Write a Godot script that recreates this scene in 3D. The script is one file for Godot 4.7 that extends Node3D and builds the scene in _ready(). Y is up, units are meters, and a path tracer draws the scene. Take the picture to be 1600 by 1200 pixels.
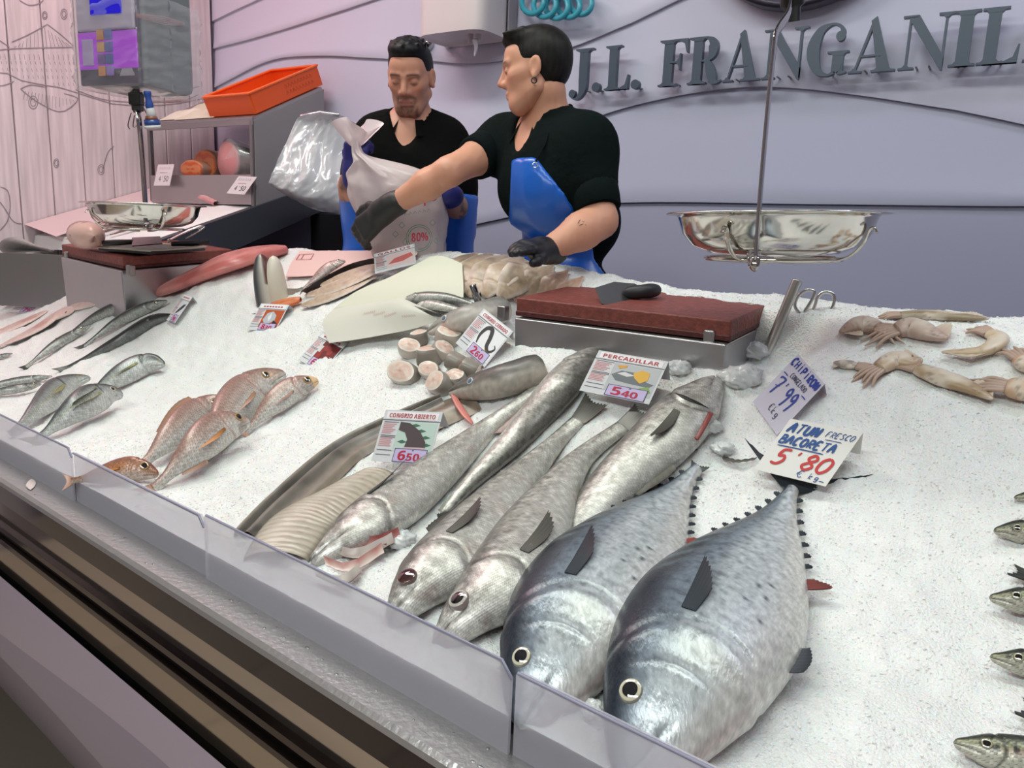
extends Node3D
# Fish counter in a market hall: crushed ice bed with whole fish, two fishmongers behind it.
# World: x along the back wall, y up, z from the back wall (z = 0) towards the customers. Metres.

const EYE := Vector3(0, 1.45, 2.75)
const ROWS := [Vector3(0.84606226, -0.13491187, 0.51573001), Vector3(0.03857324, 0.9804033, 0.19318767), Vector3(-0.53168672, -0.14355541, 0.83468622)]
const FRONT := Vector2(0, 2.174)          # a point on the front edge of the counter (x, z)
const ALONG := Vector2(0.9919, 0.1270)    # along the front edge
const INTO := Vector2(0.1270, -0.9919)    # from the front edge into the counter
var used := {}
var noise := FastNoiseLite.new()
var rng := RandomNumberGenerator.new()
var M := {}

class MB:
	var V := PackedVector3Array()
	var N := PackedVector3Array()
	var C := PackedColorArray()
	var T := PackedVector2Array()
	var I := PackedInt32Array()
	func tri(a: int, b: int, c: int) -> void:
		I.push_back(a); I.push_back(c); I.push_back(b)
	func vert(p: Vector3, n: Vector3, c: Color, t := Vector2.ZERO) -> int:
		V.push_back(p); N.push_back(n); C.push_back(c); T.push_back(t)
		return V.size() - 1
	# raw triangles (counter-clockwise outside) with smooth normals
	func smooth(P: PackedVector3Array, F: PackedInt32Array, cols: PackedColorArray, uvs := PackedVector2Array()) -> void:
		var n := PackedVector3Array(); n.resize(P.size())
		for k in range(0, F.size(), 3):
			var a := P[F[k]]
			var q := (P[F[k + 1]] - a).cross(P[F[k + 2]] - a)
			n[F[k]] += q; n[F[k + 1]] += q; n[F[k + 2]] += q
		var o := V.size()
		for k in P.size():
			vert(P[k], n[k].normalized(), cols[k] if cols.size() > 1 else cols[0], uvs[k] if uvs.size() > 0 else Vector2(P[k].x, P[k].z))
		for k in range(0, F.size(), 3):
			tri(o + F[k], o + F[k + 1], o + F[k + 2])
	# nu x nv points; wrap joins the last column to the first (which is repeated). face: the side an open sheet shows
	func grid(P: PackedVector3Array, nu: int, nv: int, cols: PackedColorArray, uvs := PackedVector2Array(), wrap := false, face := Vector3.ZERO) -> void:
		var F := PackedInt32Array(); F.resize((nu - 1) * (nv - 1) * 6)
		var k := 0
		for i in nu - 1:
			for j in nv - 1:
				var a := i * nv + j
				F[k] = a; F[k + 1] = a + nv; F[k + 2] = a + 1
				F[k + 3] = a + 1; F[k + 4] = a + nv; F[k + 5] = a + nv + 1
				k += 6
		var n := PackedVector3Array(); n.resize(P.size())
		var vol := 0.0
		var total := Vector3.ZERO
		var mid := P[P.size() / 2]
		for m in range(0, F.size(), 3):
			var a := P[F[m]]
			var q := (P[F[m + 1]] - a).cross(P[F[m + 2]] - a)
			n[F[m]] += q; n[F[m + 1]] += q; n[F[m + 2]] += q
			vol += q.dot(a - mid); total += q
		if wrap:
			for i in nu:
				var s := n[i * nv] + n[i * nv + nv - 1]
				n[i * nv] = s; n[i * nv + nv - 1] = s
		var flip := vol < 0.0 if face == Vector3.ZERO else total.dot(face) < 0.0
		var g := -1.0 if flip else 1.0
		var o := V.size()
		for m in P.size():
			vert(P[m], (n[m] * g).normalized(), cols[m] if cols.size() > 1 else cols[0], uvs[m] if uvs.size() > 0 else Vector2.ZERO)
		for m in range(0, F.size(), 3):
			if flip: tri(o + F[m], o + F[m + 2], o + F[m + 1])
			else: tri(o + F[m], o + F[m + 1], o + F[m + 2])
	func tube(path: PackedVector3Array, radii: PackedFloat32Array, sides: int, col: Color, flat := 1.0, up := Vector3.ZERO, cap := true) -> void:
		var n := path.size()
		var P := PackedVector3Array()
		var uv := PackedVector2Array()
		var t := (path[1] - path[0]).normalized()
		var x := up if up != Vector3.ZERO else (Vector3.UP if absf(t.y) < 0.9 else Vector3.RIGHT)
		var rows := 0
		var run := 0.0
		for i in n:
			t = (path[mini(i + 1, n - 1)] - path[maxi(i - 1, 0)]).normalized()
			if i > 0: run += path[i].distance_to(path[i - 1])
			x = (x - t * x.dot(t)).normalized()
			var y := t.cross(x)
			var r := radii[i] if radii.size() > 1 else radii[0]
			var reps := [1.0]
			if cap and i == 0: reps = [0.0, 1.0]
			elif cap and i == n - 1: reps = [1.0, 0.0]
			for k in reps:
				rows += 1
				for j in sides + 1:
					var a := TAU * j / sides
					P.push_back(path[i] + (x * cos(a) * flat + y * sin(a)) * r * k)
					uv.push_back(Vector2(run, a / TAU * r * 6.0))
		grid(P, rows, sides + 1, PackedColorArray([col]), uv, true)
	func lathe(prof: PackedVector2Array, seg: int, xf: Transform3D, col: Color) -> void:
		var P := PackedVector3Array()
		for q in prof:
			for j in seg + 1:
				var a := TAU * j / seg
				P.push_back(xf * Vector3(q.x * cos(a), q.y, q.x * sin(a)))
		grid(P, prof.size(), seg + 1, PackedColorArray([col]), PackedVector2Array(), true)
	# box with rounded edges
	func box(xf: Transform3D, size: Vector3, r: float, col: Color) -> void:
		var h := size * 0.5
		r = minf(r, minf(h.x, minf(h.y, h.z)) * 0.98)
		var inner := h - Vector3(r, r, r)
		var nb := xf.basis.orthonormalized()
		for ax in 3:
			for s in [-1.0, 1.0]:
				var u := (ax + 1) % 3
				var v := (ax + 2) % 3
				var us := [-h[u], -inner[u], inner[u], h[u]]
				var vs := [-h[v], -inner[v], inner[v], h[v]]
				var o := V.size()
				for i in 4:
					for j in 4:
						var p := Vector3.ZERO
						p[ax] = s * h[ax]; p[u] = us[i]; p[v] = vs[j]
						var q := p.clamp(-inner, inner)
						var d := (p - q).normalized()
						if r < 1e-6:
							d = Vector3.ZERO; d[ax] = s
						vert(xf * (q + d * r), (nb * d).normalized(), col, Vector2(p[u], p[v]))
				for i in 3:
					for j in 3:
						var a := o + i * 4 + j
						if s > 0:
							tri(a, a + 4, a + 1); tri(a + 1, a + 4, a + 5)
						else:
							tri(a, a + 1, a + 4); tri(a + 1, a + 5, a + 4)
	# polygon in the xy plane of xf, front face at z = 0, going back by depth
	func poly(pts: PackedVector2Array, depth: float, xf: Transform3D, col: Color) -> void:
		var tr := Geometry2D.triangulate_polygon(pts)
		if tr.is_empty():
			# a pen stroke that crosses itself: lay it as a chain of quads
			for k in pts.size() / 2 - 1:
				poly(PackedVector2Array([pts[k], pts[k + 1], pts[pts.size() - 2 - k], pts[pts.size() - 1 - k]]), depth, xf, col) if pts.size() > 4 else null
			return
		var ar := 0.0
		for k in pts.size(): ar += pts[k].cross(pts[(k + 1) % pts.size()])
		var nz := xf.basis.z.normalized()
		var o := V.size()
		for p in pts: vert(xf * Vector3(p.x, p.y, 0), nz, col, p)
		for p in pts: vert(xf * Vector3(p.x, p.y, -depth), -nz, col, p)
		var m := pts.size()
		for k in range(0, tr.size(), 3):
			var a := tr[k]; var b := tr[k + 1]; var c := tr[k + 2]
			if (pts[b] - pts[a]).cross(pts[c] - pts[a]) < 0.0:
				var w := b; b = c; c = w
			tri(o + a, o + b, o + c); tri(o + m + a, o + m + c, o + m + b)
		for k in m:
			var a := pts[k]; var b := pts[(k + 1) % m]
			if ar < 0.0:
				var w := a; a = b; b = w
			var d := (b - a).normalized()
			var n := (xf.basis.x * d.y - xf.basis.y * d.x).normalized()
			var i0 := vert(xf * Vector3(a.x, a.y, 0), n, col); var i1 := vert(xf * Vector3(b.x, b.y, 0), n, col)
			var i2 := vert(xf * Vector3(b.x, b.y, -depth), n, col); var i3 := vert(xf * Vector3(a.x, a.y, -depth), n, col)
			tri(i0, i3, i1); tri(i1, i3, i2)
	# flat pen stroke along points lying on a surface with normal n
	func ribbon(pts: PackedVector3Array, w: float, n: Vector3, col: Color) -> void:
		var L := PackedVector3Array()
		var c := pts.size()
		for i in c:
			var t := (pts[mini(i + 1, c - 1)] - pts[maxi(i - 1, 0)]).normalized()
			var s := t.cross(n).normalized() * w * 0.5
			var k := 0.6 if i == 0 or i == c - 1 else 1.0
			L.push_back(pts[i] + s * k); L.push_back(pts[i] + n * w * 0.08); L.push_back(pts[i] - s * k)
		grid(L, c, 3, PackedColorArray([col]), PackedVector2Array(), false, n)
	func add(mesh: Mesh, xf: Transform3D, col: Color) -> void:
		for s in mesh.get_surface_count():
			var A := mesh.surface_get_arrays(s)
			var o := V.size()
			var vs: PackedVector3Array = A[Mesh.ARRAY_VERTEX]
			var ns: PackedVector3Array = A[Mesh.ARRAY_NORMAL]
			for k in vs.size(): vert(xf * vs[k], (xf.basis * ns[k]).normalized(), col)
			if A[Mesh.ARRAY_INDEX] != null and A[Mesh.ARRAY_INDEX].size() > 0:
				for k in A[Mesh.ARRAY_INDEX]: I.push_back(o + k)
			else:
				for k in vs.size(): I.push_back(o + k)
	func mesh(shift := Vector3.ZERO) -> ArrayMesh:
		var m := ArrayMesh.new()
		if I.is_empty(): return m
		var A := []
		A.resize(Mesh.ARRAY_MAX)
		var P := V
		if shift != Vector3.ZERO:
			P = V.duplicate()
			for k in P.size(): P[k] -= shift
		A[Mesh.ARRAY_VERTEX] = P; A[Mesh.ARRAY_NORMAL] = N; A[Mesh.ARRAY_COLOR] = C; A[Mesh.ARRAY_TEX_UV] = T; A[Mesh.ARRAY_INDEX] = I
		m.add_surface_from_arrays(Mesh.PRIMITIVE_TRIANGLES, A)
		return m

# ---------------------------------------------------------------- naming and tree
func numbered(called: String, parent: Node) -> String:
	var key := str(parent.get_instance_id()) + called
	var k: int = used.get(key, 0)
	used[key] = k + 1
	return called if k == 0 else "%s_%03d" % [called, k]

func thing(called: String, label: String, category: String, at := Vector3.ZERO, group := "") -> Node3D:
	var o := Node3D.new()
	o.name = numbered(called, self)
	add_child(o, true)
	o.position = at
	o.set_meta("label", label); o.set_meta("category", category)
	if group != "": o.set_meta("group", group)
	return o

# meshes are written in world coordinates and shifted to the thing's base
func part(called: String, b: MB, m: Material, parent: Node3D, label := "") -> MeshInstance3D:
	var o := MeshInstance3D.new()
	o.name = numbered(called, parent)
	var base := Vector3.ZERO
	var p: Node = parent
	while p != self:
		base += p.position; p = p.get_parent()
	o.mesh = b.mesh(base)
	o.material_override = m
	parent.add_child(o, true)
	if label != "": o.set_meta("label", label)
	return o

func struct(called: String, b: MB, m: Material, label := "", category := "") -> MeshInstance3D:
	var o := part(called, b, m, self)
	o.set_meta("kind", "structure")
	if label != "": o.set_meta("label", label)
	if category != "": o.set_meta("category", category)
	return o

# ---------------------------------------------------------------- small maths
func lin(hex: String) -> Color:
	return Color(hex).srgb_to_linear()

func ray(px: float, py: float) -> Vector3:
	var d := Vector3((px - 800.0) / 1202.0, -(py - 600.0) / 1202.0, -1.0)
	return Vector3(ROWS[0].dot(d), ROWS[1].dot(d), ROWS[2].dot(d)).normalized()

func far(px: float, py: float, t: float) -> Vector3:
	return EYE + ray(px, py) * t

func on_plane(px: float, py: float, axis: int, val: float) -> Vector3:
	var r := ray(px, py)
	return EYE + r * ((val - EYE[axis]) / r[axis])

const BED := [[-0.3, 0.935], [0.0, 0.945], [0.3, 0.985], [0.48, 1.045], [0.62, 1.125], [0.74, 1.2], [0.86, 1.26], [0.96, 1.31], [1.06, 1.335], [1.4, 1.345]]
func bed_sv(s: float, v: float) -> float:
	var y := 0.0
	for k in BED.size() - 1:
		if v <= BED[k + 1][0] or k == BED.size() - 2:
			var a: float = (v - BED[k][0]) / (BED[k + 1][0] - BED[k][0])
			y = lerpf(BED[k][1], BED[k + 1][1], clampf(a, 0, 1))
			break
	# heaps towards the back
	y += 0.055 * exp(-pow((s + 1.35) / 0.38, 2) - pow((v - 0.98) / 0.22, 2))
	y += 0.03 * exp(-pow((s + 2.1) / 0.5, 2) - pow((v - 1.0) / 0.25, 2))
	y += 0.03 * exp(-pow((s + 0.72) / 0.2, 2) - pow((v - 0.64) / 0.09, 2))
	y += 0.07 * exp(-pow((s + 2.72) / 0.26, 2) - pow((v - 0.62) / 0.16, 2))
	y += 0.065 * exp(-pow((s + 2.22) / 0.16, 2) - pow((v - 0.74) / 0.15, 2))
	# hollows that hold the two board stands
	for h in [[-1.08, -0.42, 0.72, 0.93, 1.215], [-3.0, -2.42, 0.74, 1.1, 1.23]]:
		var w := smoothstep(h[0] - 0.07, h[0] + 0.03, s) * smoothstep(h[1] + 0.07, h[1] - 0.03, s) * smoothstep(h[2] - 0.05, h[2] + 0.04, v) * smoothstep(h[3] + 0.05, h[3] - 0.02, v)
		y = lerpf(y, minf(y, h[4]), w)
	return y

func bed(x: float, z: float) -> float:
	var p := Vector2(x, z) - FRONT
	return bed_sv(p.dot(ALONG), p.dot(INTO))

func bed_at(s: float, v: float, up := 0.0) -> Vector3:
	var p := FRONT + ALONG * s + INTO * v
	return Vector3(p.x, bed_sv(s, v) + up, p.y)

func bed_normal(p: Vector3) -> Vector3:
	var e := 0.03
	return Vector3(bed(p.x - e, p.z) - bed(p.x + e, p.z), 2 * e, bed(p.x, p.z - e) - bed(p.x, p.z + e)).normalized()

# the place on the ice bed that lies in a given direction from the photographer
func spot(px: float, py: float, up := 0.0) -> Vector3:
	var r := ray(px, py)
	var t := 0.6
	while t < 6.0:
		var p := EYE + r * t
		if p.y < bed(p.x, p.z) + up:
			for k in 8:
				t += (0.01 if p.y > bed(p.x, p.z) + up else -0.01) / (1 << k)
				p = EYE + r * t
			return p
		t += 0.01
	return EYE + r * 2.5

func wing_y(z: float) -> float:
	return 1.371 + 0.3185 * (0.946 - z)

func wing_spot(px: float, py: float, up := 0.0) -> Vector3:
	var r := ray(px, py)
	var t := (1.371 + 0.3185 * 0.946 + up - EYE.y - 0.3185 * EYE.z) / (r.y + 0.3185 * r.z)
	return EYE + r * t

func spline(p: Array, u: float) -> Variant:
	var n := p.size() - 1
	var f := clampf(u, 0, 1) * n
	var i := mini(int(f), n - 1)
	var w := f - i
	var a = p[maxi(i - 1, 0)]; var b = p[i]; var c = p[i + 1]; var d = p[mini(i + 2, n)]
	return (b * 2.0 + (c - a) * w + (a * 2.0 - b * 5.0 + c * 4.0 - d) * w * w + (b * 3.0 - a - c * 3.0 + d) * w * w * w) * 0.5

func curve(p: Array, n: int) -> PackedVector3Array:
	var o := PackedVector3Array()
	for i in n: o.push_back(spline(p, float(i) / (n - 1)))
	return o

# rows [u, a, b, c] read as a smooth curve at u
func profile(rows: Array, u: float) -> Vector3:
	var n := rows.size()
	var i := 0
	while i < n - 2 and u > rows[i + 1][0]: i += 1
	var r0: Array = rows[i]; var r1: Array = rows[i + 1]
	var w: float = clampf((u - r0[0]) / (r1[0] - r0[0]), 0, 1)
	var o := Vector3.ZERO
	for k in 3:
		var h: float = r1[0] - r0[0]
		var m0: float = (r1[k + 1] - rows[maxi(i - 1, 0)][k + 1]) / (r1[0] - rows[maxi(i - 1, 0)][0]) * h
		var nx: Array = rows[mini(i + 2, n - 1)]
		var m1: float = (nx[k + 1] - r0[k + 1]) / (nx[0] - r0[0]) * h
		if i == 0: m0 = (r1[k + 1] - r0[k + 1]) * 2.2
		var w2 := w * w; var w3 := w2 * w
		o[k] = maxf((2 * w3 - 3 * w2 + 1) * r0[k + 1] + (w3 - 2 * w2 + w) * m0 + (3 * w2 - 2 * w3) * r1[k + 1] + (w3 - w2) * m1, 0.0)
	return o

func nf(x: float, y: float, z := 0.0) -> float:   # five times finer
	return noise.get_noise_3d(x * 5.0, y * 5.0, z * 5.0)

func ns(x: float, y: float, z := 0.0) -> float:
	return noise.get_noise_3d(x, y, z)

func bump(x: float, w: float) -> float:
	return exp(-x * x / (w * w))

func sm(a: float, b: float, x: float) -> float:
	return smoothstep(a, b, x)

# ---------------------------------------------------------------- materials
func mat(rough: float, metal := 0.0, spec := 0.5) -> StandardMaterial3D:
	var m := StandardMaterial3D.new()
	m.vertex_color_use_as_albedo = true
	m.roughness = rough; m.metallic = metal; m.metallic_specular = spec
	m.cull_mode = BaseMaterial3D.CULL_DISABLED
	return m

func noise_tex(freq: float, octaves: int, size: int, normal := false, strength := 4.0, kind := FastNoiseLite.TYPE_SIMPLEX_SMOOTH, lo := 0.0) -> NoiseTexture2D:
	var f := FastNoiseLite.new()
	f.seed = 11; f.frequency = freq; f.fractal_octaves = octaves; f.noise_type = kind
	var t := NoiseTexture2D.new()
	t.width = size; t.height = size; t.seamless = true; t.noise = f
	if normal:
		t.as_normal_map = true; t.bump_strength = strength
	elif lo > 0.0:
		var g := Gradient.new()
		g.set_color(0, Color(lo, lo, lo)); g.set_color(1, Color(1, 1, 1))
		t.color_ramp = g
	return t

# overlapping fish scales: [brightness, height] per pixel of a tile of rows
func scale_images() -> Array:
	var n := 256
	var hgt := Image.create(n, n, false, Image.FORMAT_RGBA8)
	var alb := Image.create(n, n, false, Image.FORMAT_RGBA8)
	for y in n:
		for x in n:
			var best := 0.0
			var shade := 1.0
			# scales of 32 x 16 pixels, alternate rows shifted
			for k in 3:
				var row := int(floor(y / 16.0)) - k
				var off := 16.0 if posmod(row, 2) == 1 else 0.0
				var cx: float = (floor((x - off) / 32.0) + 0.5) * 32.0 + off
				var d := Vector2((x - cx) / 17.0, (y - row * 16.0) / 27.0)
				if d.length() < 1.0 and (y - row * 16.0) >= 0:
					best = d.length()
					var id := posmod(int(cx / 16.0) + row * 7, 11)
					shade = 0.86 + 0.012 * id - 0.34 * sm(0.78, 1.0, best)
					break
			hgt.set_pixel(x, y, Color(1 - best * best, 1 - best * best, 1 - best * best))
			alb.set_pixel(x, y, Color(shade, shade, shade))
	hgt.bump_map_to_normal_map(2.5)
	return [ImageTexture.create_from_image(alb), ImageTexture.create_from_image(hgt)]

func fish_mat(rough: float, metal: float, tile: float, nrm: float, sc: Array) -> StandardMaterial3D:
	var m := mat(rough, metal, 0.5)
	m.albedo_texture = sc[0]
	m.normal_enabled = true; m.normal_texture = sc[1]; m.normal_scale = nrm
	m.uv1_scale = Vector3(tile, tile, 1)
	m.clearcoat_enabled = true; m.clearcoat = 0.35; m.clearcoat_roughness = 0.25
	return m

func make_materials() -> void:
	var sc := scale_images()
	M.tuna = fish_mat(0.34, 0.32, 1.0, 0.2, [noise_tex(0.03, 4, 512, false, 0, FastNoiseLite.TYPE_SIMPLEX_SMOOTH, 0.84), noise_tex(0.05, 4, 512, true, 5.0)])
	M.tuna.uv1_scale = Vector3(9, 5, 1)
	M.fish = fish_mat(0.34, 0.15, 20.0, 0.5, sc)
	M.hake = fish_mat(0.34, 0.25, 32.0, 0.5, sc)
	M.bream = fish_mat(0.34, 0.12, 16.0, 0.5, sc)
	M.smooth_fish = mat(0.42, 0.0)
	M.smooth_fish.clearcoat_enabled = true; M.smooth_fish.clearcoat = 0.3; M.smooth_fish.clearcoat_roughness = 0.3
	M.fin = mat(0.35, 0.1); M.fin.backlight_enabled = true; M.fin.backlight = Color(0.3, 0.3, 0.3)
	M.eye = mat(0.06, 0.0, 0.7); M.eye.clearcoat_enabled = true; M.eye.clearcoat = 1.0; M.eye.clearcoat_roughness = 0.03
	M.flesh = mat(0.32, 0.0)
	M.flesh.subsurf_scatter_enabled = true; M.flesh.subsurf_scatter_strength = 0.15
	var nt := noise_tex(0.03, 4, 512, true, 6.0)
	M.ice = mat(0.45, 0.0, 0.6)
	M.ice.normal_enabled = true; M.ice.normal_texture = noise_tex(0.06, 4, 512, true, 9.0)
	M.ice.uv1_triplanar = true; M.ice.uv1_world_triplanar = true; M.ice.uv1_scale = Vector3(7, 7, 7); M.ice.normal_scale = 0.85
	M.ice.subsurf_scatter_enabled = true; M.ice.subsurf_scatter_strength = 0.35
	M.crystal = mat(0.4, 0.0, 0.5); M.crystal.backlight_enabled = true; M.crystal.backlight = Color(0.7, 0.7, 0.7)
	M.lump = mat(0.2, 0.0, 0.6); M.lump.backlight_enabled = true; M.lump.backlight = Color(0.7, 0.7, 0.7)
	M.steel = mat(0.28, 0.92)
	M.steel.roughness_texture = noise_tex(0.01, 3, 512, false, 0, FastNoiseLite.TYPE_SIMPLEX_SMOOTH, 0.85)
	M.steel.roughness = 0.34
	M.steel.uv1_triplanar = true; M.steel.uv1_scale = Vector3(2, 2, 2)
	M.wet_steel = mat(0.32, 0.7)
	M.wet_steel.normal_enabled = true; M.wet_steel.normal_texture = nt; M.wet_steel.normal_scale = 0.25
	M.wet_steel.uv1_triplanar = true; M.wet_steel.uv1_world_triplanar = true; M.wet_steel.uv1_scale = Vector3(5, 5, 5)
	M.mirror = mat(0.1, 0.95)
	M.chrome = mat(0.12, 1.0)
	M.paint = mat(0.5)
	M.satin = mat(0.35)
	M.matt = mat(0.85)
	M.wall = mat(0.42, 0.0, 0.4)
	M.wood = mat(0.5)
	M.wood.albedo_texture = noise_tex(0.012, 4, 512, false, 0, FastNoiseLite.TYPE_SIMPLEX_SMOOTH, 0.86)
	M.wood.uv1_triplanar = true; M.wood.uv1_world_triplanar = true; M.wood.uv1_scale = Vector3(3, 0.35, 5)
	M.board = mat(0.5)
	M.board.normal_enabled = true; M.board.normal_texture = noise_tex(0.04, 4, 512, true, 5.0); M.board.normal_scale = 0.5
	M.board.albedo_texture = noise_tex(0.02, 4, 512, false, 0, FastNoiseLite.TYPE_SIMPLEX_SMOOTH, 0.75)
	M.board.uv1_triplanar = true; M.board.uv1_scale = Vector3(4, 4, 4)
	M.paper = mat(0.6); M.paper.backlight_enabled = true; M.paper.backlight = Color(0.35, 0.35, 0.35)
	M.ink = mat(0.5)
	M.skin = mat(0.5); M.skin.subsurf_scatter_enabled = true; M.skin.subsurf_scatter_strength = 0.12
	M.hair = mat(0.5, 0.0, 0.35)
	M.cloth = mat(0.9, 0.0, 0.2)
	M.cloth.normal_enabled = true; M.cloth.normal_texture = noise_tex(0.02, 3, 256, true, 5.0); M.cloth.normal_scale = 0.5
	M.cloth.uv1_triplanar = true; M.cloth.uv1_scale = Vector3(6, 6, 6)
	M.vinyl = mat(0.28)
	M.rubber = mat(0.5)
	M.acrylic = mat(0.3); M.acrylic.transparency = BaseMaterial3D.TRANSPARENCY_ALPHA
	M.acrylic.albedo_color = Color(1, 1, 1, 0.5); M.acrylic.backlight_enabled = true; M.acrylic.backlight = Color(1, 1, 1)
	M.film = mat(0.12); M.film.transparency = BaseMaterial3D.TRANSPARENCY_ALPHA; M.film.albedo_color = Color(1, 1, 1, 0.16)
	M.bag = mat(0.25); M.bag.backlight_enabled = true; M.bag.backlight = Color(0.6, 0.6, 0.6)
	M.clear_bag = mat(0.16, 0.1); M.clear_bag.transparency = BaseMaterial3D.TRANSPARENCY_ALPHA; M.clear_bag.albedo_color = Color(1, 1, 1, 0.62)
	M.screen = mat(0.2); M.screen.emission_enabled = true; M.screen.emission = Color(0.1, 0.06, 0.75); M.screen.emission_energy_multiplier = 0.5

# ---------------------------------------------------------------- camera, lamps, exposure
func set_stage() -> void:
	var cam := Camera3D.new()
	cam.name = "camera"
	cam.transform = Transform3D(Basis(Vector3(ROWS[0].x, ROWS[1].x, ROWS[2].x), Vector3(ROWS[0].y, ROWS[1].y, ROWS[2].y), Vector3(ROWS[0].z, ROWS[1].z, ROWS[2].z)), EYE)
	cam.fov = rad_to_deg(2.0 * atan(600.0 / 1202.0))
	cam.near = 0.05; cam.far = 60.0
	add_child(cam)
	cam.current = true
	var env := Environment.new()
	env.background_mode = Environment.BG_COLOR
	env.background_color = Color(0.5, 0.5, 0.55)
	env.ambient_light_source = Environment.AMBIENT_SOURCE_DISABLED
	env.tonemap_mode = Environment.TONE_MAPPER_LINEAR
	env.tonemap_exposure = 1.08
	env.sdfgi_enabled = true; env.ssao_enabled = true; env.ssil_enabled = true
	var we := WorldEnvironment.new()
	we.name = "environment"; we.environment = env
	add_child(we)
	# ceiling panels over the counter: [x, z, width, depth, energy, colour]
	var lamps := [
		[-0.2, 1.75, 1.5, 0.3, 1.3, Color(0.96, 1.0, 0.95), "white ceiling light panel above the tuna end of the ice bed"],
		[-2.0, 1.55, 1.5, 0.3, 2.5, Color(0.98, 1.0, 0.96), "white ceiling light panel above the sea bass end of the ice bed"],
		[-3.0, 1.15, 0.8, 0.3, 1.0, Color(1.0, 0.74, 0.78), "pink ceiling light panel above the sloping side bed by the planks"],
		[-0.8, 4.2, 2.6, 0.6, 6.6, Color(0.97, 1.0, 0.99), "long white ceiling light panel over the aisle in front of the counter"],
		[0.9, 0.9, 1.2, 0.3, 1.2, Color(0.92, 0.94, 1.0), "cool ceiling light panel near the lettered wall"]]
	for a in lamps:
		var t := thing("ceiling_lamp", a[6], "ceiling lamp", Vector3(a[0], 3.4, a[1]))
		var f := MB.new()
		f.box(Transform3D(Basis(), Vector3(a[0], 3.37, a[1])), Vector3(a[2] + 0.06, 0.06, a[3] + 0.06), 0.01, lin("d8d8d8"))
		part("frame", f, M.paint, t)
		var g := MB.new()
		g.box(Transform3D(Basis(), Vector3(a[0], 3.338, a[1])), Vector3(a[2], 0.012, a[3]), 0.003, Color.WHITE)
		var gm := mat(0.5)
		gm.emission_enabled = true; gm.emission = a[5]; gm.emission_energy_multiplier = 2.0
		part("diffuser", g, gm, t)
		var l := AreaLight3D.new()
		l.area_size = Vector2(a[2], a[3])
		l.light_color = a[5]; l.light_energy = a[4]
		l.shadow_enabled = true
		l.set("area_range", 12.0); l.set("area_attenuation", 2.0)
		l.rotation = Vector3(-PI / 2, 0, 0)
		l.position = Vector3(0, -0.075, 0)
		l.name = "lamp_light"
		t.add_child(l)

func wall_y(px: float, py: float) -> Vector2:
	var p := on_plane(px, py, 2, 0.0)
	return Vector2(p.x, p.y)

func build_room() -> void:
	# shell: x -3.72..3.2, z -0.2..6.2, y 0..3.5
	var b := MB.new()
	b.box(Transform3D(Basis(), Vector3(-0.25, -0.1, 3.0)), Vector3(7.5, 0.2, 7.0), 0.0, lin("6f665d"))
	var floor_ := struct("floor", b, M.satin)
	for i in 11:
		for j in 7:
			var q := MB.new()
			var k := 0.9 + 0.1 * ns(i * 37.0, j * 53.0)
			q.box(Transform3D(Basis(), Vector3(-3.4 + i * 0.6, 0.004, 2.4 + j * 0.6)), Vector3(0.594, 0.012, 0.594), 0.003, lin("b9ab9a") * k)
			part("tile", q, M.satin, floor_)
	b = MB.new()
	b.box(Transform3D(Basis(), Vector3(-0.25, 3.55, 3.0)), Vector3(7.5, 0.1, 7.0), 0.0, lin("d9d6d8"))
	struct("ceiling", b, M.matt)
	b = MB.new(); b.box(Transform3D(Basis(), Vector3(3.3, 1.75, 3.0)), Vector3(0.2, 3.5, 7.0), 0.0, lin("b9b4bd"))
	struct("wall_right", b, M.matt)
	b = MB.new(); b.box(Transform3D(Basis(), Vector3(-0.25, 1.75, 6.4)), Vector3(7.5, 3.5, 0.2), 0.0, lin("a8a09c"))
	struct("wall_rear", b, M.matt)
	b = MB.new(); b.box(Transform3D(Basis(), Vector3(-0.8, 0.1, 0.75)), Vector3(5.6, 0.2, 1.5), 0.01, lin("5a5c60"))
	struct("floor_platform", b, M.matt)
	build_wave_wall()
	build_plank_wall()

func edge_y(pts: Array, x: float) -> float:
	if x <= pts[0].x:
		return pts[0].y + (x - pts[0].x) * clampf((pts[1].y - pts[0].y) / (pts[1].x - pts[0].x), -0.4, 0.4)
	for k in pts.size() - 1:
		if x <= pts[k + 1].x:
			var a: Vector2 = pts[maxi(k - 1, 0)]; var b: Vector2 = pts[k]; var c: Vector2 = pts[k + 1]; var d: Vector2 = pts[mini(k + 2, pts.size() - 1)]
			var w := (x - b.x) / (c.x - b.x)
			return b.cubic_interpolate(c, a, d, w).y
	var e: Vector2 = pts[pts.size() - 1]
	return e.y - (x - e.x) * 0.05

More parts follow.
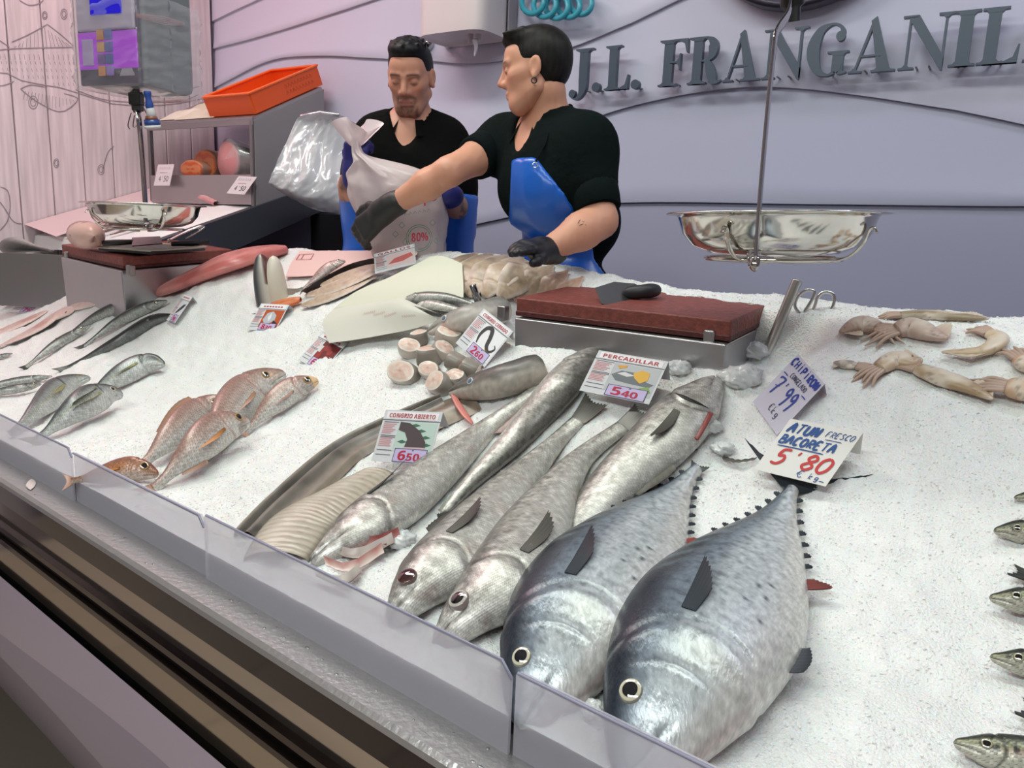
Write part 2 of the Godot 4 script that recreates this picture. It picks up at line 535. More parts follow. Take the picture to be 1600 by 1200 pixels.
func build_wave_wall() -> void:
	# the wall behind is clad in long wavy panels, each overlapping the one below like a shingle
	var b := MB.new()
	b.box(Transform3D(Basis(), Vector3(-0.25, 1.75, -0.12)), Vector3(7.5, 3.5, 0.2), 0.0, lin("b5abc4"))
	var w := struct("wall_back", b, M.wall)
	var raw := [
		[[300, 45], [385, 7], [470, -30], [700, -90]],
		[[300, 86], [334, 75], [420, 52], [540, 14], [640, -20], [800, -70]],
		[[300, 160], [336, 135], [420, 95], [494, 87], [569, 90], [677, 95], [737, 99], [800, 92], [884, 76], [985, 36], [1057, 0], [1200, -60]],
		[[336, 330], [500, 300], [700, 262], [800, 228], [934, 182], [1036, 154], [1139, 138], [1216, 136], [1344, 149], [1497, 172], [1600, 195], [1800, 230]],
		[[336, 470], [520, 425], [692, 368], [794, 339], [960, 317], [1280, 319], [1600, 322], [1800, 318]]]
	var edges := []
	for e in raw:
		var o := []
		for q in e: o.push_back(wall_y(q[0], q[1]))
		edges.push_back(o)
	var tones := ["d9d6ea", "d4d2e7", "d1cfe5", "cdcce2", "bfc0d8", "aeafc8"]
	var x0 := -3.6
	var x1 := 3.2
	var n := 140
	for k in 6:
		var P := PackedVector3Array()
		for i in n:
			var x := lerpf(x0, x1, float(i) / (n - 1))
			var top: float = 3.5 if k == 0 else edge_y(edges[k - 1], x) + 0.015
			var bot: float = 0.2 if k == 5 else edge_y(edges[k], x)
			if k < 5: bot = minf(bot, 3.46 - k * 0.02)
			if k > 0: top = minf(top, 3.48 - k * 0.02)
			top = maxf(top, bot + 0.01)
			var deep := 0.013 if k < 5 else 0.0
			for j in 8:
				var f := pow(j / 6.0, 2.2) if j < 7 else 1.0
				var y := lerpf(top, bot, j / 6.0) if j < 7 else bot
				P.push_back(Vector3(x, y, -0.015 + deep * f if j < 7 else -0.019))
		var m := MB.new()
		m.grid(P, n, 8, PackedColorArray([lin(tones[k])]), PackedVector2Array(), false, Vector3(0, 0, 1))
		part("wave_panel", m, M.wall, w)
	build_sign()

# letters of the wall sign: pen paths [x, y, width] with varying width, and polygons, cap height 1
func pen(path: Array) -> PackedVector2Array:
	var n := path.size() * 7
	var pts := []
	for q in path: pts.push_back(Vector3(q[0], q[1], q[2]))
	var L := PackedVector2Array()
	var R := PackedVector2Array()
	for i in n:
		var u := float(i) / (n - 1)
		var p: Vector3 = spline(pts, u)
		var d: Vector3 = spline(pts, minf(u + 0.004, 1)) - spline(pts, maxf(u - 0.004, 0))
		var s := Vector2(-d.y, d.x).normalized() * maxf(p.z, 0.01) * 0.5
		L.push_back(Vector2(p.x, p.y) + s); R.push_back(Vector2(p.x, p.y) - s)
	R.reverse()
	L.append_array(R)
	return L

func rect(x0: float, y0: float, x1: float, y1: float) -> PackedVector2Array:
	return PackedVector2Array([Vector2(x0, y0), Vector2(x1, y0), Vector2(x1, y1), Vector2(x0, y1)])

func serif(xa: float, xb: float, x0: float, x1: float, y: float, up: float) -> PackedVector2Array:
	# slab between x0..x1 with brackets running into the stem xa..xb; up is +1 at the foot, -1 at the head
	var t := 0.035 * up
	var k := 0.09 * up
	return PackedVector2Array([Vector2(x0, y), Vector2(x1, y), Vector2(x1, y + t), Vector2(lerpf(xb, x1, 0.35), y + t * 1.25), Vector2(xb, y + k), Vector2(xa, y + k), Vector2(lerpf(xa, x0, 0.35), y + t * 1.25), Vector2(x0, y + t)])

func letter(ch: String) -> Array:
	match ch:
		"J":
			return [rect(0.26, 0.2, 0.5, 1.0), serif(0.26, 0.5, 0.14, 0.66, 1.0, -1), pen([[0.38, 0.3, 0.24], [0.38, 0.1, 0.22], [0.31, -0.08, 0.12], [0.18, -0.16, 0.05], [0.07, -0.11, 0.05], [0.05, -0.04, 0.12]]), disc(Vector2(0.08, -0.03), 0.095)]
		"L":
			return [rect(0.12, 0, 0.36, 1), serif(0.12, 0.36, 0.0, 0.5, 1, -1), serif(0.12, 0.36, 0.0, 0.5, 0, 1), rect(0.3, 0, 0.74, 0.035), PackedVector2Array([Vector2(0.5, 0.03), Vector2(0.66, 0.1), Vector2(0.73, 0.32), Vector2(0.765, 0.32), Vector2(0.75, 0.0), Vector2(0.5, 0.0)])]
		"F":
			return [rect(0.12, 0, 0.36, 1), serif(0.12, 0.36, 0.0, 0.5, 0, 1), serif(0.12, 0.36, 0.0, 0.5, 1, -1), rect(0.3, 0.965, 0.74, 1.0), PackedVector2Array([Vector2(0.5, 0.97), Vector2(0.66, 0.9), Vector2(0.72, 0.7), Vector2(0.755, 0.7), Vector2(0.745, 1.0), Vector2(0.5, 1.0)]), rect(0.3, 0.49, 0.55, 0.525), PackedVector2Array([Vector2(0.46, 0.51), Vector2(0.53, 0.42), Vector2(0.55, 0.33), Vector2(0.58, 0.33), Vector2(0.58, 0.69), Vector2(0.55, 0.69), Vector2(0.53, 0.6)])]
		"R":
			return [rect(0.12, 0, 0.36, 1), serif(0.12, 0.36, 0.0, 0.5, 0, 1), serif(0.12, 0.36, 0.0, 0.5, 1, -1), pen([[0.34, 0.978, 0.04], [0.5, 0.965, 0.06], [0.63, 0.87, 0.2], [0.655, 0.75, 0.25], [0.62, 0.6, 0.18], [0.5, 0.5, 0.05], [0.34, 0.485, 0.035]]), pen([[0.44, 0.49, 0.05], [0.54, 0.42, 0.16], [0.62, 0.25, 0.24], [0.7, 0.08, 0.2], [0.8, 0.015, 0.07], [0.92, 0.05, 0.03]])]
		"A":
			return [PackedVector2Array([Vector2(0.36, 0.98), Vector2(0.47, 1.06), Vector2(0.82, 0.04), Vector2(0.57, 0.04)]), PackedVector2Array([Vector2(0.40, 1.0), Vector2(0.43, 0.9), Vector2(0.145, 0.03), Vector2(0.105, 0.03)]), rect(0.2, 0.3, 0.62, 0.337), serif(0.10, 0.15, 0.0, 0.27, 0, 1), serif(0.57, 0.8, 0.46, 0.93, 0, 1)]
		"N":
			return [rect(0.12, 0.02, 0.165, 0.95), PackedVector2Array([Vector2(0.08, 1.0), Vector2(0.3, 1.0), Vector2(0.835, 0.2), Vector2(0.835, -0.04), Vector2(0.8, -0.04), Vector2(0.12, 0.93)]), rect(0.79, 0.0, 0.835, 1.0), serif(0.12, 0.165, 0.0, 0.3, 0, 1), rect(0.0, 0.965, 0.28, 1.0), serif(0.79, 0.835, 0.66, 0.97, 1, -1)]
		"G":
			return [pen([[0.74, 0.74, 0.12], [0.77, 0.86, 0.1], [0.66, 0.97, 0.05], [0.5, 0.99, 0.05], [0.28, 0.88, 0.17], [0.16, 0.62, 0.27], [0.16, 0.38, 0.27], [0.28, 0.11, 0.17], [0.5, 0.005, 0.05], [0.66, 0.05, 0.06]]), disc(Vector2(0.73, 0.75), 0.1), rect(0.6, 0.06, 0.84, 0.46), serif(0.6, 0.84, 0.48, 0.95, 0.46, -1), pen([[0.72, 0.2, 0.2], [0.76, 0.05, 0.1], [0.93, 0.04, 0.03]])]
		"I":
			return [rect(0.12, 0, 0.36, 1), serif(0.12, 0.36, 0.0, 0.48, 1, -1), serif(0.12, 0.36, 0.0, 0.48, 0, 1)]
	return [disc(Vector2(0.1, 0.1), 0.12)]

func disc(c: Vector2, r: float) -> PackedVector2Array:
	var o := PackedVector2Array()
	for i in 24: o.push_back(c + Vector2(cos(TAU * i / 24), sin(TAU * i / 24)) * r)
	return o

func build_sign() -> void:
	# [glyph, left px, right px, baseline px, natural width]
	var row := [["J", 900, 934, 152, 0.66], [".", 935, 944, 150, 0.2], ["L", 953, 990, 149, 0.765], [".", 995, 1005, 146, 0.2], ["F", 1036, 1079, 142, 0.755], ["R", 1081, 1133, 138, 0.92], ["A", 1135, 1192, 134, 0.93], ["N", 1195, 1262, 129, 0.97], ["G", 1262, 1327, 121, 0.95], ["A", 1329, 1401, 116, 0.93], ["N", 1406, 1485, 108, 0.97], ["I", 1483, 1524, 103, 0.48], ["L", 1526, 1590, 99, 0.765], ["L", 1597, 1664, 95, 0.765]]
	var t := thing("wall_sign", "dark grey serif lettering reading J.L. FRANGANIL on the wave wall", "sign", Vector3(-0.9, 1.97, 0.03))
	var col := lin("4a5566")
	for q in row:
		var a := wall_y(q[1], q[3])
		var c := wall_y(q[2], q[3])
		var h := 0.152
		var xf := Transform3D(Basis(Vector3((c.x - a.x) / q[4], 0, 0), Vector3(0, h, 0), Vector3(0, 0, 1)), Vector3(a.x, 1.975, 0.055))
		var m := MB.new()
		if q[0] == ".":
			xf.basis = Basis(Vector3(h * 0.9, 0, 0), Vector3(0, h * 0.9, 0), Vector3(0, 0, 1))
		for g in letter(q[0]):
			m.poly(g, 0.022, xf, col)
			xf.origin.z += 0.0006
		# two stand-off pins hold the letter to the wall
		for dx in [0.2, 0.45]:
			var o: Vector3 = xf * Vector3(float(q[4]) * (dx + 0.15), 0.06, -0.02)
			m.tube(PackedVector3Array([o, o - Vector3(0, 0, 0.05)]), PackedFloat32Array([0.003]), 6, lin("888888"))
		part("full_stop" if q[0] == "." else "letter", m, M.satin, t)
	# round emblem above: white disc, dark ring, drawn fish bones
	var e := thing("wall_emblem", "round white emblem with dark ring and bone drawing above the sign", "emblem", Vector3(-0.66, 2.53, 0.03))
	var b := MB.new()
	b.lathe(PackedVector2Array([Vector2(0, 0.05), Vector2(0.335, 0.05), Vector2(0.335, 0.0)]), 64, Transform3D(Basis(Vector3.RIGHT, PI / 2), Vector3(-0.66, 2.53, 0.005)), lin("dcd8e2"))
	part("disc", b, M.satin, e)
	b = MB.new()
	b.lathe(PackedVector2Array([Vector2(0.318, 0.0), Vector2(0.318, 0.06), Vector2(0.345, 0.06), Vector2(0.345, 0.0)]), 64, Transform3D(Basis(Vector3.RIGHT, PI / 2), Vector3(-0.66, 2.53, 0.005)), lin("55505e"))
	part("ring", b, M.satin, e)
	b = MB.new()
	for i in 9:
		var x := -0.66 + (i - 4) * 0.062
		b.poly(pen([[x, 2.4, 0.008], [x + 0.01, 2.3, 0.012], [x + 0.02, 2.53 - sqrt(0.31 * 0.31 - pow(x + 0.66, 2)) + 0.01, 0.006]]), 0.003, Transform3D(Basis(), Vector3(0, 0, 0.059)), lin("5c5866"))
	part("bone_drawing", b, M.satin, e)

func build_plank_wall() -> void:
	var b := MB.new()
	b.box(Transform3D(Basis(), Vector3(-3.74, 1.75, 3.0)), Vector3(0.2, 3.5, 7.0), 0.0, lin("6d5f66"))
	var w := struct("wall_left", b, M.matt)
	for i in 16:
		var z := 0.012 + i * 0.1415
		var q := MB.new()
		var k := 0.95 + 0.08 * ns(i * 91.0, 3.0)
		q.box(Transform3D(Basis(), Vector3(-3.615, 1.75, z + 0.0705)), Vector3(0.05, 3.5, 0.1365), 0.004, lin("eedfe4") * k)
		part("plank", q, M.wood, w)
	# printed drawings of fish and wood knots across the planks
	var m := MB.new()
	var c := lin("a3959e")
	var nx := Vector3.RIGHT
	var lines := [
		[[-60, 90], [0, 78], [60, 75], [115, 74]],
		[[-80, 112], [0, 112], [40, 128], [90, 136], [130, 148], [180, 163], [240, 165], [290, 160], [330, 150]],
		[[18, 66], [45, 54], [74, 38]], [[74, 38], [95, 54], [115, 72]],
		[[-30, 62], [-8, 60], [15, 74]],
		[[32, 139], [60, 160], [96, 175], [122, 155], [100, 146]], [[32, 139], [48, 133], [70, 136]],
		[[118, 140], [160, 155], [210, 160], [250, 160]], [[230, 150], [262, 148], [290, 140], [312, 135]], [[250, 160], [285, 158], [310, 148]],
		[[-40, 125], [0, 134], [22, 127]],
		[[30, 0], [45, 8], [60, 6], [68, 0]], [[0, 292], [12, 298], [16, 320], [12, 345], [0, 360]], [[-20, 300], [2, 318], [20, 345], [34, 350]], [[160, 268], [168, 240], [178, 228]], [[130, 330], [160, 318], [210, 306], [240, 295]]]
	for l in lines:
		var P := []
		for p in l: P.push_back(on_plane(p[0], p[1], 0, -3.5885))
		m.ribbon(curve(P, 14), 0.0045, nx, c)
	for i in 15:   # fin rays and scale marks
		var f := i / 14.0
		m.ribbon(PackedVector3Array([on_plane(22 + 90 * f, 74, 0, -3.5885), on_plane(26 + 76 * f, 74 - 32 * (1 - absf(f - 0.55) * 1.7), 0, -3.5885)]), 0.003, nx, c)
		m.ribbon(PackedVector3Array([on_plane(40 + 74 * f, 142 + 14 * f, 0, -3.5885), on_plane(36 + 80 * f, 146 + 24 * (1 - absf(f - 0.6)), 0, -3.5885)]), 0.003, nx, c)
	for r in 5:
		for i in 17:
			var px := -8 + i * 7.6 + r * 2
			var py := 84 + r * 11 + 0.1 * i
			if py < 108 + i * 2.0:
				m.ribbon(PackedVector3Array([on_plane(px, py, 0, -3.5885), on_plane(px + 1.5, py + (9 if r == 0 else 5), 0, -3.5885)]), 0.003, nx, c)
	for k in [[52, 160, 7, 10], [100, 22, 5, 8], [70, 24, 4, 6], [158, 265, 5, 8], [88, 255, 4, 7]]:
		for s in [1.0, 0.6]:
			var P := []
			for i in 13: P.push_back(on_plane(k[0] + cos(TAU * i / 12) * k[2] * s, k[1] + sin(TAU * i / 12) * k[3] * s, 0, -3.5885))
			m.ribbon(curve(P, 30), 0.003, nx, c)
	part("fish_drawing", m, M.wood, w)

# ---------------------------------------------------------------- counter and ice
func front(s: float, v: float, y: float) -> Vector3:
	var p := FRONT + ALONG * s + INTO * v
	return Vector3(p.x, y, p.y)

func strip(prof: Array, s0: float, s1: float, col: Color) -> MB:
	var P := PackedVector3Array()
	for s in [s0, s1]:
		for q in prof: P.push_back(front(s, q[0], q[1]))
	# faceted: repeat each edge as its own sheet
	var b := MB.new()
	var n := prof.size()
	for k in n - 1:
		var F := PackedVector3Array([P[k], P[k + 1], P[n + k], P[n + k + 1]])
		var d := Vector2(prof[k + 1][0] - prof[k][0], prof[k + 1][1] - prof[k][1])
		var o := Vector2(d.y, -d.x)
		var f2 := INTO * o.x
		b.grid(F, 2, 2, PackedColorArray([col]), PackedVector2Array(), false, Vector3(f2.x, o.y, f2.y))
	return b

func build_counter() -> void:
	var t := thing("counter", "long stainless steel fish counter with wet front ledge and lavender front panel", "counter", front(0, 0, 0))
	var s0 := -3.75
	var s1 := 2.2
	part("ledge", strip([[0.03, 0.9], [0.03, 0.905], [-0.046, 0.905], [-0.052, 0.9], [-0.054, 0.893]], s0, s1, lin("b9b6b6")), M.wet_steel, t)
	part("upper_fascia", strip([[-0.054, 0.893], [-0.05, 0.85]], s0, s1, lin("3d3638")), M.mirror, t)
	part("mirror_fascia", strip([[-0.046, 0.85], [-0.046, 0.803]], s0, s1, lin("b5aca5")), M.mirror, t)
	part("trim_rail", strip([[-0.046, 0.803], [-0.058, 0.801], [-0.058, 0.79], [-0.05, 0.788], [-0.05, 0.775], [-0.06, 0.772], [-0.06, 0.762], [-0.046, 0.76]], s0, s1, lin("4a4440")), M.mirror, t)
	part("lower_fascia", strip([[-0.046, 0.76], [-0.046, 0.68]], s0, s1, lin("a59a8e")), M.mirror, t)
	var prof := []
	for i in 13:
		var f := i / 12.0
		prof.push_back([-0.06 - 0.02 * sin(f * 2.2) + f * f * 0.06, 0.682 - f * 0.36])
	var pan := MB.new()
	for k in 3:
		var P := PackedVector3Array()
		for i in 60:
			var s := lerpf(s0, s1, i / 59.0)
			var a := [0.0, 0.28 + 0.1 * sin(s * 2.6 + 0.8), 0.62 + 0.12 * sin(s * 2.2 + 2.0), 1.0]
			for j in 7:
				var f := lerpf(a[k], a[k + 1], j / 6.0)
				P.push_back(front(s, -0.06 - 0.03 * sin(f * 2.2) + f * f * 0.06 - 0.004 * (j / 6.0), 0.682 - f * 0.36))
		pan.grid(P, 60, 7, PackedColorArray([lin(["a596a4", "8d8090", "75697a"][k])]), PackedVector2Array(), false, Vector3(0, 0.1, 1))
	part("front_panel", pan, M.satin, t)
	part("plinth", strip([[0.02, 0.33], [0.14, 0.32], [0.14, 0.0]], s0, s1, lin("121216")), M.matt, t)
	# tank under the ice
	var b := MB.new()
	b.grid(PackedVector3Array([front(s0, 0.0, 0.88), front(s0, 1.12, 0.88), front(s1, 0.0, 0.88), front(s1, 1.12, 0.88)]), 2, 2, PackedColorArray([lin("9a9a9c")]), PackedVector2Array(), false, Vector3.UP)
	part("tank_floor", b, M.steel, t)
	part("back_panel", strip([[1.12, 0.2], [1.12, 1.325], [1.105, 1.325], [1.105, 0.9]], s0, s1, lin("8f9096")), M.steel, t)
	# frosted acrylic guards along the ledge
	var cuts := [-3.4, -2.55, -1.99, -1.47, -0.985, -0.372, 0.75, 1.6]
	var names := ["frosted acrylic guard at the far end of the counter", "frosted acrylic guard before the pink flatfish", "frosted acrylic guard before the sea bass and gilthead", "frosted acrylic guard with orange residue at its corner, before the gilthead bream", "frosted acrylic guard before the pink sea bream", "frosted acrylic guard with bent top corner, before the conger and hake", "frosted acrylic guard before the two tuna heads"]
	for k in range(0, 7):
		var a: float = cuts[k]
		var c: float = cuts[k + 1]
		var top := 1.003 + (0.006 if k % 2 == 0 else 0.0)
		var g := thing("splash_guard", names[k], "splash guard", front((a + c) / 2, 0, 0.905), "frosted guards along the ledge")
		var pts := PackedVector2Array([Vector2(a, 0.905), Vector2(c - 0.004, 0.905), Vector2(c - 0.004, top - 0.016), Vector2(c - 0.018, top), Vector2(a + 0.004, top), Vector2(a, top - 0.004)])
		var m := MB.new()
		var o := front(0, 0.0 + 0.004 * (k % 2), 0)
		m.poly(pts, 0.004, Transform3D(Basis(Vector3(ALONG.x, 0, ALONG.y), Vector3.UP, Vector3(-INTO.x, 0, -INTO.y)), o), lin("eceaf4"))
		part("sheet", m, M.acrylic, g)
		# polished top edge
		var e := MB.new()
		e.tube(PackedVector3Array([front(a + 0.004, 0.002, top), front(c - 0.018, 0.002, top), front(c - 0.004, 0.002, top - 0.016)]), PackedFloat32Array([0.0022]), 6, lin("8c8ba0"))
		part("top_edge", e, M.satin, g)
	# meltwater, flakes of ice on the ledge
	rng.seed = 5
	var drops := MB.new()
	for i in 40:
		var s := rng.randf_range(-1.9, 0.1)
		var p := front(s, rng.randf_range(-0.045, -0.005), 0.905)
		var r := rng.randf_range(0.0008, 0.0022)
		drops.lathe(PackedVector2Array([Vector2(r, 0), Vector2(r * 0.8, r * 0.3), Vector2(0, r * 0.4)]), 8, Transform3D(Basis().scaled(Vector3(rng.randf_range(0.8, 2.4), 1, 1)), p), lin("8a8a8c"))
	var dm := part("meltwater_drops", drops, M.wet_steel, t)
	dm.set_meta("kind", "stuff")
	var fl := thing("fish_skin_scrap", "scrap of white skin lying on the wet steel ledge", "fish scrap", front(-1.62, -0.02, 0.906))
	var sc := MB.new()
	var P := PackedVector3Array()
	var sa := front(-1.655, -0.012, 0.908); var sb := front(-1.59, -0.035, 0.908)
	for i in 9:
		for j in 4:
			var u := i / 8.0
			var wd := 0.009 * sin(PI * clampf(u * 0.9 + 0.08, 0, 1))
			P.push_back(sa.lerp(sb, u) + Vector3(INTO.x, 0, INTO.y) * wd * (j / 3.0 - 0.5) * 2 + Vector3(0, 0.003 * ns(i * 20.0, j * 30.0), 0))
	sc.grid(P, 9, 4, PackedColorArray([lin("d8c8c4")]), PackedVector2Array(), false, Vector3.UP)
	part("skin", sc, M.smooth_fish, fl)

func build_ice() -> void:
	var b := MB.new()
	var P := PackedVector3Array()
	var C := PackedColorArray()
	var ss := []
	var s := -3.612
	while s < 1.6:
		ss.push_back(s)
		s += 0.008 if s > -1.7 and s < 0.45 else 0.015
	var nv := 130
	for a in ss:
		for j in nv:
			var v: float = 0.006 + 1.08 * j / (nv - 3.0) if j < nv - 2 else 1.086
			var p := bed_at(a, minf(v, 1.086))
			if j >= nv - 2: p.y = 1.2 if j == nv - 2 else 0.95
			else:
				var d := 0.003 * nf(p.x * 1300, p.z * 1300, 7) + 0.0055 * nf(p.x * 420, p.z * 420, 70) + 0.012 * ns(p.x * 500, p.z * 500)
				p.y += d * sm(0.0, 0.03, v)
			P.push_back(p)
			var k := 0.82 + 0.05 * nf(p.x * 500, p.z * 500, 30)
			C.push_back(Color(k, k * 1.0, k * 0.985))
	b.grid(P, ss.size(), nv, C, PackedVector2Array(), false, Vector3.UP)
	var o := part("ice_bed", b, M.ice, self)
	o.set_meta("kind", "stuff"); o.set_meta("label", "crushed white ice heaped over the whole counter under the fish"); o.set_meta("category", "ice")
	# loose crystals
	var cm := MB.new()
	var V := PackedVector3Array([Vector3(0.9, 0.1, 0.2), Vector3(-0.8, -0.1, 0.4), Vector3(0.1, 0.75, 0.1), Vector3(0.0, -0.7, -0.1), Vector3(0.2, 0.1, 0.8), Vector3(-0.1, 0.2, -0.9), Vector3(0.6, 0.5, -0.3), Vector3(-0.5, 0.5, 0.3)])
	for f in [[0, 6, 4], [6, 2, 4], [2, 7, 4], [7, 1, 4], [0, 4, 3], [4, 1, 3], [0, 5, 6], [6, 5, 2], [2, 5, 7], [7, 5, 1], [0, 3, 5], [5, 3, 1]]:
		var n: Vector3 = (V[f[1]] - V[f[0]]).cross(V[f[2]] - V[f[0]]).normalized()
		var m0: Vector3 = (V[f[0]] + V[f[1]] + V[f[2]]) / 3.0
		if n.dot(m0) < 0:
			var w: int = f[1]; f[1] = f[2]; f[2] = w; n = -n
		var i0 := cm.vert(V[f[0]], n, Color.WHITE); var i1 := cm.vert(V[f[1]], n, Color.WHITE); var i2 := cm.vert(V[f[2]], n, Color.WHITE)
		cm.tri(i0, i1, i2)
	rng.seed = 21
	var mm := MultiMesh.new()
	mm.transform_format = MultiMesh.TRANSFORM_3D
	mm.use_colors = true
	mm.mesh = cm.mesh()
	mm.instance_count = 50000
	for i in 50000:
		var near := i < 36000
		var sv := rng.randf_range(-1.7, 0.4) if near else rng.randf_range(-3.58, -1.4)
		var v := rng.randf_range(0.008, 1.08)
		var p := bed_at(sv, v)
		var d := 0.003 * nf(p.x * 1300, p.z * 1300, 7) + 0.0055 * nf(p.x * 420, p.z * 420, 70) + 0.012 * ns(p.x * 500, p.z * 500)
		p.y += d * sm(0.0, 0.03, v) + 0.0003
		var r := rng.randf_range(0.0008, 0.0022) * (1.5 if rng.randf() < 0.06 else 1.0)
		mm.set_instance_transform(i, Transform3D(Basis(Vector3(rng.randf() - 0.5, rng.randf() - 0.5, rng.randf() - 0.5).normalized(), rng.randf() * TAU).scaled(Vector3(r, r * rng.randf_range(0.5, 1.0), r * rng.randf_range(0.6, 1.3))), p))
		var k := rng.randf_range(0.9, 0.99)
		mm.set_instance_color(i, Color(k, k, k * 0.99))
	var mi := MultiMeshInstance3D.new()
	mi.multimesh = mm; mi.material_override = M.crystal
	mi.name = "ice_crystals"
	mi.set_meta("kind", "stuff"); mi.set_meta("label", "loose clear crystals of crushed ice scattered over the ice bed"); mi.set_meta("category", "ice")
	add_child(mi)
	# lumps one could pick up: [px, py, size, label]
	var lumps := [[626, 843, 0.022, "melting ice lump between the left hake and the dark hake tail"], [608, 760, 0.016, "small ice lump beside the ridged conger flesh"], [1110, 665, 0.02, "flat clear ice lump right of the gutted hake head"], [1160, 590, 0.035, "large ice lump left of the squid price card"], [1180, 548, 0.028, "ice lump under the sharpening steel"], [1130, 700, 0.018, "small ice lump above the left tuna tail"], [985, 545, 0.02, "ice lump behind the hake price card"], [1060, 575, 0.025, "ice lump against the right chopping board stand"], [930, 1110, 0.014, "ice lump between the two tuna heads"], [1060, 855, 0.014, "ice lump between the two tuna bodies"]]
	for q in lumps:
		var p := spot(q[0], q[1], 0.006)
		var t := thing("ice_lump", q[3], "ice lump", p, "ice lumps on the bed")
		var L := PackedVector3Array()
		var r: float = q[2]
		for i in 25:
			for j in 37:
				var a := PI * i / 24.0
				var c := TAU * j / 36.0
				var dd := Vector3(sin(a) * cos(c), cos(a) * 0.62, sin(a) * sin(c))
				var k := 1.0 + 0.4 * ns(dd.x * 120 + q[0], dd.y * 120, dd.z * 120) + 0.2 * ns(dd.x * 330, dd.y * 330 + q[1], dd.z * 330)
				L.push_back(p + dd * r * k)
		var m := MB.new()
		m.grid(L, 25, 37, PackedColorArray([Color(0.8, 0.82, 0.82)]), PackedVector2Array(), true)
		part("lump", m, M.lump, t)

# ---------------------------------------------------------------- fish
# profile rows: [u, dorsal, ventral, half thickness], shares of the length from snout to tail root
const SHAPE := {
	"tuna": [[0, 0.0, 0.0, 0], [0.04, 0.058, 0.064, 0.03], [0.12, 0.112, 0.118, 0.06], [0.26, 0.165, 0.165, 0.085], [0.42, 0.182, 0.185, 0.094], [0.58, 0.16, 0.165, 0.085], [0.74, 0.108, 0.112, 0.06], [0.88, 0.05, 0.05, 0.034], [0.96, 0.024, 0.024, 0.028], [1.0, 0.018, 0.018, 0.02]],
	"hake": [[0, 0.006, 0.008, 0.006], [0.03, 0.027, 0.03, 0.02], [0.1, 0.052, 0.052, 0.036], [0.2, 0.078, 0.08, 0.05], [0.32, 0.082, 0.085, 0.054], [0.5, 0.072, 0.07, 0.048], [0.7, 0.048, 0.046, 0.034], [0.86, 0.027, 0.027, 0.022], [1.0, 0.022, 0.022, 0.009]],
	"bream": [[0, 0.01, 0.02, 0.012], [0.05, 0.085, 0.07, 0.05], [0.15, 0.16, 0.125, 0.085], [0.3, 0.205, 0.165, 0.105], [0.5, 0.185, 0.165, 0.095], [0.7, 0.12, 0.11, 0.062], [0.87, 0.052, 0.05, 0.03], [1.0, 0.048, 0.048, 0.012]],
	"bass": [[0, 0.008, 0.01, 0.008], [0.05, 0.04, 0.042, 0.035], [0.18, 0.088, 0.09, 0.072], [0.38, 0.105, 0.108, 0.082], [0.62, 0.08, 0.082, 0.06], [0.85, 0.038, 0.038, 0.024], [1.0, 0.036, 0.036, 0.008]],
	"conger": [[0, 0.01, 0.012, 0.012], [0.06, 0.04, 0.045, 0.04], [0.2, 0.075, 0.08, 0.07], [0.45, 0.105, 0.11, 0.095], [0.75, 0.115, 0.115, 0.1], [0.95, 0.11, 0.11, 0.09], [1.0, 0.07, 0.07, 0.05]],
	"flat": [[0, 0.02, 0.02, 0.01], [0.08, 0.1, 0.1, 0.026], [0.3, 0.2, 0.2, 0.034], [0.55, 0.21, 0.21, 0.03], [0.8, 0.13, 0.13, 0.02], [0.93, 0.045, 0.045, 0.012], [1.0, 0.04, 0.04, 0.006]]}

# relief of the skin (metres outwards) at share u of the length, a = -1 belly .. 1 back
func relief(sp: String, u: float, a: float, L: float) -> float:
	match sp:
		"tuna":
			var g := 0.285 - 0.085 * (a + 0.15) * (a + 0.15)
			var d := -0.0022 * sm(0.012, 0.0, u - g) * sm(-0.03, 0.0, u - g) + 0.0022 * bump(u - g + 0.02, 0.03)
			d += -0.0018 * bump(u - (0.19 - 0.05 * (a + 0.1) * (a + 0.1)), 0.006) * sm(0.75, 0.2, absf(a))
			d += -0.002 * bump(a - (-0.22 - u * 1.1), 0.07) * sm(0.13, 0.09, u)
			return d
		"hake":
			var g := 0.225 - 0.06 * (a + 0.1) * (a + 0.1)
			return -0.0026 * sm(0.014, 0.0, u - g) * sm(-0.02, 0.0, u - g) + 0.0018 * bump(u - g + 0.02, 0.025) - 0.0025 * bump(a - (-0.12 - u * 2.6), 0.1) * sm(0.13, 0.08, u) - 0.0008 * bump(a - 0.28, 0.05) * sm(0.2, 0.3, u) + 0.001 * ns(u * L * 1400, a * 60) * sm(0.25, 0.1, u)
		"bream":
			var g := 0.27 - 0.05 * a * a
			return -0.0022 * sm(0.014, 0.0, u - g) * sm(-0.02, 0.0, u - g) - 0.0012 * bump(u - (0.2 - 0.04 * a * a), 0.008) * sm(0.8, 0.4, absf(a)) - 0.0025 * bump(a - (-0.35 - u * 1.2), 0.08) * sm(0.14, 0.1, u)
		"bass", "trout":
			var g := 0.235 - 0.05 * a * a
			return -0.0016 * sm(0.014, 0.0, u - g) * sm(-0.02, 0.0, u - g) - 0.002 * bump(a - (-0.3 - u * 1.2), 0.09) * sm(0.14, 0.09, u)
		"conger":
			return -0.002 * bump(a - (-0.2 - u * 0.3), 0.08) * sm(0.34, 0.26, u) + 0.002 * ns(u * 300, a * 100)
		"flat":
			return -0.0012 * bump(a - 0.05, 0.05) * sm(0.2, 0.3, u) + 0.0012 * ns(u * 260, a * 90) - 0.0015 * bump(u - 0.2 + 0.04 * a * a, 0.012)
	return 0.0

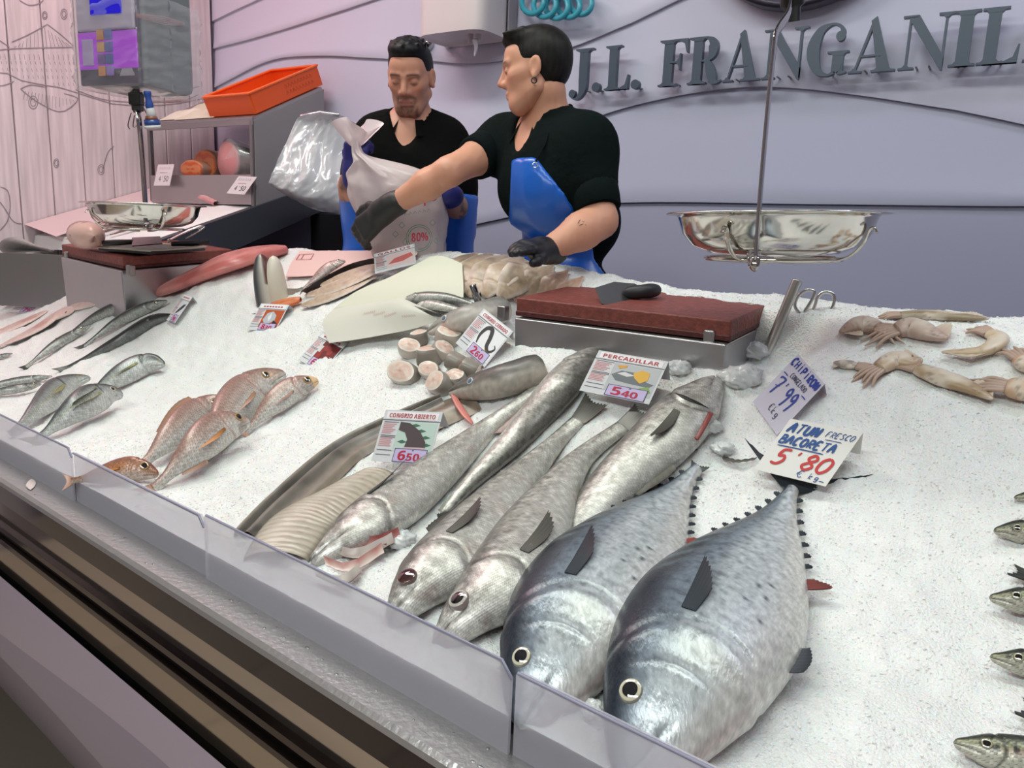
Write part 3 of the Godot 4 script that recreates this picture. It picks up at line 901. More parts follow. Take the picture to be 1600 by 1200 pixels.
# base colour of the skin (linear)
func skin(look: String, u: float, a: float, p: Vector3, k: float) -> Color:
	var n := nf(p.x * 1500 + k, p.y * 1500, p.z * 1500)
	var n2 := nf(p.x * 300 + k, p.y * 300, p.z * 300)
	var c: Color
	match look:
		"tuna":
			var back := lin("2a3440"); var mid := lin("84919e"); var side := lin("d2d9dd"); var belly := lin("e0deda")
			var q := a + 0.06 * n2
			c = belly.lerp(side, sm(-0.75, -0.3, q)).lerp(mid, sm(-0.15, 0.36, q)).lerp(back, sm(0.32, 0.74, q))
			c = c.lerp(side, 0.35 * bump(a + 0.05, 0.16) * sm(0.3, 0.45, u))
			if u > 0.42 and u < 0.82 and a > 0.52:   # wavy marks on the back
				var w := sin((u * 95.0 + a * 16.0) + 3.2 * ns(u * 260, a * 120, k))
				c = c.lerp(lin("11161d"), 0.75 * sm(0.15, 0.7, w) * sm(0.52, 0.66, a) * sm(0.42, 0.48, u) * sm(0.82, 0.74, u))
				c = c.lerp(lin("7f97a8"), 0.5 * sm(-0.2, -0.8, w) * sm(0.52, 0.66, a) * sm(0.42, 0.48, u) * sm(0.8, 0.7, u))
			if u < 0.27:
				var cheek := sm(0.62, 0.05, absf(a + 0.12))
				c = c.lerp(lin("b9c1c4"), 0.55 * cheek * (0.75 + 0.5 * n))
				c = c.lerp(lin("b3a78c"), 0.3 * bump(u - 0.23, 0.03) * bump(a + 0.3, 0.3))
			var g := 0.285 - 0.085 * (a + 0.15) * (a + 0.15)
			c = c.lerp(lin("39424a"), 0.55 * bump(u - g - 0.004, 0.005) * sm(0.85, 0.5, absf(a)))
			c = c.lerp(lin("49525a"), 0.35 * bump(u - 0.19 + 0.05 * (a + 0.1) * (a + 0.1), 0.004) * sm(0.75, 0.3, absf(a)))
			c = c.lerp(lin("2b3036"), 0.8 * bump(a + 0.22 + u * 1.1, 0.03) * sm(0.13, 0.1, u))
			for s in [[0.4, -0.32], [0.44, -0.48], [0.47, -0.36], [0.5, -0.5], [0.36, -0.55]]:
				c = c.lerp(lin("343c44"), 0.85 * sm(0.0085, 0.005, Vector2((u - s[0]), (a - s[1]) * 0.19).length()))
			c = c.lerp(lin("8a4a48"), 0.4 * bump(a + 0.93, 0.09) * sm(0.26, 0.12, u))
			c = c.lerp(lin("4e5a66"), 0.4 * sm(0.1, 0.45, -n) * sm(-0.7, 0.2, a))
			c *= 0.95 + 0.4 * n
		"hake":
			var back := lin("85827c"); var side := lin("cfccc5"); var belly := lin("e0ddd6")
			c = belly.lerp(side, sm(-0.75, -0.2, a + 0.1 * n2)).lerp(back, sm(0.2, 0.75, a + 0.14 * n2))
			c = c.lerp(lin("4a4742"), 0.55 * bump(a - 0.28, 0.025) * sm(0.2, 0.3, u))
			if u < 0.23:
				c = c.lerp(lin("c4c0b8"), 0.45 * sm(0.5, 0.0, absf(a + 0.2)))
				c = c.lerp(lin("4d4742"), 0.35 * sm(0.12, 0.5, absf(n2)) )
				c = c.lerp(lin("a0706c"), 0.22 * sm(0.1, 0.4, n2) * sm(0.05, 0.0, u))
			var g := 0.225 - 0.06 * (a + 0.1) * (a + 0.1)
			c = c.lerp(lin("3c3833"), 0.7 * bump(u - g - 0.003, 0.005))
			c = c.lerp(lin("3a302e"), 0.8 * bump(a + 0.12 + u * 2.6, 0.045) * sm(0.13, 0.1, u))
			c = c.lerp(lin("c09a92"), 0.3 * sm(0.25, 0.5, n2) * sm(0.0, -0.5, a))
			c = c.lerp(lin("f0eee8"), 0.6 * sm(0.2, 0.45, n) * sm(0.8, 0.3, a))
			c = c.lerp(lin("57534d"), 0.45 * sm(0.12, 0.4, -n) * sm(-0.5, 0.4, a))
			c *= 0.95 + 0.35 * n
		"pinkbream":
			c = lin("ebe6df").lerp(lin("d6bdb2"), sm(-0.2, 0.45, a + 0.15 * n2)).lerp(lin("ad8579"), sm(0.3, 0.85, a))
			var line := sin(a * 46.0 + 1.2 * n2)
			c = c.lerp(lin("8e7c74"), 0.28 * sm(0.3, 0.9, line) * sm(0.28, 0.4, u) * sm(-0.5, 0.1, a))
			c = c.lerp(lin("c98a58"), 0.55 * bump(u - 0.09, 0.05) * bump(a - 0.12, 0.4))
			c = c.lerp(lin("c9968c"), 0.5 * bump(u - 0.27 + 0.05 * a * a, 0.02))
			c = c.lerp(lin("8d7065"), 0.5 * sm(0.1, 0.4, n2) * sm(0.28, 0.2, u)).lerp(lin("8a7468"), 0.5 * sm(0.15, 0.4, n) * sm(0.25, 0.32, u))
			c = c.lerp(lin("6d4f48"), 0.7 * bump(a + 0.35 + u * 1.2, 0.04) * sm(0.14, 0.11, u))
			c *= 0.9 + 0.28 * n
		"orangebream":
			c = lin("d8c3b6").lerp(lin("c08a6c"), sm(-0.5, 0.4, a + 0.2 * n2)).lerp(lin("a0624a"), sm(0.4, 0.9, a))
			c = c.lerp(lin("d98a45"), 0.6 * bump(u - 0.42, 0.12) * bump(a - 0.1, 0.35))
			c = c.lerp(lin("5a2f28"), 0.8 * bump(a + 0.35 + u * 1.2, 0.05) * sm(0.15, 0.11, u))
			c *= 0.9 + 0.25 * n
		"goldbream":
			c = lin("d6d8d4").lerp(lin("aab0ae"), sm(-0.1, 0.4, a + 0.15 * n2)).lerp(lin("575d5e"), sm(0.45, 0.85, a))
			c = c.lerp(lin("b3ae6a"), 0.35 * bump(a - 0.25 + 0.2 * n2, 0.08) * sm(0.3, 0.4, u))
			c = c.lerp(lin("2c2f30"), 0.8 * bump(u - 0.27 + 0.05 * a * a, 0.014) * sm(-0.1, 0.25, a))
			c = c.lerp(lin("c8b050"), 0.7 * bump(u - 0.07, 0.02) * bump(a - 0.55, 0.15))
			c = c.lerp(lin("3a3e3e"), 0.6 * bump(u - 0.1, 0.07) * sm(0.2, 0.7, a))
			c *= 0.88 + 0.32 * n
		"bass":
			c = lin("c6c8c2").lerp(lin("8b8f8a"), sm(-0.25, 0.2, a + 0.15 * n2)).lerp(lin("3e4340"), sm(0.15, 0.65, a))
			c = c.lerp(lin("2c302e"), 0.5 * bump(u - 0.235 + 0.05 * a * a, 0.01))
			c *= 0.82 + 0.45 * n
		"darkbass":
			c = lin("7d7f7c").lerp(lin("3a3c3b"), sm(-0.5, 0.1, a + 0.2 * n2)).lerp(lin("1f2122"), sm(0.2, 0.7, a))
			c *= 0.85 + 0.4 * n
		"mullet":
			c = lin("d9c6c2").lerp(lin("c79f9a"), sm(-0.4, 0.4, a + 0.3 * n2)).lerp(lin("9d7672"), sm(0.5, 0.9, a))
			c *= 0.9 + 0.3 * n
		"trout":
			c = lin("c9c6b6").lerp(lin("9a9a7a"), sm(-0.3, 0.25, a + 0.2 * n2)).lerp(lin("30352b"), sm(0.3, 0.75, a))
			c = c.lerp(lin("c08a86"), 0.45 * bump(a + 0.02, 0.14) * sm(0.15, 0.3, u))
			var s := nf(p.x * 2200 + k, p.y * 2200, p.z * 2200)
			c = c.lerp(lin("14160f"), 0.9 * sm(0.12, 0.25, s) * sm(-0.35, 0.1, a) * sm(0.05, 0.1, u))
			c = c.lerp(lin("25261f"), 0.7 * bump(u - 0.22 + 0.05 * a * a, 0.008))
			c = c.lerp(lin("191a15"), 0.85 * bump(a + 0.3 + u * 1.2, 0.05) * sm(0.14, 0.1, u))
		"conger":
			c = lin("b9b0a5").lerp(lin("76716a"), sm(-0.5, -0.1, a + 0.2 * n2)).lerp(lin("4f4d4a"), sm(0.0, 0.6, a))
			c = c.lerp(lin("3a3531"), 0.7 * bump(a + 0.2 + u * 0.3, 0.03) * sm(0.34, 0.3, u))
			c = c.lerp(lin("cbb9a8"), sm(0.985, 0.998, u))
			c *= 0.9 + 0.3 * n
		"paleconger":
			c = lin("d2c9bf").lerp(lin("a39e97"), sm(-0.4, 0.1, a + 0.2 * n2)).lerp(lin("7c7a76"), sm(0.2, 0.8, a))
			c = c.lerp(lin("b8736c"), 0.6 * bump(u - 0.24, 0.05) * bump(a + 0.4, 0.25))
			c = c.lerp(lin("6b5c56"), 0.6 * bump(a + 0.2 + u * 0.3, 0.03) * sm(0.34, 0.3, u))
			c *= 0.92 + 0.2 * n
		"megrim":
			c = lin("b79f88").lerp(lin("8f7a66"), sm(0.0, 0.5, n2 + 0.4 * n))
			c = c.lerp(lin("dccbc0"), sm(0.5, 0.95, absf(a)) * 0.8)
			c = c.lerp(lin("c98f84"), 0.35 * sm(0.35, 0.6, ns(p.x * 120, p.y * 120, p.z * 120 + k)))
			c *= 0.93 + 0.25 * n
		"paleflat":
			c = lin("d8bcb4").lerp(lin("cf9f98"), sm(-0.1, 0.5, n2))
			c = c.lerp(lin("e0d0c8"), sm(0.5, 0.95, absf(a)) * 0.7)
			c *= 0.93 + 0.2 * n
		_:
			c = lin("aaaaaa")
	c.a = 1.0
	return c

# frame of a fish lying on the bed: centre line, side (to the back) and out of the ice
class Lay:
	var P := PackedVector3Array()
	var D := PackedVector3Array()
	var N := PackedVector3Array()
	var L := 0.0
	var rows := []
	var wide := 1.0

func lay(px: Array, shape: String, wide: float, dors: float, roll: float, lift: float, n: int, surf := "bed") -> Lay:
	var o := Lay.new()
	o.rows = SHAPE[shape]; o.wide = wide
	var raw: PackedVector3Array
	var share := PackedFloat32Array()
	for k in px.size(): share.push_back(float(k) / (px.size() - 1))
	# first along the ice, to learn the length; then again at the height of the body's axis
	for turn in 2:
		var base := []
		for k in px.size():
			var q: Array = px[k]
			var up: float = q[2] if q.size() > 2 else 0.0
			if turn == 1:
				var pr := profile(o.rows, maxf(share[k], 0.2) if absf(roll) > 0.3 else share[k]) * o.L * wide
				up += maxf(pr.z * 0.72 + lift, 0.003) + pr.y * 0.45 * sin(absf(roll))
			base.push_back(wing_spot(q[0], q[1], up) if surf == "wing" else spot(q[0], q[1], up))
		var fine := curve(base, 121)
		var run := PackedFloat32Array([0.0])
		for k in 120: run.push_back(run[k] + fine[k].distance_to(fine[k + 1]))
		o.L = run[120]
		for k in px.size(): share[k] = run[int(120.0 * k / (px.size() - 1))] / o.L
		# evenly spaced along its length
		raw = PackedVector3Array()
		var m := 0
		for k in n:
			var want := o.L * k / (n - 1)
			while m < 119 and run[m + 1] < want: m += 1
			raw.push_back(fine[m].lerp(fine[m + 1], clampf((want - run[m]) / maxf(run[m + 1] - run[m], 1e-6), 0, 1)))
	for k in n:
		var t := (raw[mini(k + 1, n - 1)] - raw[maxi(k - 1, 0)]).normalized()
		var nn := Vector3(0, 1, 0.32).normalized() if surf == "wing" else bed_normal(raw[k])
		nn = (nn - t * nn.dot(t)).normalized()
		var d := nn.cross(t) * dors
		if roll != 0.0:
			d = d.rotated(t, roll * dors); nn = nn.rotated(t, roll * dors)
		o.D.push_back(d); o.N.push_back(nn)
		o.P.push_back(raw[k])
	return o

# point on the fish: u along, a = -1..1 belly to back, on the side that faces up
func on_fish(f: Lay, u: float, a: float, out := 0.0) -> Vector3:
	var x := u * (f.P.size() - 1)
	var i := mini(int(x), f.P.size() - 2)
	var w := x - i
	var pr := profile(f.rows, u) * f.L * f.wide
	var e := (pr.x if a > 0 else pr.y) * a
	var th := pr.z * sqrt(maxf(1 - a * a, 0))
	return f.P[i].lerp(f.P[i + 1], w) + f.D[i] * e + f.N[i] * (th + out)

func body_mesh(f: Lay, shape: String, look: String, nu: int, nv: int, k: float, u0 := 0.0, u1 := 1.0) -> MB:
	var P := PackedVector3Array()
	var C := PackedColorArray()
	var T := PackedVector2Array()
	var n := f.P.size() - 1
	for i in nu:
		var u := lerpf(u0, u1, float(i) / (nu - 1))
		var x := u * n
		var q := mini(int(x), n - 1)
		var w := x - q
		var c := f.P[q].lerp(f.P[q + 1], w)
		var d := f.D[q].lerp(f.D[q + 1], w)
		var m := f.N[q].lerp(f.N[q + 1], w)
		var pr := profile(f.rows, u) * f.L * f.wide
		var shut := 0.0 if (i == 0 or i == nu - 1) else 1.0
		for j in nv:
			var ph := TAU * j / (nv - 1) - PI / 2   # starts at the underside
			var a := cos(ph)
			var s := sin(ph)
			var r := relief(shape, u, a, f.L) if s > -0.3 else 0.0
			var e := (pr.x if a > 0 else pr.y) * a
			var p := c + (d * (e + a * r) + m * (pr.z * s + s * r)) * shut
			P.push_back(p)
			C.push_back(skin(look, u, a, p, k) if s > -0.5 else lin("9a9a98"))
			T.push_back(Vector2(ph * (pr.x + pr.y) * 0.5, u * f.L))
	var b := MB.new()
	b.grid(P, nu, nv, C, T, true)
	return b

func eye_mesh(p: Vector3, n: Vector3, r: float, ring: Color, pupil: Color, rim: Color, flat := 0.5) -> MB:
	var t := n.cross(Vector3(0.3, 0.9, 0.2)).normalized()
	var s := n.cross(t)
	var P := PackedVector3Array()
	var C := PackedColorArray()
	var rr := [0.0, 0.25, 0.5, 0.62, 0.68, 0.8, 0.88, 0.94, 1.05, 1.12]
	for i in rr.size():
		for j in 25:
			var a := TAU * j / 24
			var q: float = rr[i]
			var h := sqrt(maxf(1.0 - pow(minf(q, 1.0) * 0.9, 2), 0)) * flat * 0.7 - 0.03
			if q > 1.0: h = 0.05 - (q - 1.0) * 3.0
			P.push_back(p + (t * cos(a) * q + s * sin(a) * q + n * h) * r)
			var c := pupil
			if q > 0.65: c = ring.lerp(pupil, 0.25 * absf(ns(j * 40.0, q * 300)))
			if q > 0.9: c = rim.lerp(ring, 0.3)
			C.push_back(c)
	var b := MB.new()
	b.grid(P, rr.size(), 25, C, PackedVector2Array(), true, n)
	return b

# a fin: base line to tip line, with rays, curled out of the ice
func fin_mesh(base: Array, tip: Array, rays: int, n: Vector3, c0: Color, c1: Color, curl := 0.1) -> MB:
	var P := PackedVector3Array()
	var C := PackedColorArray()
	var m := rays * 2 + 1
	for j in m:
		var v := float(j) / (m - 1)
		var a: Vector3 = spline(base, v)
		var b: Vector3 = spline(tip, v)
		var len := a.distance_to(b)
		for i in 9:
			var u := i / 8.0
			var jag := 1.0 if j % 2 == 0 else 1.0 - 0.07 * u * u
			P.push_back(a.lerp(b, u * jag) + n * (len * curl * u * u + (0.0007 if j % 2 == 0 else -0.0004)))
			C.push_back(c0.lerp(c1, clampf(u + (0.12 if j % 2 == 0 else -0.12), 0, 1)))
	var o := MB.new()
	o.grid(P, m, 9, C, PackedVector2Array(), false, n)
	# the underside, a little lower, gives the fin its thickness
	for k in P.size(): P[k] -= n * 0.0009
	o.grid(P, m, 9, C, PackedVector2Array(), false, -n)
	return o

func tail_fin(f: Lay, span: float, reach: float, fork: float, rays: int, c0: Color, c1: Color, tilt := 0.0) -> MB:
	var n := f.P.size() - 1
	var t := (f.P[n] - f.P[n - 2]).normalized()
	var d := f.D[n]
	var m := f.N[n]
	d = d.rotated(t, tilt); m = m.rotated(t, tilt)
	var p := f.P[n] - t * 0.006
	var r := profile(f.rows, 1.0) * f.L * f.wide
	return fin_mesh([p + d * r.x, p, p - d * r.y], [p + d * span + t * reach, p + d * span * 0.55 + t * reach * (1 - fork * 0.55), p + t * reach * (1 - fork), p - d * span * 0.55 + t * reach * (1 - fork * 0.55), p - d * span + t * reach], rays, m, c0, c1, 0.14)

# fin lying along the flank: root at (u, a), pointing back by len with angle
func flank_fin(f: Lay, u: float, a: float, du: float, da: float, wide: float, c0: Color, c1: Color, rays := 7, curl := 0.12) -> MB:
	var r0 := on_fish(f, u, a + wide * 0.5, 0.0015)
	var r1 := on_fish(f, u, a - wide * 0.5, 0.0015)
	var t0 := on_fish(f, u + du, a + da + wide * 0.15, 0.003)
	var t1 := on_fish(f, u + du * 0.72, a + da - wide * 0.8, 0.003)
	var t2 := on_fish(f, u + du * 0.4, a + da * 0.5 - wide * 1.15, 0.002)
	return fin_mesh([r0, (r0 + r1) * 0.5, r1], [t0, t1, t2], rays, f.N[int(u * (f.N.size() - 1))], c0, c1, curl)

# fin along the back or belly edge from u0 to u1
func edge_fin(f: Lay, u0: float, u1: float, side: float, h0: float, h1: float, rays: int, c0: Color, c1: Color) -> MB:
	var B := []
	var T := []
	for k in 7:
		var u := lerpf(u0, u1, k / 6.0)
		var i := int(u * (f.P.size() - 1))
		var p := on_fish(f, u, side * 0.985)
		B.push_back(p)
		var back := (f.P[mini(i + 2, f.P.size() - 1)] - f.P[maxi(i - 2, 0)]).normalized()
		var h := lerpf(h0, h1, k / 6.0) * (0.6 + 0.4 * sin(PI * (k / 6.0 * 0.8 + 0.15)))
		T.push_back(p + f.D[i] * side * h + back * h * 0.7)
	return fin_mesh(B, T, rays, f.N[int((u0 + u1) * 0.5 * (f.N.size() - 1))], c0, c1, 0.1)

# a whole fish. o: name, label, cat, group, px, shape, look, wide, dors, roll, lift, res, eye [u, a, r, ring, pupil], tail [span, reach, fork], fins
func fish(o: Dictionary) -> Node3D:
	var f := lay(o.px, o.shape, o.wide, o.get("dors", 1.0), o.get("roll", 0.0), o.get("lift", 0.0), 40, o.get("surf", "bed"))
	var L := f.L
	var t := thing(o.name, o.label, o.cat, f.P[20] - f.N[20] * 0.02, o.get("group", ""))
	var res: Array = o.get("res", [90, 40])
	var body := part("body", body_mesh(f, o.shape, o.look, res[0], res[1], float(t.get_index()) * 13.0, 0.0, o.get("end", 1.0)), M[o.get("mat", "fish")], t)
	var fc: Array = o.get("fin", ["77746c", "55524c"])
	var c0 := lin(fc[0])
	var c1 := lin(fc[1])
	if o.has("eye"):
		var e: Array = o.eye
		var p := on_fish(f, e[0], e[1])
		var nn := (on_fish(f, e[0] + 0.01, e[1]) - p).cross(on_fish(f, e[0], e[1] + 0.02) - p).normalized()
		var i := int(e[0] * 39)
		if nn.dot(f.N[i]) < 0: nn = -nn
		part("eye", eye_mesh(p, (nn + f.N[i] * 0.4).normalized(), e[2], lin(e[3]), lin(e[4]), lin(e[5] if e.size() > 5 else "30302e")), M.eye, t)
	if o.has("tail"):
		var q: Array = o.tail
		part("tail_fin", tail_fin(f, q[0] * L, q[1] * L, q[2], 9, c0, c1, q[3] if q.size() > 3 else 0.0), M.fin, t)
	for q in o.get("fins", []):
		match q[0]:
			"pectoral": part("pectoral_fin", flank_fin(f, q[1], q[2], q[3], q[4], q[5], lin(q[6]) if q.size() > 6 else c0, lin(q[7]) if q.size() > 7 else c1), M.fin, t)
			"dorsal": part("dorsal_fin", edge_fin(f, q[1], q[2], 1.0, q[3] * L, q[4] * L, 9, c0, c1), M.fin, t)
			"anal": part("anal_fin", edge_fin(f, q[1], q[2], -1.0, q[3] * L, q[4] * L, 7, lin(q[5]) if q.size() > 5 else c0, lin(q[6]) if q.size() > 6 else c1), M.fin, t)
			"finlets":
				for side in [1.0, -1.0]:
					for k in q[1]:
						var u := lerpf(0.72, 0.95, float(k) / (q[1] - 1))
						part("finlet", edge_fin(f, u, u + 0.016, side, 0.016 * L, 0.01 * L, 3, c0, c1), M.fin, t)
	t.set_meta("lay", 0)
	t.remove_meta("lay")
	last = f
	return t
var last: Lay

func build_tunas() -> void:
	var tuna := {"name": "tuna", "cat": "fish", "group": "little tunny at the front", "shape": "tuna", "look": "tuna", "mat": "tuna", "res": [230, 96], "fin": ["3a4149", "20252b"]}
	var a := tuna.duplicate()
	a.merge({"label": "silver blue tuna nearest the front, its tail under the white ATUN card", "px": [[972, 1222, -0.01], [1064, 1056], [1146, 918], [1202, 835], [1238, 765]], "wide": 0.95, "dors": 1.0, "roll": 0.16, "eye": [0.125, 0.44, 0.0125, "cfcab2", "0b0e18", "4b4a44"],
		"tail": [0.17, 0.13, 0.6, 0.0], "fins": [["pectoral", 0.3, 0.18, 0.17, 0.12, 0.17], ["dorsal", 0.31, 0.5, 0.03, 0.01], ["anal", 0.64, 0.68, 0.055, 0.02, "8a4a44", "6a3a38"], ["anal", 0.33, 0.42, 0.03, 0.02, "55585c", "30343a"], ["finlets", 7]]})
	fish(a)
	var b := tuna.duplicate()
	b.merge({"label": "silver blue tuna lying left of the front one, beside the hake", "px": [[812, 1140, -0.01], [893, 978], [980, 858], [1045, 785], [1090, 732]], "wide": 0.9, "dors": 1.0, "roll": 0.1, "eye": [0.11, 0.44, 0.0115, "cfcab2", "0b0e18", "4b4a44"],
		"tail": [0.03, 0.03, 0.3, 0.0], "fins": [["pectoral", 0.3, 0.2, 0.18, 0.12, 0.17], ["dorsal", 0.31, 0.5, 0.02, 0.01], ["anal", 0.66, 0.7, 0.055, 0.02, "9a4a44", "7a3a38"], ["finlets", 7]]})
	fish(b)

func build_hakes() -> void:
	var h := {"name": "hake", "cat": "fish", "group": "hake in the middle of the bed", "shape": "hake", "look": "hake", "mat": "hake", "res": [170, 64], "fin": ["6c6962", "45423e"]}
	var list := [
		{"label": "hake with torn open gills, leftmost of the hake beside the conger", "px": [[486, 880], [545, 838], [620, 785], [672, 745], [745, 684], [803, 638], [846, 600]], "wide": 1.05, "dors": 1.0, "roll": 0.05, "tail": [0.02, 0.05, 0.2], "fins": [["pectoral", 0.24, 0.42, 0.2, 0.1, 0.13, "55524e", "2a2826"], ["anal", 0.75, 0.97, 0.05, 0.02, "a08a84", "6a5652"]]},
		{"label": "hake lying tail first towards the front with a dark frayed tail by an ice lump", "px": [[930, 545, 0.0], [880, 600], [810, 680], [735, 755], [690, 802]], "wide": 0.98, "dors": 1.0, "roll": 0.1, "tail": [0.045, 0.12, 0.3], "fin": ["4a4844", "1f1d1c"], "fins": []},
		{"label": "hake with a dark red sunken eye, its head at the guard", "px": [[610, 976, -0.006], [648, 925], [730, 850], [810, 755], [870, 690], [905, 655]], "wide": 1.25, "dors": 1.0, "roll": 0.05, "eye": [0.095, 0.2, 0.0135, "4a2826", "2a1412", "6f6058"], "tail": [0.05, 0.1, 0.15], "fins": [["pectoral", 0.25, 0.1, 0.16, -0.1, 0.2, "6c6962", "2a2826"], ["dorsal", 0.3, 0.45, 0.03, 0.01]]},
		{"label": "hake with a bright ringed eye between the red eyed hake and the left tuna", "px": [[680, 1012, -0.006], [730, 960, 0.004], [795, 900, 0.01], [850, 800, 0.012], [905, 720, 0.01], [975, 665, 0.004]], "wide": 1.22, "dors": 1.0, "roll": 0.0, "eye": [0.095, 0.1, 0.014, "b9b4ac", "15100f", "5a3a36"], "tail": [0.035, 0.09, 0.15], "fins": [["pectoral", 0.25, -0.35, 0.16, -0.2, 0.2], ["dorsal", 0.3, 0.48, 0.025, 0.01]]},
		{"label": "gutted hake with its head away from the guard, right of the hake price card", "px": [[1118, 592], [1095, 620], [1030, 690], [950, 770], [890, 850], [845, 925]], "wide": 1.15, "dors": -1.0, "roll": 0.05, "lift": -0.004, "tail": [0.04, 0.08, 0.15], "fins": [["pectoral", 0.26, -0.1, 0.15, -0.15, 0.2], ["anal", 0.4, 0.55, 0.03, 0.02]]}]
	for q in list:
		q.merge(h)
		var t := fish(q)
		if q.label.begins_with("hake with torn"):
			# torn gills: flaps and jaw bones splayed open at the head
			var cols := [["9a4a48", "b98a84"], ["c4b7b0", "8f7f78"], ["a86a64", "d0c4bc"], ["b8aea6", "77706a"], ["8a3a3a", "b47a74"]]
			var flaps := [[[540, 830], [580, 838], [622, 824]], [[520, 850], [560, 856], [612, 832]], [[505, 868], [545, 878], [596, 848]], [[490, 885], [530, 900], [560, 880]], [[515, 842], [550, 848], [600, 836]]]
			for k in 5:
				var B := []
				var T := []
				for m in 3:
					B.push_back(spot(flaps[k][m][0], flaps[k][m][1], 0.028 - k * 0.003))
					T.push_back(spot(flaps[k][m][0] + 6, flaps[k][m][1] + 22, 0.008))
				part("gill_flap", fin_mesh(B, T, 4, Vector3(0, 1, 0.3).normalized(), lin(cols[k][0]), lin(cols[k][1]), 0.3), M.smooth_fish, t, "torn reddish gill flap")
		if q.label.begins_with("gutted"):
			var g := MB.new()
			var P := []
			for k in 9: P.push_back(on_fish(last, 0.19 + 0.012 * sin(PI * k / 8.0), lerpf(0.5, -0.75, k / 8.0), 0.0012))
			var rad := PackedFloat32Array()
			for k in 24: rad.push_back(0.0005 + 0.0055 * sin(PI * k / 23.0))
			g.tube(curve(P, 24), rad, 8, lin("1a1614"), 0.35, Vector3.UP)
			part("gill_opening", g, M.smooth_fish, t, "dark gaping gill opening")
			g = MB.new()
			P = []
			for k in 6: P.push_back(on_fish(last, 0.2 + 0.02 * k, -0.86 - 0.02 * k, 0.002))
			g.tube(curve(P, 14), PackedFloat32Array([0.005]), 8, lin("8a3f3c"), 0.6)
			part("gut", g, M.flesh, t, "reddish gut showing at the belly")

func build_breams() -> void:
	var h := {"cat": "fish", "shape": "bream", "mat": "bream", "res": [110, 56], "group": "pink sea bream", "name": "sea_bream", "look": "pinkbream", "fin": ["c99a80", "b08a78"]}
	var eye := [0.12, 0.34, 0.0095, "a5854a", "12100e", "5a463c"]
	for q in [
		{"label": "pale sea bream furthest back in the group, partly behind its neighbour", "px": [[447, 583], [400, 607], [355, 655], [325, 720]], "wide": 0.66, "dors": -1.0, "roll": 0.95, "eye": eye, "fins": [["pectoral", 0.32, -0.15, 0.3, 0.05, 0.16, "d09a78", "c9a698"]]},
		{"label": "pale sea bream with its snout nearest the red price card", "px": [[497, 594, 0.004], [455, 612, 0.01], [418, 640, 0.008], [384, 676, 0.0]], "wide": 0.74, "dors": -1.0, "roll": 0.95, "eye": eye, "tail": [0.06, 0.1, 0.3], "fins": [["pectoral", 0.32, -0.15, 0.34, 0.05, 0.16, "d09a78", "c9a698"]]},
		{"label": "sea bream with a bright orange snout behind the large pink one", "px": [[367, 632, 0.012], [325, 642, 0.012], [270, 682, 0.004], [215, 735]], "wide": 0.66, "dors": -1.0, "roll": 0.95, "eye": eye, "fins": [["dorsal", 0.25, 0.7, 0.03, 0.02]]},
		{"label": "large pink sea bream with an orange breast fin in the middle of the group", "px": [[390, 659, 0.02], [345, 672, 0.028], [295, 712, 0.02], [240, 765, 0.0]], "wide": 0.76, "dors": -1.0, "roll": 0.95, "eye": eye, "tail": [0.1, 0.12, 0.4], "fins": [["pectoral", 0.32, -0.12, 0.36, 0.02, 0.18, "c98446", "cf9a70"], ["anal", 0.6, 0.8, 0.03, 0.02]]},
		{"label": "orange sea bream with its head at the guard, below the large pink one", "px": [[248, 742], [205, 735, 0.01], [160, 742, 0.006], [110, 752]], "wide": 0.74, "look": "orangebream", "dors": -1.0, "roll": 0.95, "eye": [0.15, 0.45, 0.0085, "b58a50", "12100e", "6a4436"], "tail": [0.1, 0.12, 0.4], "fins": [["pectoral", 0.36, 0.1, 0.3, 0.05, 0.18, "d0884a", "c98a60"]]}]:
		for k in h: 
			if not q.has(k): q[k] = h[k]
		pass
		var t := fish(q)
		if q.label.find("bright orange snout") >= 0 or q.label.find("nearest the red") >= 0:
			var b := body_mesh(last, "bream", "orangebream", 14, 40, 3.0, 0.0, 0.085)
			for k in b.C.size(): b.C[k] = lin("dd9a3a") * (0.85 + 0.2 * ns(k * 20.0, 4.0)) if q.label.find("bright") >= 0 else lin("d8b48c")
			for k in b.V.size(): b.V[k] += b.N[k] * 0.0008
			part("snout", b, M.smooth_fish, t, "orange snout")
	var g := {"name": "gilthead_bream", "cat": "fish", "shape": "bream", "look": "goldbream", "mat": "bream", "res": [100, 50], "group": "gilthead bream at the front", "fin": ["9a9a72", "7c7c66"]}
	var e2 := [0.11, 0.3, 0.0075, "c9c7b8", "0d0d0d", "3b3b38"]
	for q in [
		{"label": "gilthead bream in front, facing right with a pale ringed eye", "px": [[193, 618], [165, 618, 0.012], [120, 640, 0.012], [55, 690, 0.0]], "wide": 0.74, "dors": -1.0, "roll": 0.95, "eye": e2, "tail": [0.1, 0.1, 0.4], "fins": [["pectoral", 0.32, 0.1, 0.4, 0.1, 0.16, "b3ae7a", "8f8b66"], ["pectoral", 0.3, 0.45, 0.4, 0.1, 0.1, "b3ae7a", "8f8b66"]]},
		{"label": "gilthead bream behind the front one with its dark head further right", "px": [[258, 570], [228, 570, 0.008], [185, 590, 0.006], [130, 625, 0.0]], "wide": 0.72, "dors": -1.0, "roll": 0.95, "fins": [["pectoral", 0.32, 0.2, 0.35, 0.1, 0.16, "b3ae7a", "8f8b66"]]},
		{"label": "thin grey gilthead bream squeezed left behind the front one", "px": [[142, 590], [105, 602], [60, 640], [15, 680]], "wide": 0.45, "dors": -1.0, "roll": 0.95, "fins": [["pectoral", 0.3, 0.1, 0.3, 0.1, 0.2, "b3ae7a", "8f8b66"]]}]:
		q.merge(g)
		fish(q)

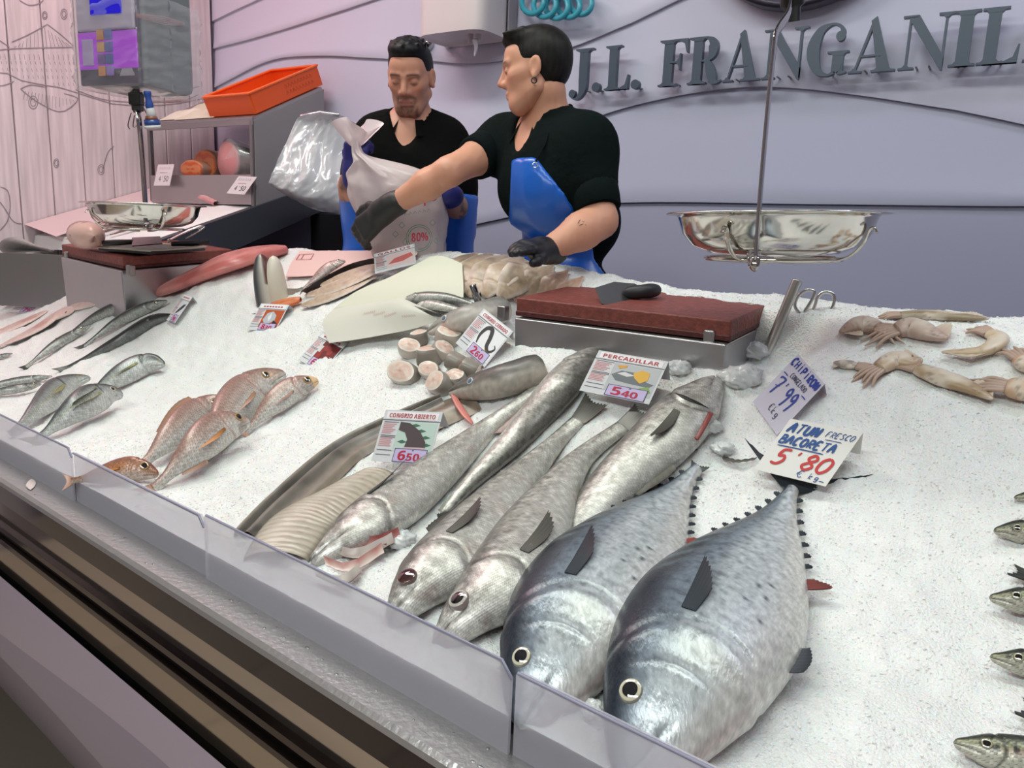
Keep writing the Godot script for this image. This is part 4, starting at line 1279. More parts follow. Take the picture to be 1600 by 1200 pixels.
func build_bass() -> void:
	var h := {"name": "sea_bass", "cat": "fish", "shape": "bass", "look": "bass", "mat": "fish", "res": [90, 40], "group": "sea bass in front of the hake card", "fin": ["55574f", "3a3c38"]}
	var eye := [0.12, 0.25, 0.005, "b0a878", "0d0d0d", "3b3b38"]
	for q in [
		{"label": "sea bass furthest back in its row, half sunk in ice", "px": [[222, 474], [190, 478], [150, 495], [100, 528]], "wide": 0.62, "dors": -1.0, "roll": 0.85, "tail": [0.05, 0.1, 0.3]},
		{"label": "sea bass second from the back with its head at the ice wall", "px": [[262, 470], [225, 482, 0.01], [180, 505, 0.008], [130, 542]], "wide": 0.6, "dors": -1.0, "roll": 0.85, "eye": eye, "tail": [0.05, 0.1, 0.3]},
		{"label": "darkest sea bass, under the small price card beside the open ice", "px": [[272, 492], [235, 502, 0.008], [185, 532, 0.006], [105, 575, 0.0]], "wide": 0.5, "dors": -1.0, "roll": 0.85, "look": "darkbass", "tail": [0.05, 0.12, 0.3]},
		{"label": "silver sea bass facing right in front of the row", "px": [[142, 508], [120, 520, 0.008], [85, 540, 0.006], [40, 574]], "wide": 0.62, "dors": -1.0, "roll": 0.85, "eye": eye, "tail": [0.05, 0.1, 0.3]},
		{"label": "sea bass cut by the picture edge behind the gilthead bream, upper one", "px": [[82, 588], [50, 592], [10, 598], [-50, 612]], "wide": 0.55, "dors": -1.0, "roll": 0.85},
		{"label": "sea bass cut by the picture edge behind the gilthead bream, lower one", "px": [[65, 600], [35, 606, 0.006], [0, 612, 0.006], [-60, 622]], "wide": 0.55, "dors": -1.0, "roll": 0.85, "eye": eye, "look": "bass"},
		{"label": "sea bass head poking out at the picture edge left of the silver one", "px": [[20, 552], [5, 556], [-20, 560], [-60, 566]], "wide": 0.6, "dors": -1.0, "roll": 0.85}]:
		for k in h:
			if not q.has(k): q[k] = h[k]
		fish(q)
	var m := {"name": "pink_flatfish", "cat": "fish", "shape": "flat", "look": "paleflat", "mat": "smooth_fish", "res": [60, 36], "group": "pink flatfish by the left price card", "fin": ["d0b4a8", "c0a090"]}
	for q in [
		{"label": "pink flatfish furthest left, under the left price card", "px": [[75, 486], [45, 500], [10, 515], [-40, 535]], "wide": 0.8, "dors": 1.0},
		{"label": "pink flatfish with its yellowish head right of the left price card", "px": [[116, 486], [90, 492, 0.01], [55, 515, 0.012], [-10, 545]], "wide": 0.7, "dors": 1.0, "eye": [0.1, 0.3, 0.005, "a59a60", "15120c"]},
		{"label": "pale flatfish half buried in ice behind the sea bass", "px": [[195, 462], [170, 462], [135, 470], [100, 485]], "wide": 0.8, "dors": 1.0, "lift": -0.005},
		{"label": "pale flatfish in the ice above the left price card", "px": [[150, 448], [125, 448], [95, 458], [60, 470]], "wide": 0.8, "dors": 1.0, "lift": -0.004}]:
		q.merge(m)
		fish(q)
	# far corner by the plank wall
	for q in [
		{"name": "salmon", "label": "headless grey salmon lying along the steel strip by the plank wall", "px": [[8, 384, 0.01], [30, 385, 0.01], [55, 388, 0.01], [84, 392, 0.004]], "cat": "fish", "shape": "bass", "look": "bass", "mat": "fish", "wide": 1.1, "dors": -1.0, "surf": "wing"},
		{"name": "mackerel", "label": "small silver fish at the picture edge below the steel strip, front one", "px": [[45, 408], [30, 414], [10, 420], [-30, 426]], "cat": "fish", "shape": "bass", "look": "bass", "mat": "fish", "wide": 0.9, "dors": -1.0, "eye": eye},
		{"name": "mackerel", "label": "small grey fish at the picture edge below the steel strip, rear one", "px": [[16, 404], [8, 406], [-2, 408], [-12, 410]], "cat": "fish", "shape": "bass", "look": "bass", "mat": "fish", "wide": 0.9, "dors": -1.0}]:
		fish(q)

func build_flats() -> void:
	var m := {"name": "megrim", "cat": "fish", "shape": "flat", "look": "megrim", "mat": "smooth_fish", "res": [70, 44], "group": "brown flatfish fanned over the heap", "fin": ["b59c88", "9a8470"]}
	var names := ["brown flatfish against the white paper sheet, first of the fan", "brown flatfish second from the paper in the fan", "brown flatfish third from the paper in the fan", "brown flatfish in the middle of the fan", "brown flatfish just past the middle of the fan, reddish at its top", "brown flatfish third from the chopping board in the fan", "brown flatfish second from the chopping board in the fan", "pale brown flatfish nearest the chopping board, last of the fan"]
	for k in 8:
		var x := 700 + k * 24.0
		var y := 394 + k * k * 0.75
		var q := {"label": names[k], "px": [[x - 16, y + 74 - k * 3.2, 0.004], [x - 2, y + 50 - k * 1.5, 0.014], [x + 22, y + 18, 0.02], [x + 44, y + 1, 0.008]], "wide": 0.95, "dors": 1.0, "roll": 0.12, "lift": 0.0}
		q.merge(m)
		fish(q)
	var g := m.duplicate()
	g.group = "brown flatfish behind the paper sheet"
	var n2 := ["brown flatfish left of the curled paper, lowest one", "brown flatfish left of the curled paper, middle one", "brown flatfish under the dark divider strip", "brown flatfish tucked behind the white paper sheet"]
	var pp := [[[470, 478, 0.01], [500, 468, 0.012], [545, 450, 0.012], [590, 432, 0.01]], [[478, 462, 0.02], [512, 452, 0.022], [555, 436, 0.022], [600, 420, 0.02]], [[500, 446, 0.024], [535, 434, 0.028], [575, 420, 0.028], [610, 412, 0.02]], [[540, 468, 0.012], [565, 458, 0.014], [600, 444, 0.014], [640, 430, 0.01]]]
	for k in 4:
		var q := {"label": n2[k], "px": pp[k], "wide": 0.5, "dors": 1.0, "roll": 0.2}
		q.merge(g)
		fish(q)

func build_conger() -> void:
	# opened conger: long folded strip of dark skin, with ridged pale flesh inside
	var skin_path := [spot(372, 838, 0.004), spot(430, 778, 0.014), spot(520, 702, 0.018), spot(610, 656, 0.018), spot(690, 622, 0.012)]
	var t := thing("opened_conger", "long opened conger eel strip from the guard up to the CONGRIO ABIERTO card", "fish", skin_path[2])
	var C := curve(skin_path, 70)
	var P := PackedVector3Array()
	var K := PackedColorArray()
	for i in 70:
		var u := i / 69.0
		var tg := (C[mini(i + 1, 69)] - C[maxi(i - 1, 0)]).normalized()
		var n := bed_normal(C[i])
		var s := n.cross(tg).normalized()
		if s.dot(Vector3(1, 0, 0.4)) < 0: s = -s
		var w := 0.068 * (0.72 + 0.5 * sin(PI * clampf(u * 0.85 + 0.12, 0, 1))) * (1.0 - 0.35 * sm(0.6, 1.0, u))
		for j in 26:
			var f := j / 25.0
			var h := 0.011 * bump(f - 0.1, 0.1) + 0.009 * bump(f - 0.42, 0.16) - 0.006 * bump(f - 0.24, 0.05) + 0.002 * ns(u * 300, f * 120) - 0.012 * sm(0.85, 1.0, f) - 0.016 * sm(0.06, 0.0, f)
			P.push_back(C[i] + s * (f - 0.15) * w + n * h)
			var c := lin("6d675f").lerp(lin("4a463f"), sm(-0.2, 0.4, ns(u * 900, f * 60)))
			c = c.lerp(lin("a39a8e"), 0.8 * bump(f - 0.1, 0.05) + 0.5 * bump(f - 0.36, 0.05))
			c = c.lerp(lin("2d2924"), 0.8 * bump(f - 0.24, 0.03))
			c = c.lerp(lin("9d8f80"), sm(0.55, 0.9, f) * 0.7)
			K.push_back(c * (0.9 + 0.25 * ns(u * 2600, f * 400)))
	var b := MB.new()
	b.grid(P, 70, 26, K, PackedVector2Array(), false, Vector3.UP)
	part("skin", b, M.smooth_fish, t, "dark grey folded skin")
	# flesh with transverse ridges
	var fp := [spot(428, 862, 0.02), spot(470, 805, 0.026), spot(530, 768, 0.026), spot(588, 730, 0.018)]
	C = curve(fp, 150)
	P = PackedVector3Array(); K = PackedColorArray()
	for i in 150:
		var u := i / 149.0
		var tg := (C[mini(i + 1, 149)] - C[maxi(i - 1, 0)]).normalized()
		var n := bed_normal(C[i])
		var s := n.cross(tg).normalized()
		if s.dot(Vector3(1, 0, 0.4)) < 0: s = -s
		var w := 0.052 * (0.75 + 0.5 * sin(PI * clampf(u * 0.8 + 0.18, 0, 1)))
		for j in 19:
			var f := j / 18.0 * 2 - 1
			var rid := sin(u * 150.0 + f * f * 5.0 + 1.5 * ns(u * 200, f * 80))
			var h := 0.02 * sqrt(maxf(1 - f * f, 0)) - 0.02 + 0.0014 * (0.5 + nf(u * 700, f * 60)) * rid * (1 - f * f)
			P.push_back(C[i] + s * f * w + n * h)
			var c := lin("b8ae9f").lerp(lin("8c8274"), sm(0.2, -0.8, rid) * (0.45 + 0.5 * nf(u * 500, f * 90)))
			c = c.lerp(lin("d3cbbf"), 0.5 * bump(f + 0.3, 0.3))
			c = c.lerp(lin("7c7468"), sm(0.75, 1.0, absf(f)))
			K.push_back(c * (0.95 + 0.15 * ns(u * 900, f * 200)))
	b = MB.new()
	b.grid(P, 150, 19, K, PackedVector2Array(), false, Vector3.UP)
	part("flesh", b, M.flesh, t, "pale flesh with transverse ridges")
	# thin wall of the belly under and behind the card, ending in a red edged strip
	var bp := [spot(600, 690, 0.006), spot(650, 662, 0.012), spot(700, 640, 0.012), spot(742, 622, 0.006)]
	C = curve(bp, 40)
	P = PackedVector3Array(); K = PackedColorArray()
	for i in 40:
		var u := i / 39.0
		var tg := (C[mini(i + 1, 39)] - C[maxi(i - 1, 0)]).normalized()
		var n := bed_normal(C[i])
		var s := n.cross(tg).normalized()
		for j in 13:
			var f := j / 12.0 * 2 - 1
			P.push_back(C[i] + s * f * 0.045 + n * (0.006 * bump(f, 0.6) - 0.006 * f * f + 0.002 * ns(u * 160, f * 60)))
			K.push_back(lin("6a5e52").lerp(lin("a59684"), sm(-0.3, 0.4, ns(u * 220, f * 90))))
	b = MB.new()
	b.grid(P, 40, 13, K, PackedVector2Array(), false, Vector3.UP)
	part("belly_wall", b, M.smooth_fish, t, "thin brown belly wall")
	var r0 := [spot(705, 610, 0.03), spot(716, 632, 0.026), spot(728, 650, 0.02), spot(738, 662, 0.014)]
	b = MB.new()
	b.tube(curve(r0, 16), PackedFloat32Array([0.004, 0.005, 0.006, 0.007, 0.007, 0.008, 0.008, 0.008, 0.008, 0.008, 0.008, 0.007, 0.006, 0.005, 0.004, 0.002]), 8, lin("d08078"), 0.4)
	part("red_edge", b, M.flesh, t, "pinkish red strip of flesh")
	# severed heads
	var h := {"name": "conger_eel", "cat": "fish head", "shape": "conger", "mat": "smooth_fish", "res": [80, 44]}
	var a := {"label": "dark grey conger head with a pale blue eye below the CONGRIO CERRADO card", "px": [[702, 614, 0.006], [745, 604, 0.01], [795, 592, 0.012], [852, 574, 0.006]], "look": "conger", "wide": 1.4, "dors": 1.0, "roll": 0.4, "eye": [0.3, 0.0, 0.008, "b9c4cc", "5f7284", "6c6a66"]}
	a.merge(h)
	fish(a)
	var c := {"label": "pale conger head with a reddened gill left of the chopping board", "px": [[668, 520, 0.012], [700, 506, 0.018], [740, 494, 0.02], [792, 482, 0.014]], "look": "paleconger", "wide": 1.25, "dors": 1.0, "roll": 0.4, "eye": [0.25, 0.1, 0.0085, "c4c8c8", "59697a", "8a8880"]}
	c.merge(h)
	fish(c)
	# steaks: [px, py, radius, length, yaw, pitch, what]
	var st := [[632, 584, 0.034, 0.04, 0.5, 0.2, "conger steak with a round pink face, leftmost of the pile"], [672, 556, 0.033, 0.038, 0.1, 0.9, "pale conger steak on top of the pile"], [688, 600, 0.032, 0.036, -0.1, 0.25, "conger steak with a pink face nearest the conger head"], [640, 545, 0.026, 0.034, 0.9, 0.4, "small conger steak at the back left of the pile"], [700, 528, 0.028, 0.04, 1.2, 0.6, "conger steak against the pale conger head"], [672, 580, 0.024, 0.03, 0.6, 0.3, "small conger steak squeezed between two pink faced ones"], [712, 566, 0.026, 0.034, -1.0, 0.1, "conger steak showing grey skin left of the price card"], [735, 576, 0.026, 0.036, -0.9, 0.1, "conger steak showing grey skin under the price card"], [655, 528, 0.022, 0.03, 0.4, 0.8, "white conger steak at the back of the pile"], [690, 548, 0.024, 0.03, 1.6, 0.4, "conger steak in the middle of the pile"], [714, 592, 0.022, 0.03, 0.3, 0.5, "small conger steak beside the dark conger head"]]
	for q in st:
		var p := spot(q[0], q[1], 0.018)
		var o := thing("conger_steak", q[6], "fish steak", p - Vector3(0, 0.02, 0), "conger steaks")
		var ax := Vector3(-0.3, 0.25, 0.9).rotated(Vector3.UP, q[4]).normalized()
		ax = ax.lerp(Vector3.UP, q[5]).normalized()
		var x := ax.cross(Vector3.UP if absf(ax.y) < 0.95 else Vector3.RIGHT).normalized()
		var y := ax.cross(x)
		var S := PackedVector3Array(); var SC := PackedColorArray()
		var F := PackedVector3Array(); var FC := PackedColorArray()
		var r: float = q[2]
		for i in 9:
			for j in 31:
				var an := TAU * j / 30
				var k := r * (1 + 0.09 * cos(an * 2 + q[4]) + 0.09 * ns(cos(an) * 60 + q[0], sin(an) * 60))
				var l: float = (i / 8.0 - 0.5) * q[3]
				var e := k * (1.0 + 0.05 * sin(PI * i / 8.0)) * (0.93 if i == 0 or i == 8 else 1.0)
				S.push_back(p + ax * l + x * cos(an) * e + y * sin(an) * e * 0.86)
				var cc := lin("8f877d").lerp(lin("c4bab0"), sm(-0.4, 0.6, cos(an - 1.0) + 0.4 * ns(an * 60, i * 60.0)))
				SC.push_back(cc)
		for sgn in [1.0, -1.0]:
			F = PackedVector3Array(); FC = PackedColorArray()
			for i in 9:
				for j in 31:
					var an := TAU * j / 30
					var k := r * (1 + 0.09 * cos(an * 2 + q[4]) + 0.09 * ns(cos(an) * 60 + q[0], sin(an) * 60)) * 0.93
					var f := i / 8.0
					F.push_back(p + ax * sgn * (q[3] * 0.5 + 0.003 * (1 - f * f) + 0.0012 * ns(f * cos(an) * 160, f * sin(an) * 160, q[0])) + (x * cos(an) + y * sin(an) * 0.86) * k * f)
					var cc := lin("d8b5a6").lerp(lin("dccdc0"), sm(-0.3, 0.4, ns(f * cos(an) * 130, f * sin(an) * 130, q[1])))
					cc = cc.lerp(lin("e4ddd2"), sm(0.8, 0.95, f)).lerp(lin("b98a7c"), sm(0.16, 0.06, f))
					FC.push_back(cc)
			var m := MB.new()
			m.grid(F, 9, 31, FC, PackedVector2Array(), true, ax * sgn)
			part("cut_face", m, M.flesh, o, "pink cut face")
		var m2 := MB.new()
		m2.grid(S, 9, 31, SC, PackedVector2Array(), true)
		part("skin", m2, M.smooth_fish, o)

func build_mid_fish() -> void:
	# slim fish under the paper
	var h := {"cat": "fish", "shape": "hake", "look": "bass", "mat": "fish", "res": [80, 36], "dors": 1.0}
	for q in [{"name": "small_hake", "label": "slim grey hake sticking out from under the white paper sheet", "px": [[628, 468, 0.03], [665, 464, 0.03], [705, 466, 0.03], [748, 478, 0.028]], "wide": 0.85}, {"name": "small_hake", "label": "slim silver hake between the curled paper and the pale conger head", "px": [[640, 486, 0.022], [668, 476, 0.026], [705, 482, 0.026], [745, 492, 0.02]], "wide": 0.9, "look": "hake"}]:
		q.merge(h)
		fish(q)
	var b := {"name": "white_bream", "label": "small silver pink bream lying on the pink paper", "cat": "fish", "shape": "bream", "look": "mullet", "mat": "bream", "res": [80, 40], "px": [[540, 408, 0.03], [515, 418, 0.034], [490, 438, 0.03], [472, 452, 0.024]], "wide": 0.62, "dors": -1.0, "roll": 0.5, "tail": [0.1, 0.16, 0.5], "eye": [0.12, 0.4, 0.005, "c9c0b0", "101010"]}
	fish(b)
	# upright hake head, mouth open to the ceiling
	var base := spot(425, 468, 0.0)
	var t := thing("upright_hake", "severed grey fish head standing upright with its mouth open to the ceiling", "fish head", base)
	var up := Vector3(-0.12, 1, 0.1).normalized()
	var fx := Vector3(0.85, 0.05, -0.5).normalized()      # towards the chin side
	fx = (fx - up * fx.dot(up)).normalized()
	var fz := up.cross(fx)
	for jaw in 2:
		var P := PackedVector3Array(); var C := PackedColorArray()
		for i in 30:
			var f := i / 29.0
			var hgt := 0.15 * f
			var close := sqrt(maxf(1.0 - pow(f, 2.6), 0.0))
			for j in 25:
				var an := TAU * j / 24
				var ca := cos(an)
				var sa := sin(an)
				var off := 0.0
				var rx := 0.0; var rz := 0.0
				if jaw == 0:   # upper jaw and skull, on the back side
					rx = 0.034 * close; rz = 0.036 * close
					off = -0.014 + 0.004 * f
				else:
					rx = 0.034 * close; rz = 0.033 * close; hgt = 0.14 * f
					off = 0.018 + 0.008 * sm(0.4, 1.0, f)
				var e := 0.0 if i == 29 else 1.0
				var p := base + up * (hgt - 0.012) + fx * (off + ca * rx * e) + fz * sa * rz * e
				P.push_back(p)
				var c := lin("3e4246").lerp(lin("c9c3ba"), sm(-0.5, 0.5, ca + 0.2 * ns(p.x * 600, p.y * 600, p.z * 600))) if jaw == 0 else lin("cfc4b2").lerp(lin("d8cfc2"), f)
				if jaw == 0 and ca > 0.5 and f > 0.4: c = lin("5a2f2c")
				C.push_back(c)
		var m := MB.new()
		m.grid(P, 30, 25, C, PackedVector2Array(), true)
		part("skull" if jaw == 0 else "lower_jaw", m, M.smooth_fish, t)
	part("eye", eye_mesh(base + up * 0.062 - fx * 0.022 + fz * 0.029, (fz - fx * 0.2 + up * 0.1).normalized(), 0.007, lin("9aa4ac"), lin("15181c"), lin("44484c")), M.eye, t)
	var g := fin_mesh([base + fx * 0.04 + up * 0.03, base + fx * 0.045 + up * 0.02, base + fx * 0.04 + up * 0.005], [base + fx * 0.12 + up * 0.018, base + fx * 0.13 + up * 0.0, base + fx * 0.1 - up * 0.01], 6, fz, lin("b0a49a"), lin("8a6f68"), 0.1)
	part("pectoral_fin", g, M.fin, t)
	# salmon slice
	var s := thing("salmon_slice", "orange salmon slice behind the card at the upright fish head", "fish fillet", spot(440, 476))
	slab(s, "flesh", [spot(405, 488, 0.012), spot(435, 478, 0.016), spot(470, 468, 0.014)], 0.05, 0.02, "d98a5a", "c9683a", M.flesh)
	# long reddish fillet on the heap
	var r := thing("red_fillet", "long pinkish red fish fillet on the ice in front of the dark side panel", "fish fillet", spot(345, 425))
	slab(r, "flesh", [spot(248, 456, 0.01), spot(300, 434, 0.025), spot(350, 412, 0.03), spot(405, 396, 0.03), spot(446, 390, 0.016)], 0.13, 0.05, "d9908a", "c06a66", M.flesh)

func slab(t: Node3D, called: String, path: Array, width: float, thick: float, c0: String, c1: String, m: Material, surf := "bed") -> void:
	var C := curve(path, 50)
	var P := PackedVector3Array(); var K := PackedColorArray()
	for i in 50:
		var u := i / 49.0
		var tg := (C[mini(i + 1, 49)] - C[maxi(i - 1, 0)]).normalized()
		var n := Vector3(0, 1, 0.32).normalized() if surf == "wing" else bed_normal(C[i])
		var s := n.cross(tg).normalized()
		var w := width * 0.5 * pow(sin(PI * clampf(u * 0.86 + 0.07, 0.0, 1.0)), 0.7)
		for j in 25:
			var an := TAU * j / 24 - PI / 2
			var f := cos(an)
			var h := sin(an) * thick * 0.5 * (0.5 + 0.5 * sin(PI * clampf(u * 0.9 + 0.05, 0, 1)))
			h += (0.0022 * sin(f * 18.0 + u * 6.0 + ns(u * 90, f * 30) * 5.0)) * (1.0 if sin(an) > 0.1 else 0.0)
			P.push_back(C[i] + s * f * w * (1 + 0.12 * ns(u * 160, 5.0)) + n * h)
			var c := lin(c0).lerp(lin(c1), sm(-0.4, 0.5, ns(u * 260, f * 60) + 0.4 * sin(f * 9.0 + u * 4.0)))
			K.push_back(c * (0.92 + 0.2 * ns(u * 1200, f * 300)))
	var b := MB.new()
	b.grid(P, 50, 25, K, PackedVector2Array(), true)
	part(called, b, m, t)

func build_trouts_squids() -> void:
	var h := {"name": "trout", "cat": "fish", "shape": "bass", "look": "trout", "mat": "fish", "roll": 0.65, "res": [110, 48], "group": "trout facing left at the picture edge", "dors": -1.0, "fin": ["4a4c40", "2c2d26"], "tail": [0.06, 0.1, 0.2]}
	var e := [0.14, 0.22, 0.005, "a8a488", "0c0c0c", "3b3b30"]
	for q in [
		{"label": "trout furthest from the front with a pinkish mouth", "px": [[1584, 778], [1620, 776], [1700, 774], [1820, 772]], "wide": 0.8},
		{"label": "trout with red gills, second from the back", "px": [[1552, 830], [1590, 830], [1680, 838], [1830, 850]], "wide": 1.0, "eye": e},
		{"label": "trout in the middle of the row, eye level with the tuna tail spots", "px": [[1545, 934], [1590, 938], [1690, 945], [1850, 955]], "wide": 0.98, "eye": e},
		{"label": "trout second from the front with a plain grey jaw", "px": [[1546, 1026], [1590, 1034], [1700, 1045], [1860, 1060]], "wide": 0.95, "eye": e},
		{"label": "trout nearest the front with dark spots over a yellow cheek", "px": [[1489, 1160], [1540, 1172], [1660, 1195], [1850, 1230]], "wide": 1.0, "eye": e}]:
		q.merge(h)
		q.dors = 1.0
		fish(q)
	for q in [[1578, 896, "dark trout tail tip between the red gilled and the middle trout"], [1590, 1110, "dark trout tail tip above the front trout"]]:
		var p := spot(q[0], q[1], 0.008)
		var t := thing("trout_tail", q[2], "fish tail", p, "trout tail tips")
		var d := Vector3(-ALONG.x, 0, -ALONG.y)
		var w := Vector3(INTO.x, 0.1, INTO.y)
		part("tail_fin", fin_mesh([p - d * 0.05 + w * 0.008, p - d * 0.05, p - d * 0.05 - w * 0.008], [p + w * 0.018, p - d * 0.006, p + d * 0.006 - w * 0.016], 6, Vector3.UP, lin("4a4a44"), lin("2a2a26"), 0.1), M.fin, t)
	# squid: [body path, radius, label, arms at]
	var sq := [
		[[[1405, 492], [1450, 492], [1505, 496], [1546, 498]], 0.017, "brown squid at the top of the heap pointing right", "8f7f66"],
		[[[1372, 512], [1350, 508], [1330, 512], [1312, 520]], 0.026, "pinkish squid at the left of the heap", "b09484"],
		[[[1400, 516], [1425, 512], [1455, 522], [1482, 530]], 0.027, "pinkish squid in the middle of the heap, partly iced over", "b89c90"],
		[[[1545, 520], [1560, 530], [1535, 548], [1470, 550]], 0.018, "pale curled squid at the right of the heap", "c9b294"],
		[[[1372, 576], [1400, 562], [1425, 566], [1440, 560]], 0.022, "broad squid body lowest in the heap", "b79c80"],
		[[[1432, 575], [1470, 590], [1515, 606], [1552, 624]], 0.02, "long brown squid pointing down towards the trout", "a48a68"],
		[[[1340, 572], [1325, 570], [1312, 568], [1302, 566]], 0.012, "small grey squid beside the CHIPIRON card", "9a9088"],
		[[[1596, 560], [1606, 568], [1630, 575], [1660, 580]], 0.022, "orange squid cut by the picture edge, upper one", "c08a66"],
		[[[1572, 604], [1600, 608], [1640, 612], [1680, 616]], 0.026, "orange squid cut by the picture edge, lower one", "c4a080"]]
	for q in sq:
		var pts := []
		for a in q[0]: pts.push_back(spot(a[0], a[1], q[1] * 0.5))
		var t := thing("squid", q[2], "squid", pts[1] - Vector3(0, q[1] * 0.5, 0), "squid on the upper ice")
		var C := curve(pts, 40)
		var P := PackedVector3Array(); var K := PackedColorArray()
		for i in 40:
			var u := i / 39.0
			var tg := (C[mini(i + 1, 39)] - C[maxi(i - 1, 0)]).normalized()
			var n := bed_normal(C[i])
			var s := n.cross(tg).normalized()
			var r: float = q[1] * (pow(sin(PI * clampf(0.16 + u * 0.8, 0, 1)), 0.8) * (1.0 - 0.35 * u)) * (0.0 if i == 0 or i == 39 else 1.0)
			for j in 21:
				var an := TAU * j / 20
				P.push_back(C[i] + (s * cos(an) + n * sin(an) * 0.62) * r * (1 + 0.15 * ns(u * 150, an * 20, q[1] * 9000)))
				var c := lin(q[3]).lerp(lin("d9cbbb"), sm(-0.2, 0.5, ns(u * 200, an * 30, q[1] * 5000)))
				c = c.lerp(lin("6b5346"), 0.6 * sm(0.25, 0.5, ns(u * 900, an * 160, 8)))
				K.push_back(c)
		var b := MB.new()
		b.grid(P, 40, 21, K, PackedVector2Array(), true)
		part("mantle", b, M.smooth_fish, t)
		# side fin of the mantle near its tip
		var a0: Vector3 = C[22]; var a1: Vector3 = C[38]
		var sd := bed_normal(a0).cross((a1 - a0).normalized())
		part("fin", fin_mesh([a0, (a0 + a1) * 0.5, a1], [a0.lerp(a1, 0.2) + sd * q[1] * 1.2, a0.lerp(a1, 0.55) + sd * q[1] * 1.5, a1 + sd * 0.002], 5, bed_normal(a0), lin(q[3]), lin("d0c0ae"), 0.1), M.smooth_fish, t)
		var d0 := (C[0] - C[3]).normalized()
		for k in 5:
			var sgn := k - 2.0
			var s2 := bed_normal(C[0]).cross(d0)
			var q0: Vector3 = C[1] + s2 * sgn * q[1] * 0.22
			var e0: Vector3 = q0 + d0 * q[1] * 1.0 + s2 * sgn * q[1] * 0.1
			var e1: Vector3 = q0 + d0 * q[1] * (1.7 + 0.5 * (k % 2)) + s2 * sgn * q[1] * (0.2 + 0.5 * ns(k * 60.0, q[0][0][0]))
			e1.y = bed(e1.x, e1.z) + 0.004
			var ab := MB.new()
			ab.tube(curve([q0, e0, e1], 10), PackedFloat32Array([0.0045, 0.0044, 0.0042, 0.004, 0.0038, 0.0034, 0.003, 0.0026, 0.002, 0.001]), 7, lin("b59a8a"))
			part("arm", ab, M.smooth_fish, t)
	# thin scraps of skin in the ice
	for q in [[[1128, 716], [1150, 722], [1180, 718], 0.008, "grey fin scrap in the ice left of the ATUN card"], [[1062, 690], [1072, 700], [1088, 704], 0.006, "small dark fin scrap beside the gutted hake"], [[386, 492], [400, 490], [412, 490], 0.006, "pale fin scrap left of the card at the upright fish head"]]:
		var t := thing("fin_scrap", q[4], "fish scrap", spot(q[1][0], q[1][1]))
		var P := [spot(q[0][0], q[0][1], 0.004), spot(q[1][0], q[1][1], 0.008), spot(q[2][0], q[2][1], 0.004)]
		var B := []
		for p in P: B.push_back(p + Vector3(INTO.x, 0.2, INTO.y) * q[3])
		part("fin", fin_mesh(P, B, 6, Vector3.UP, lin("77746c"), lin("3f3c38"), 0.1), M.fin, t)

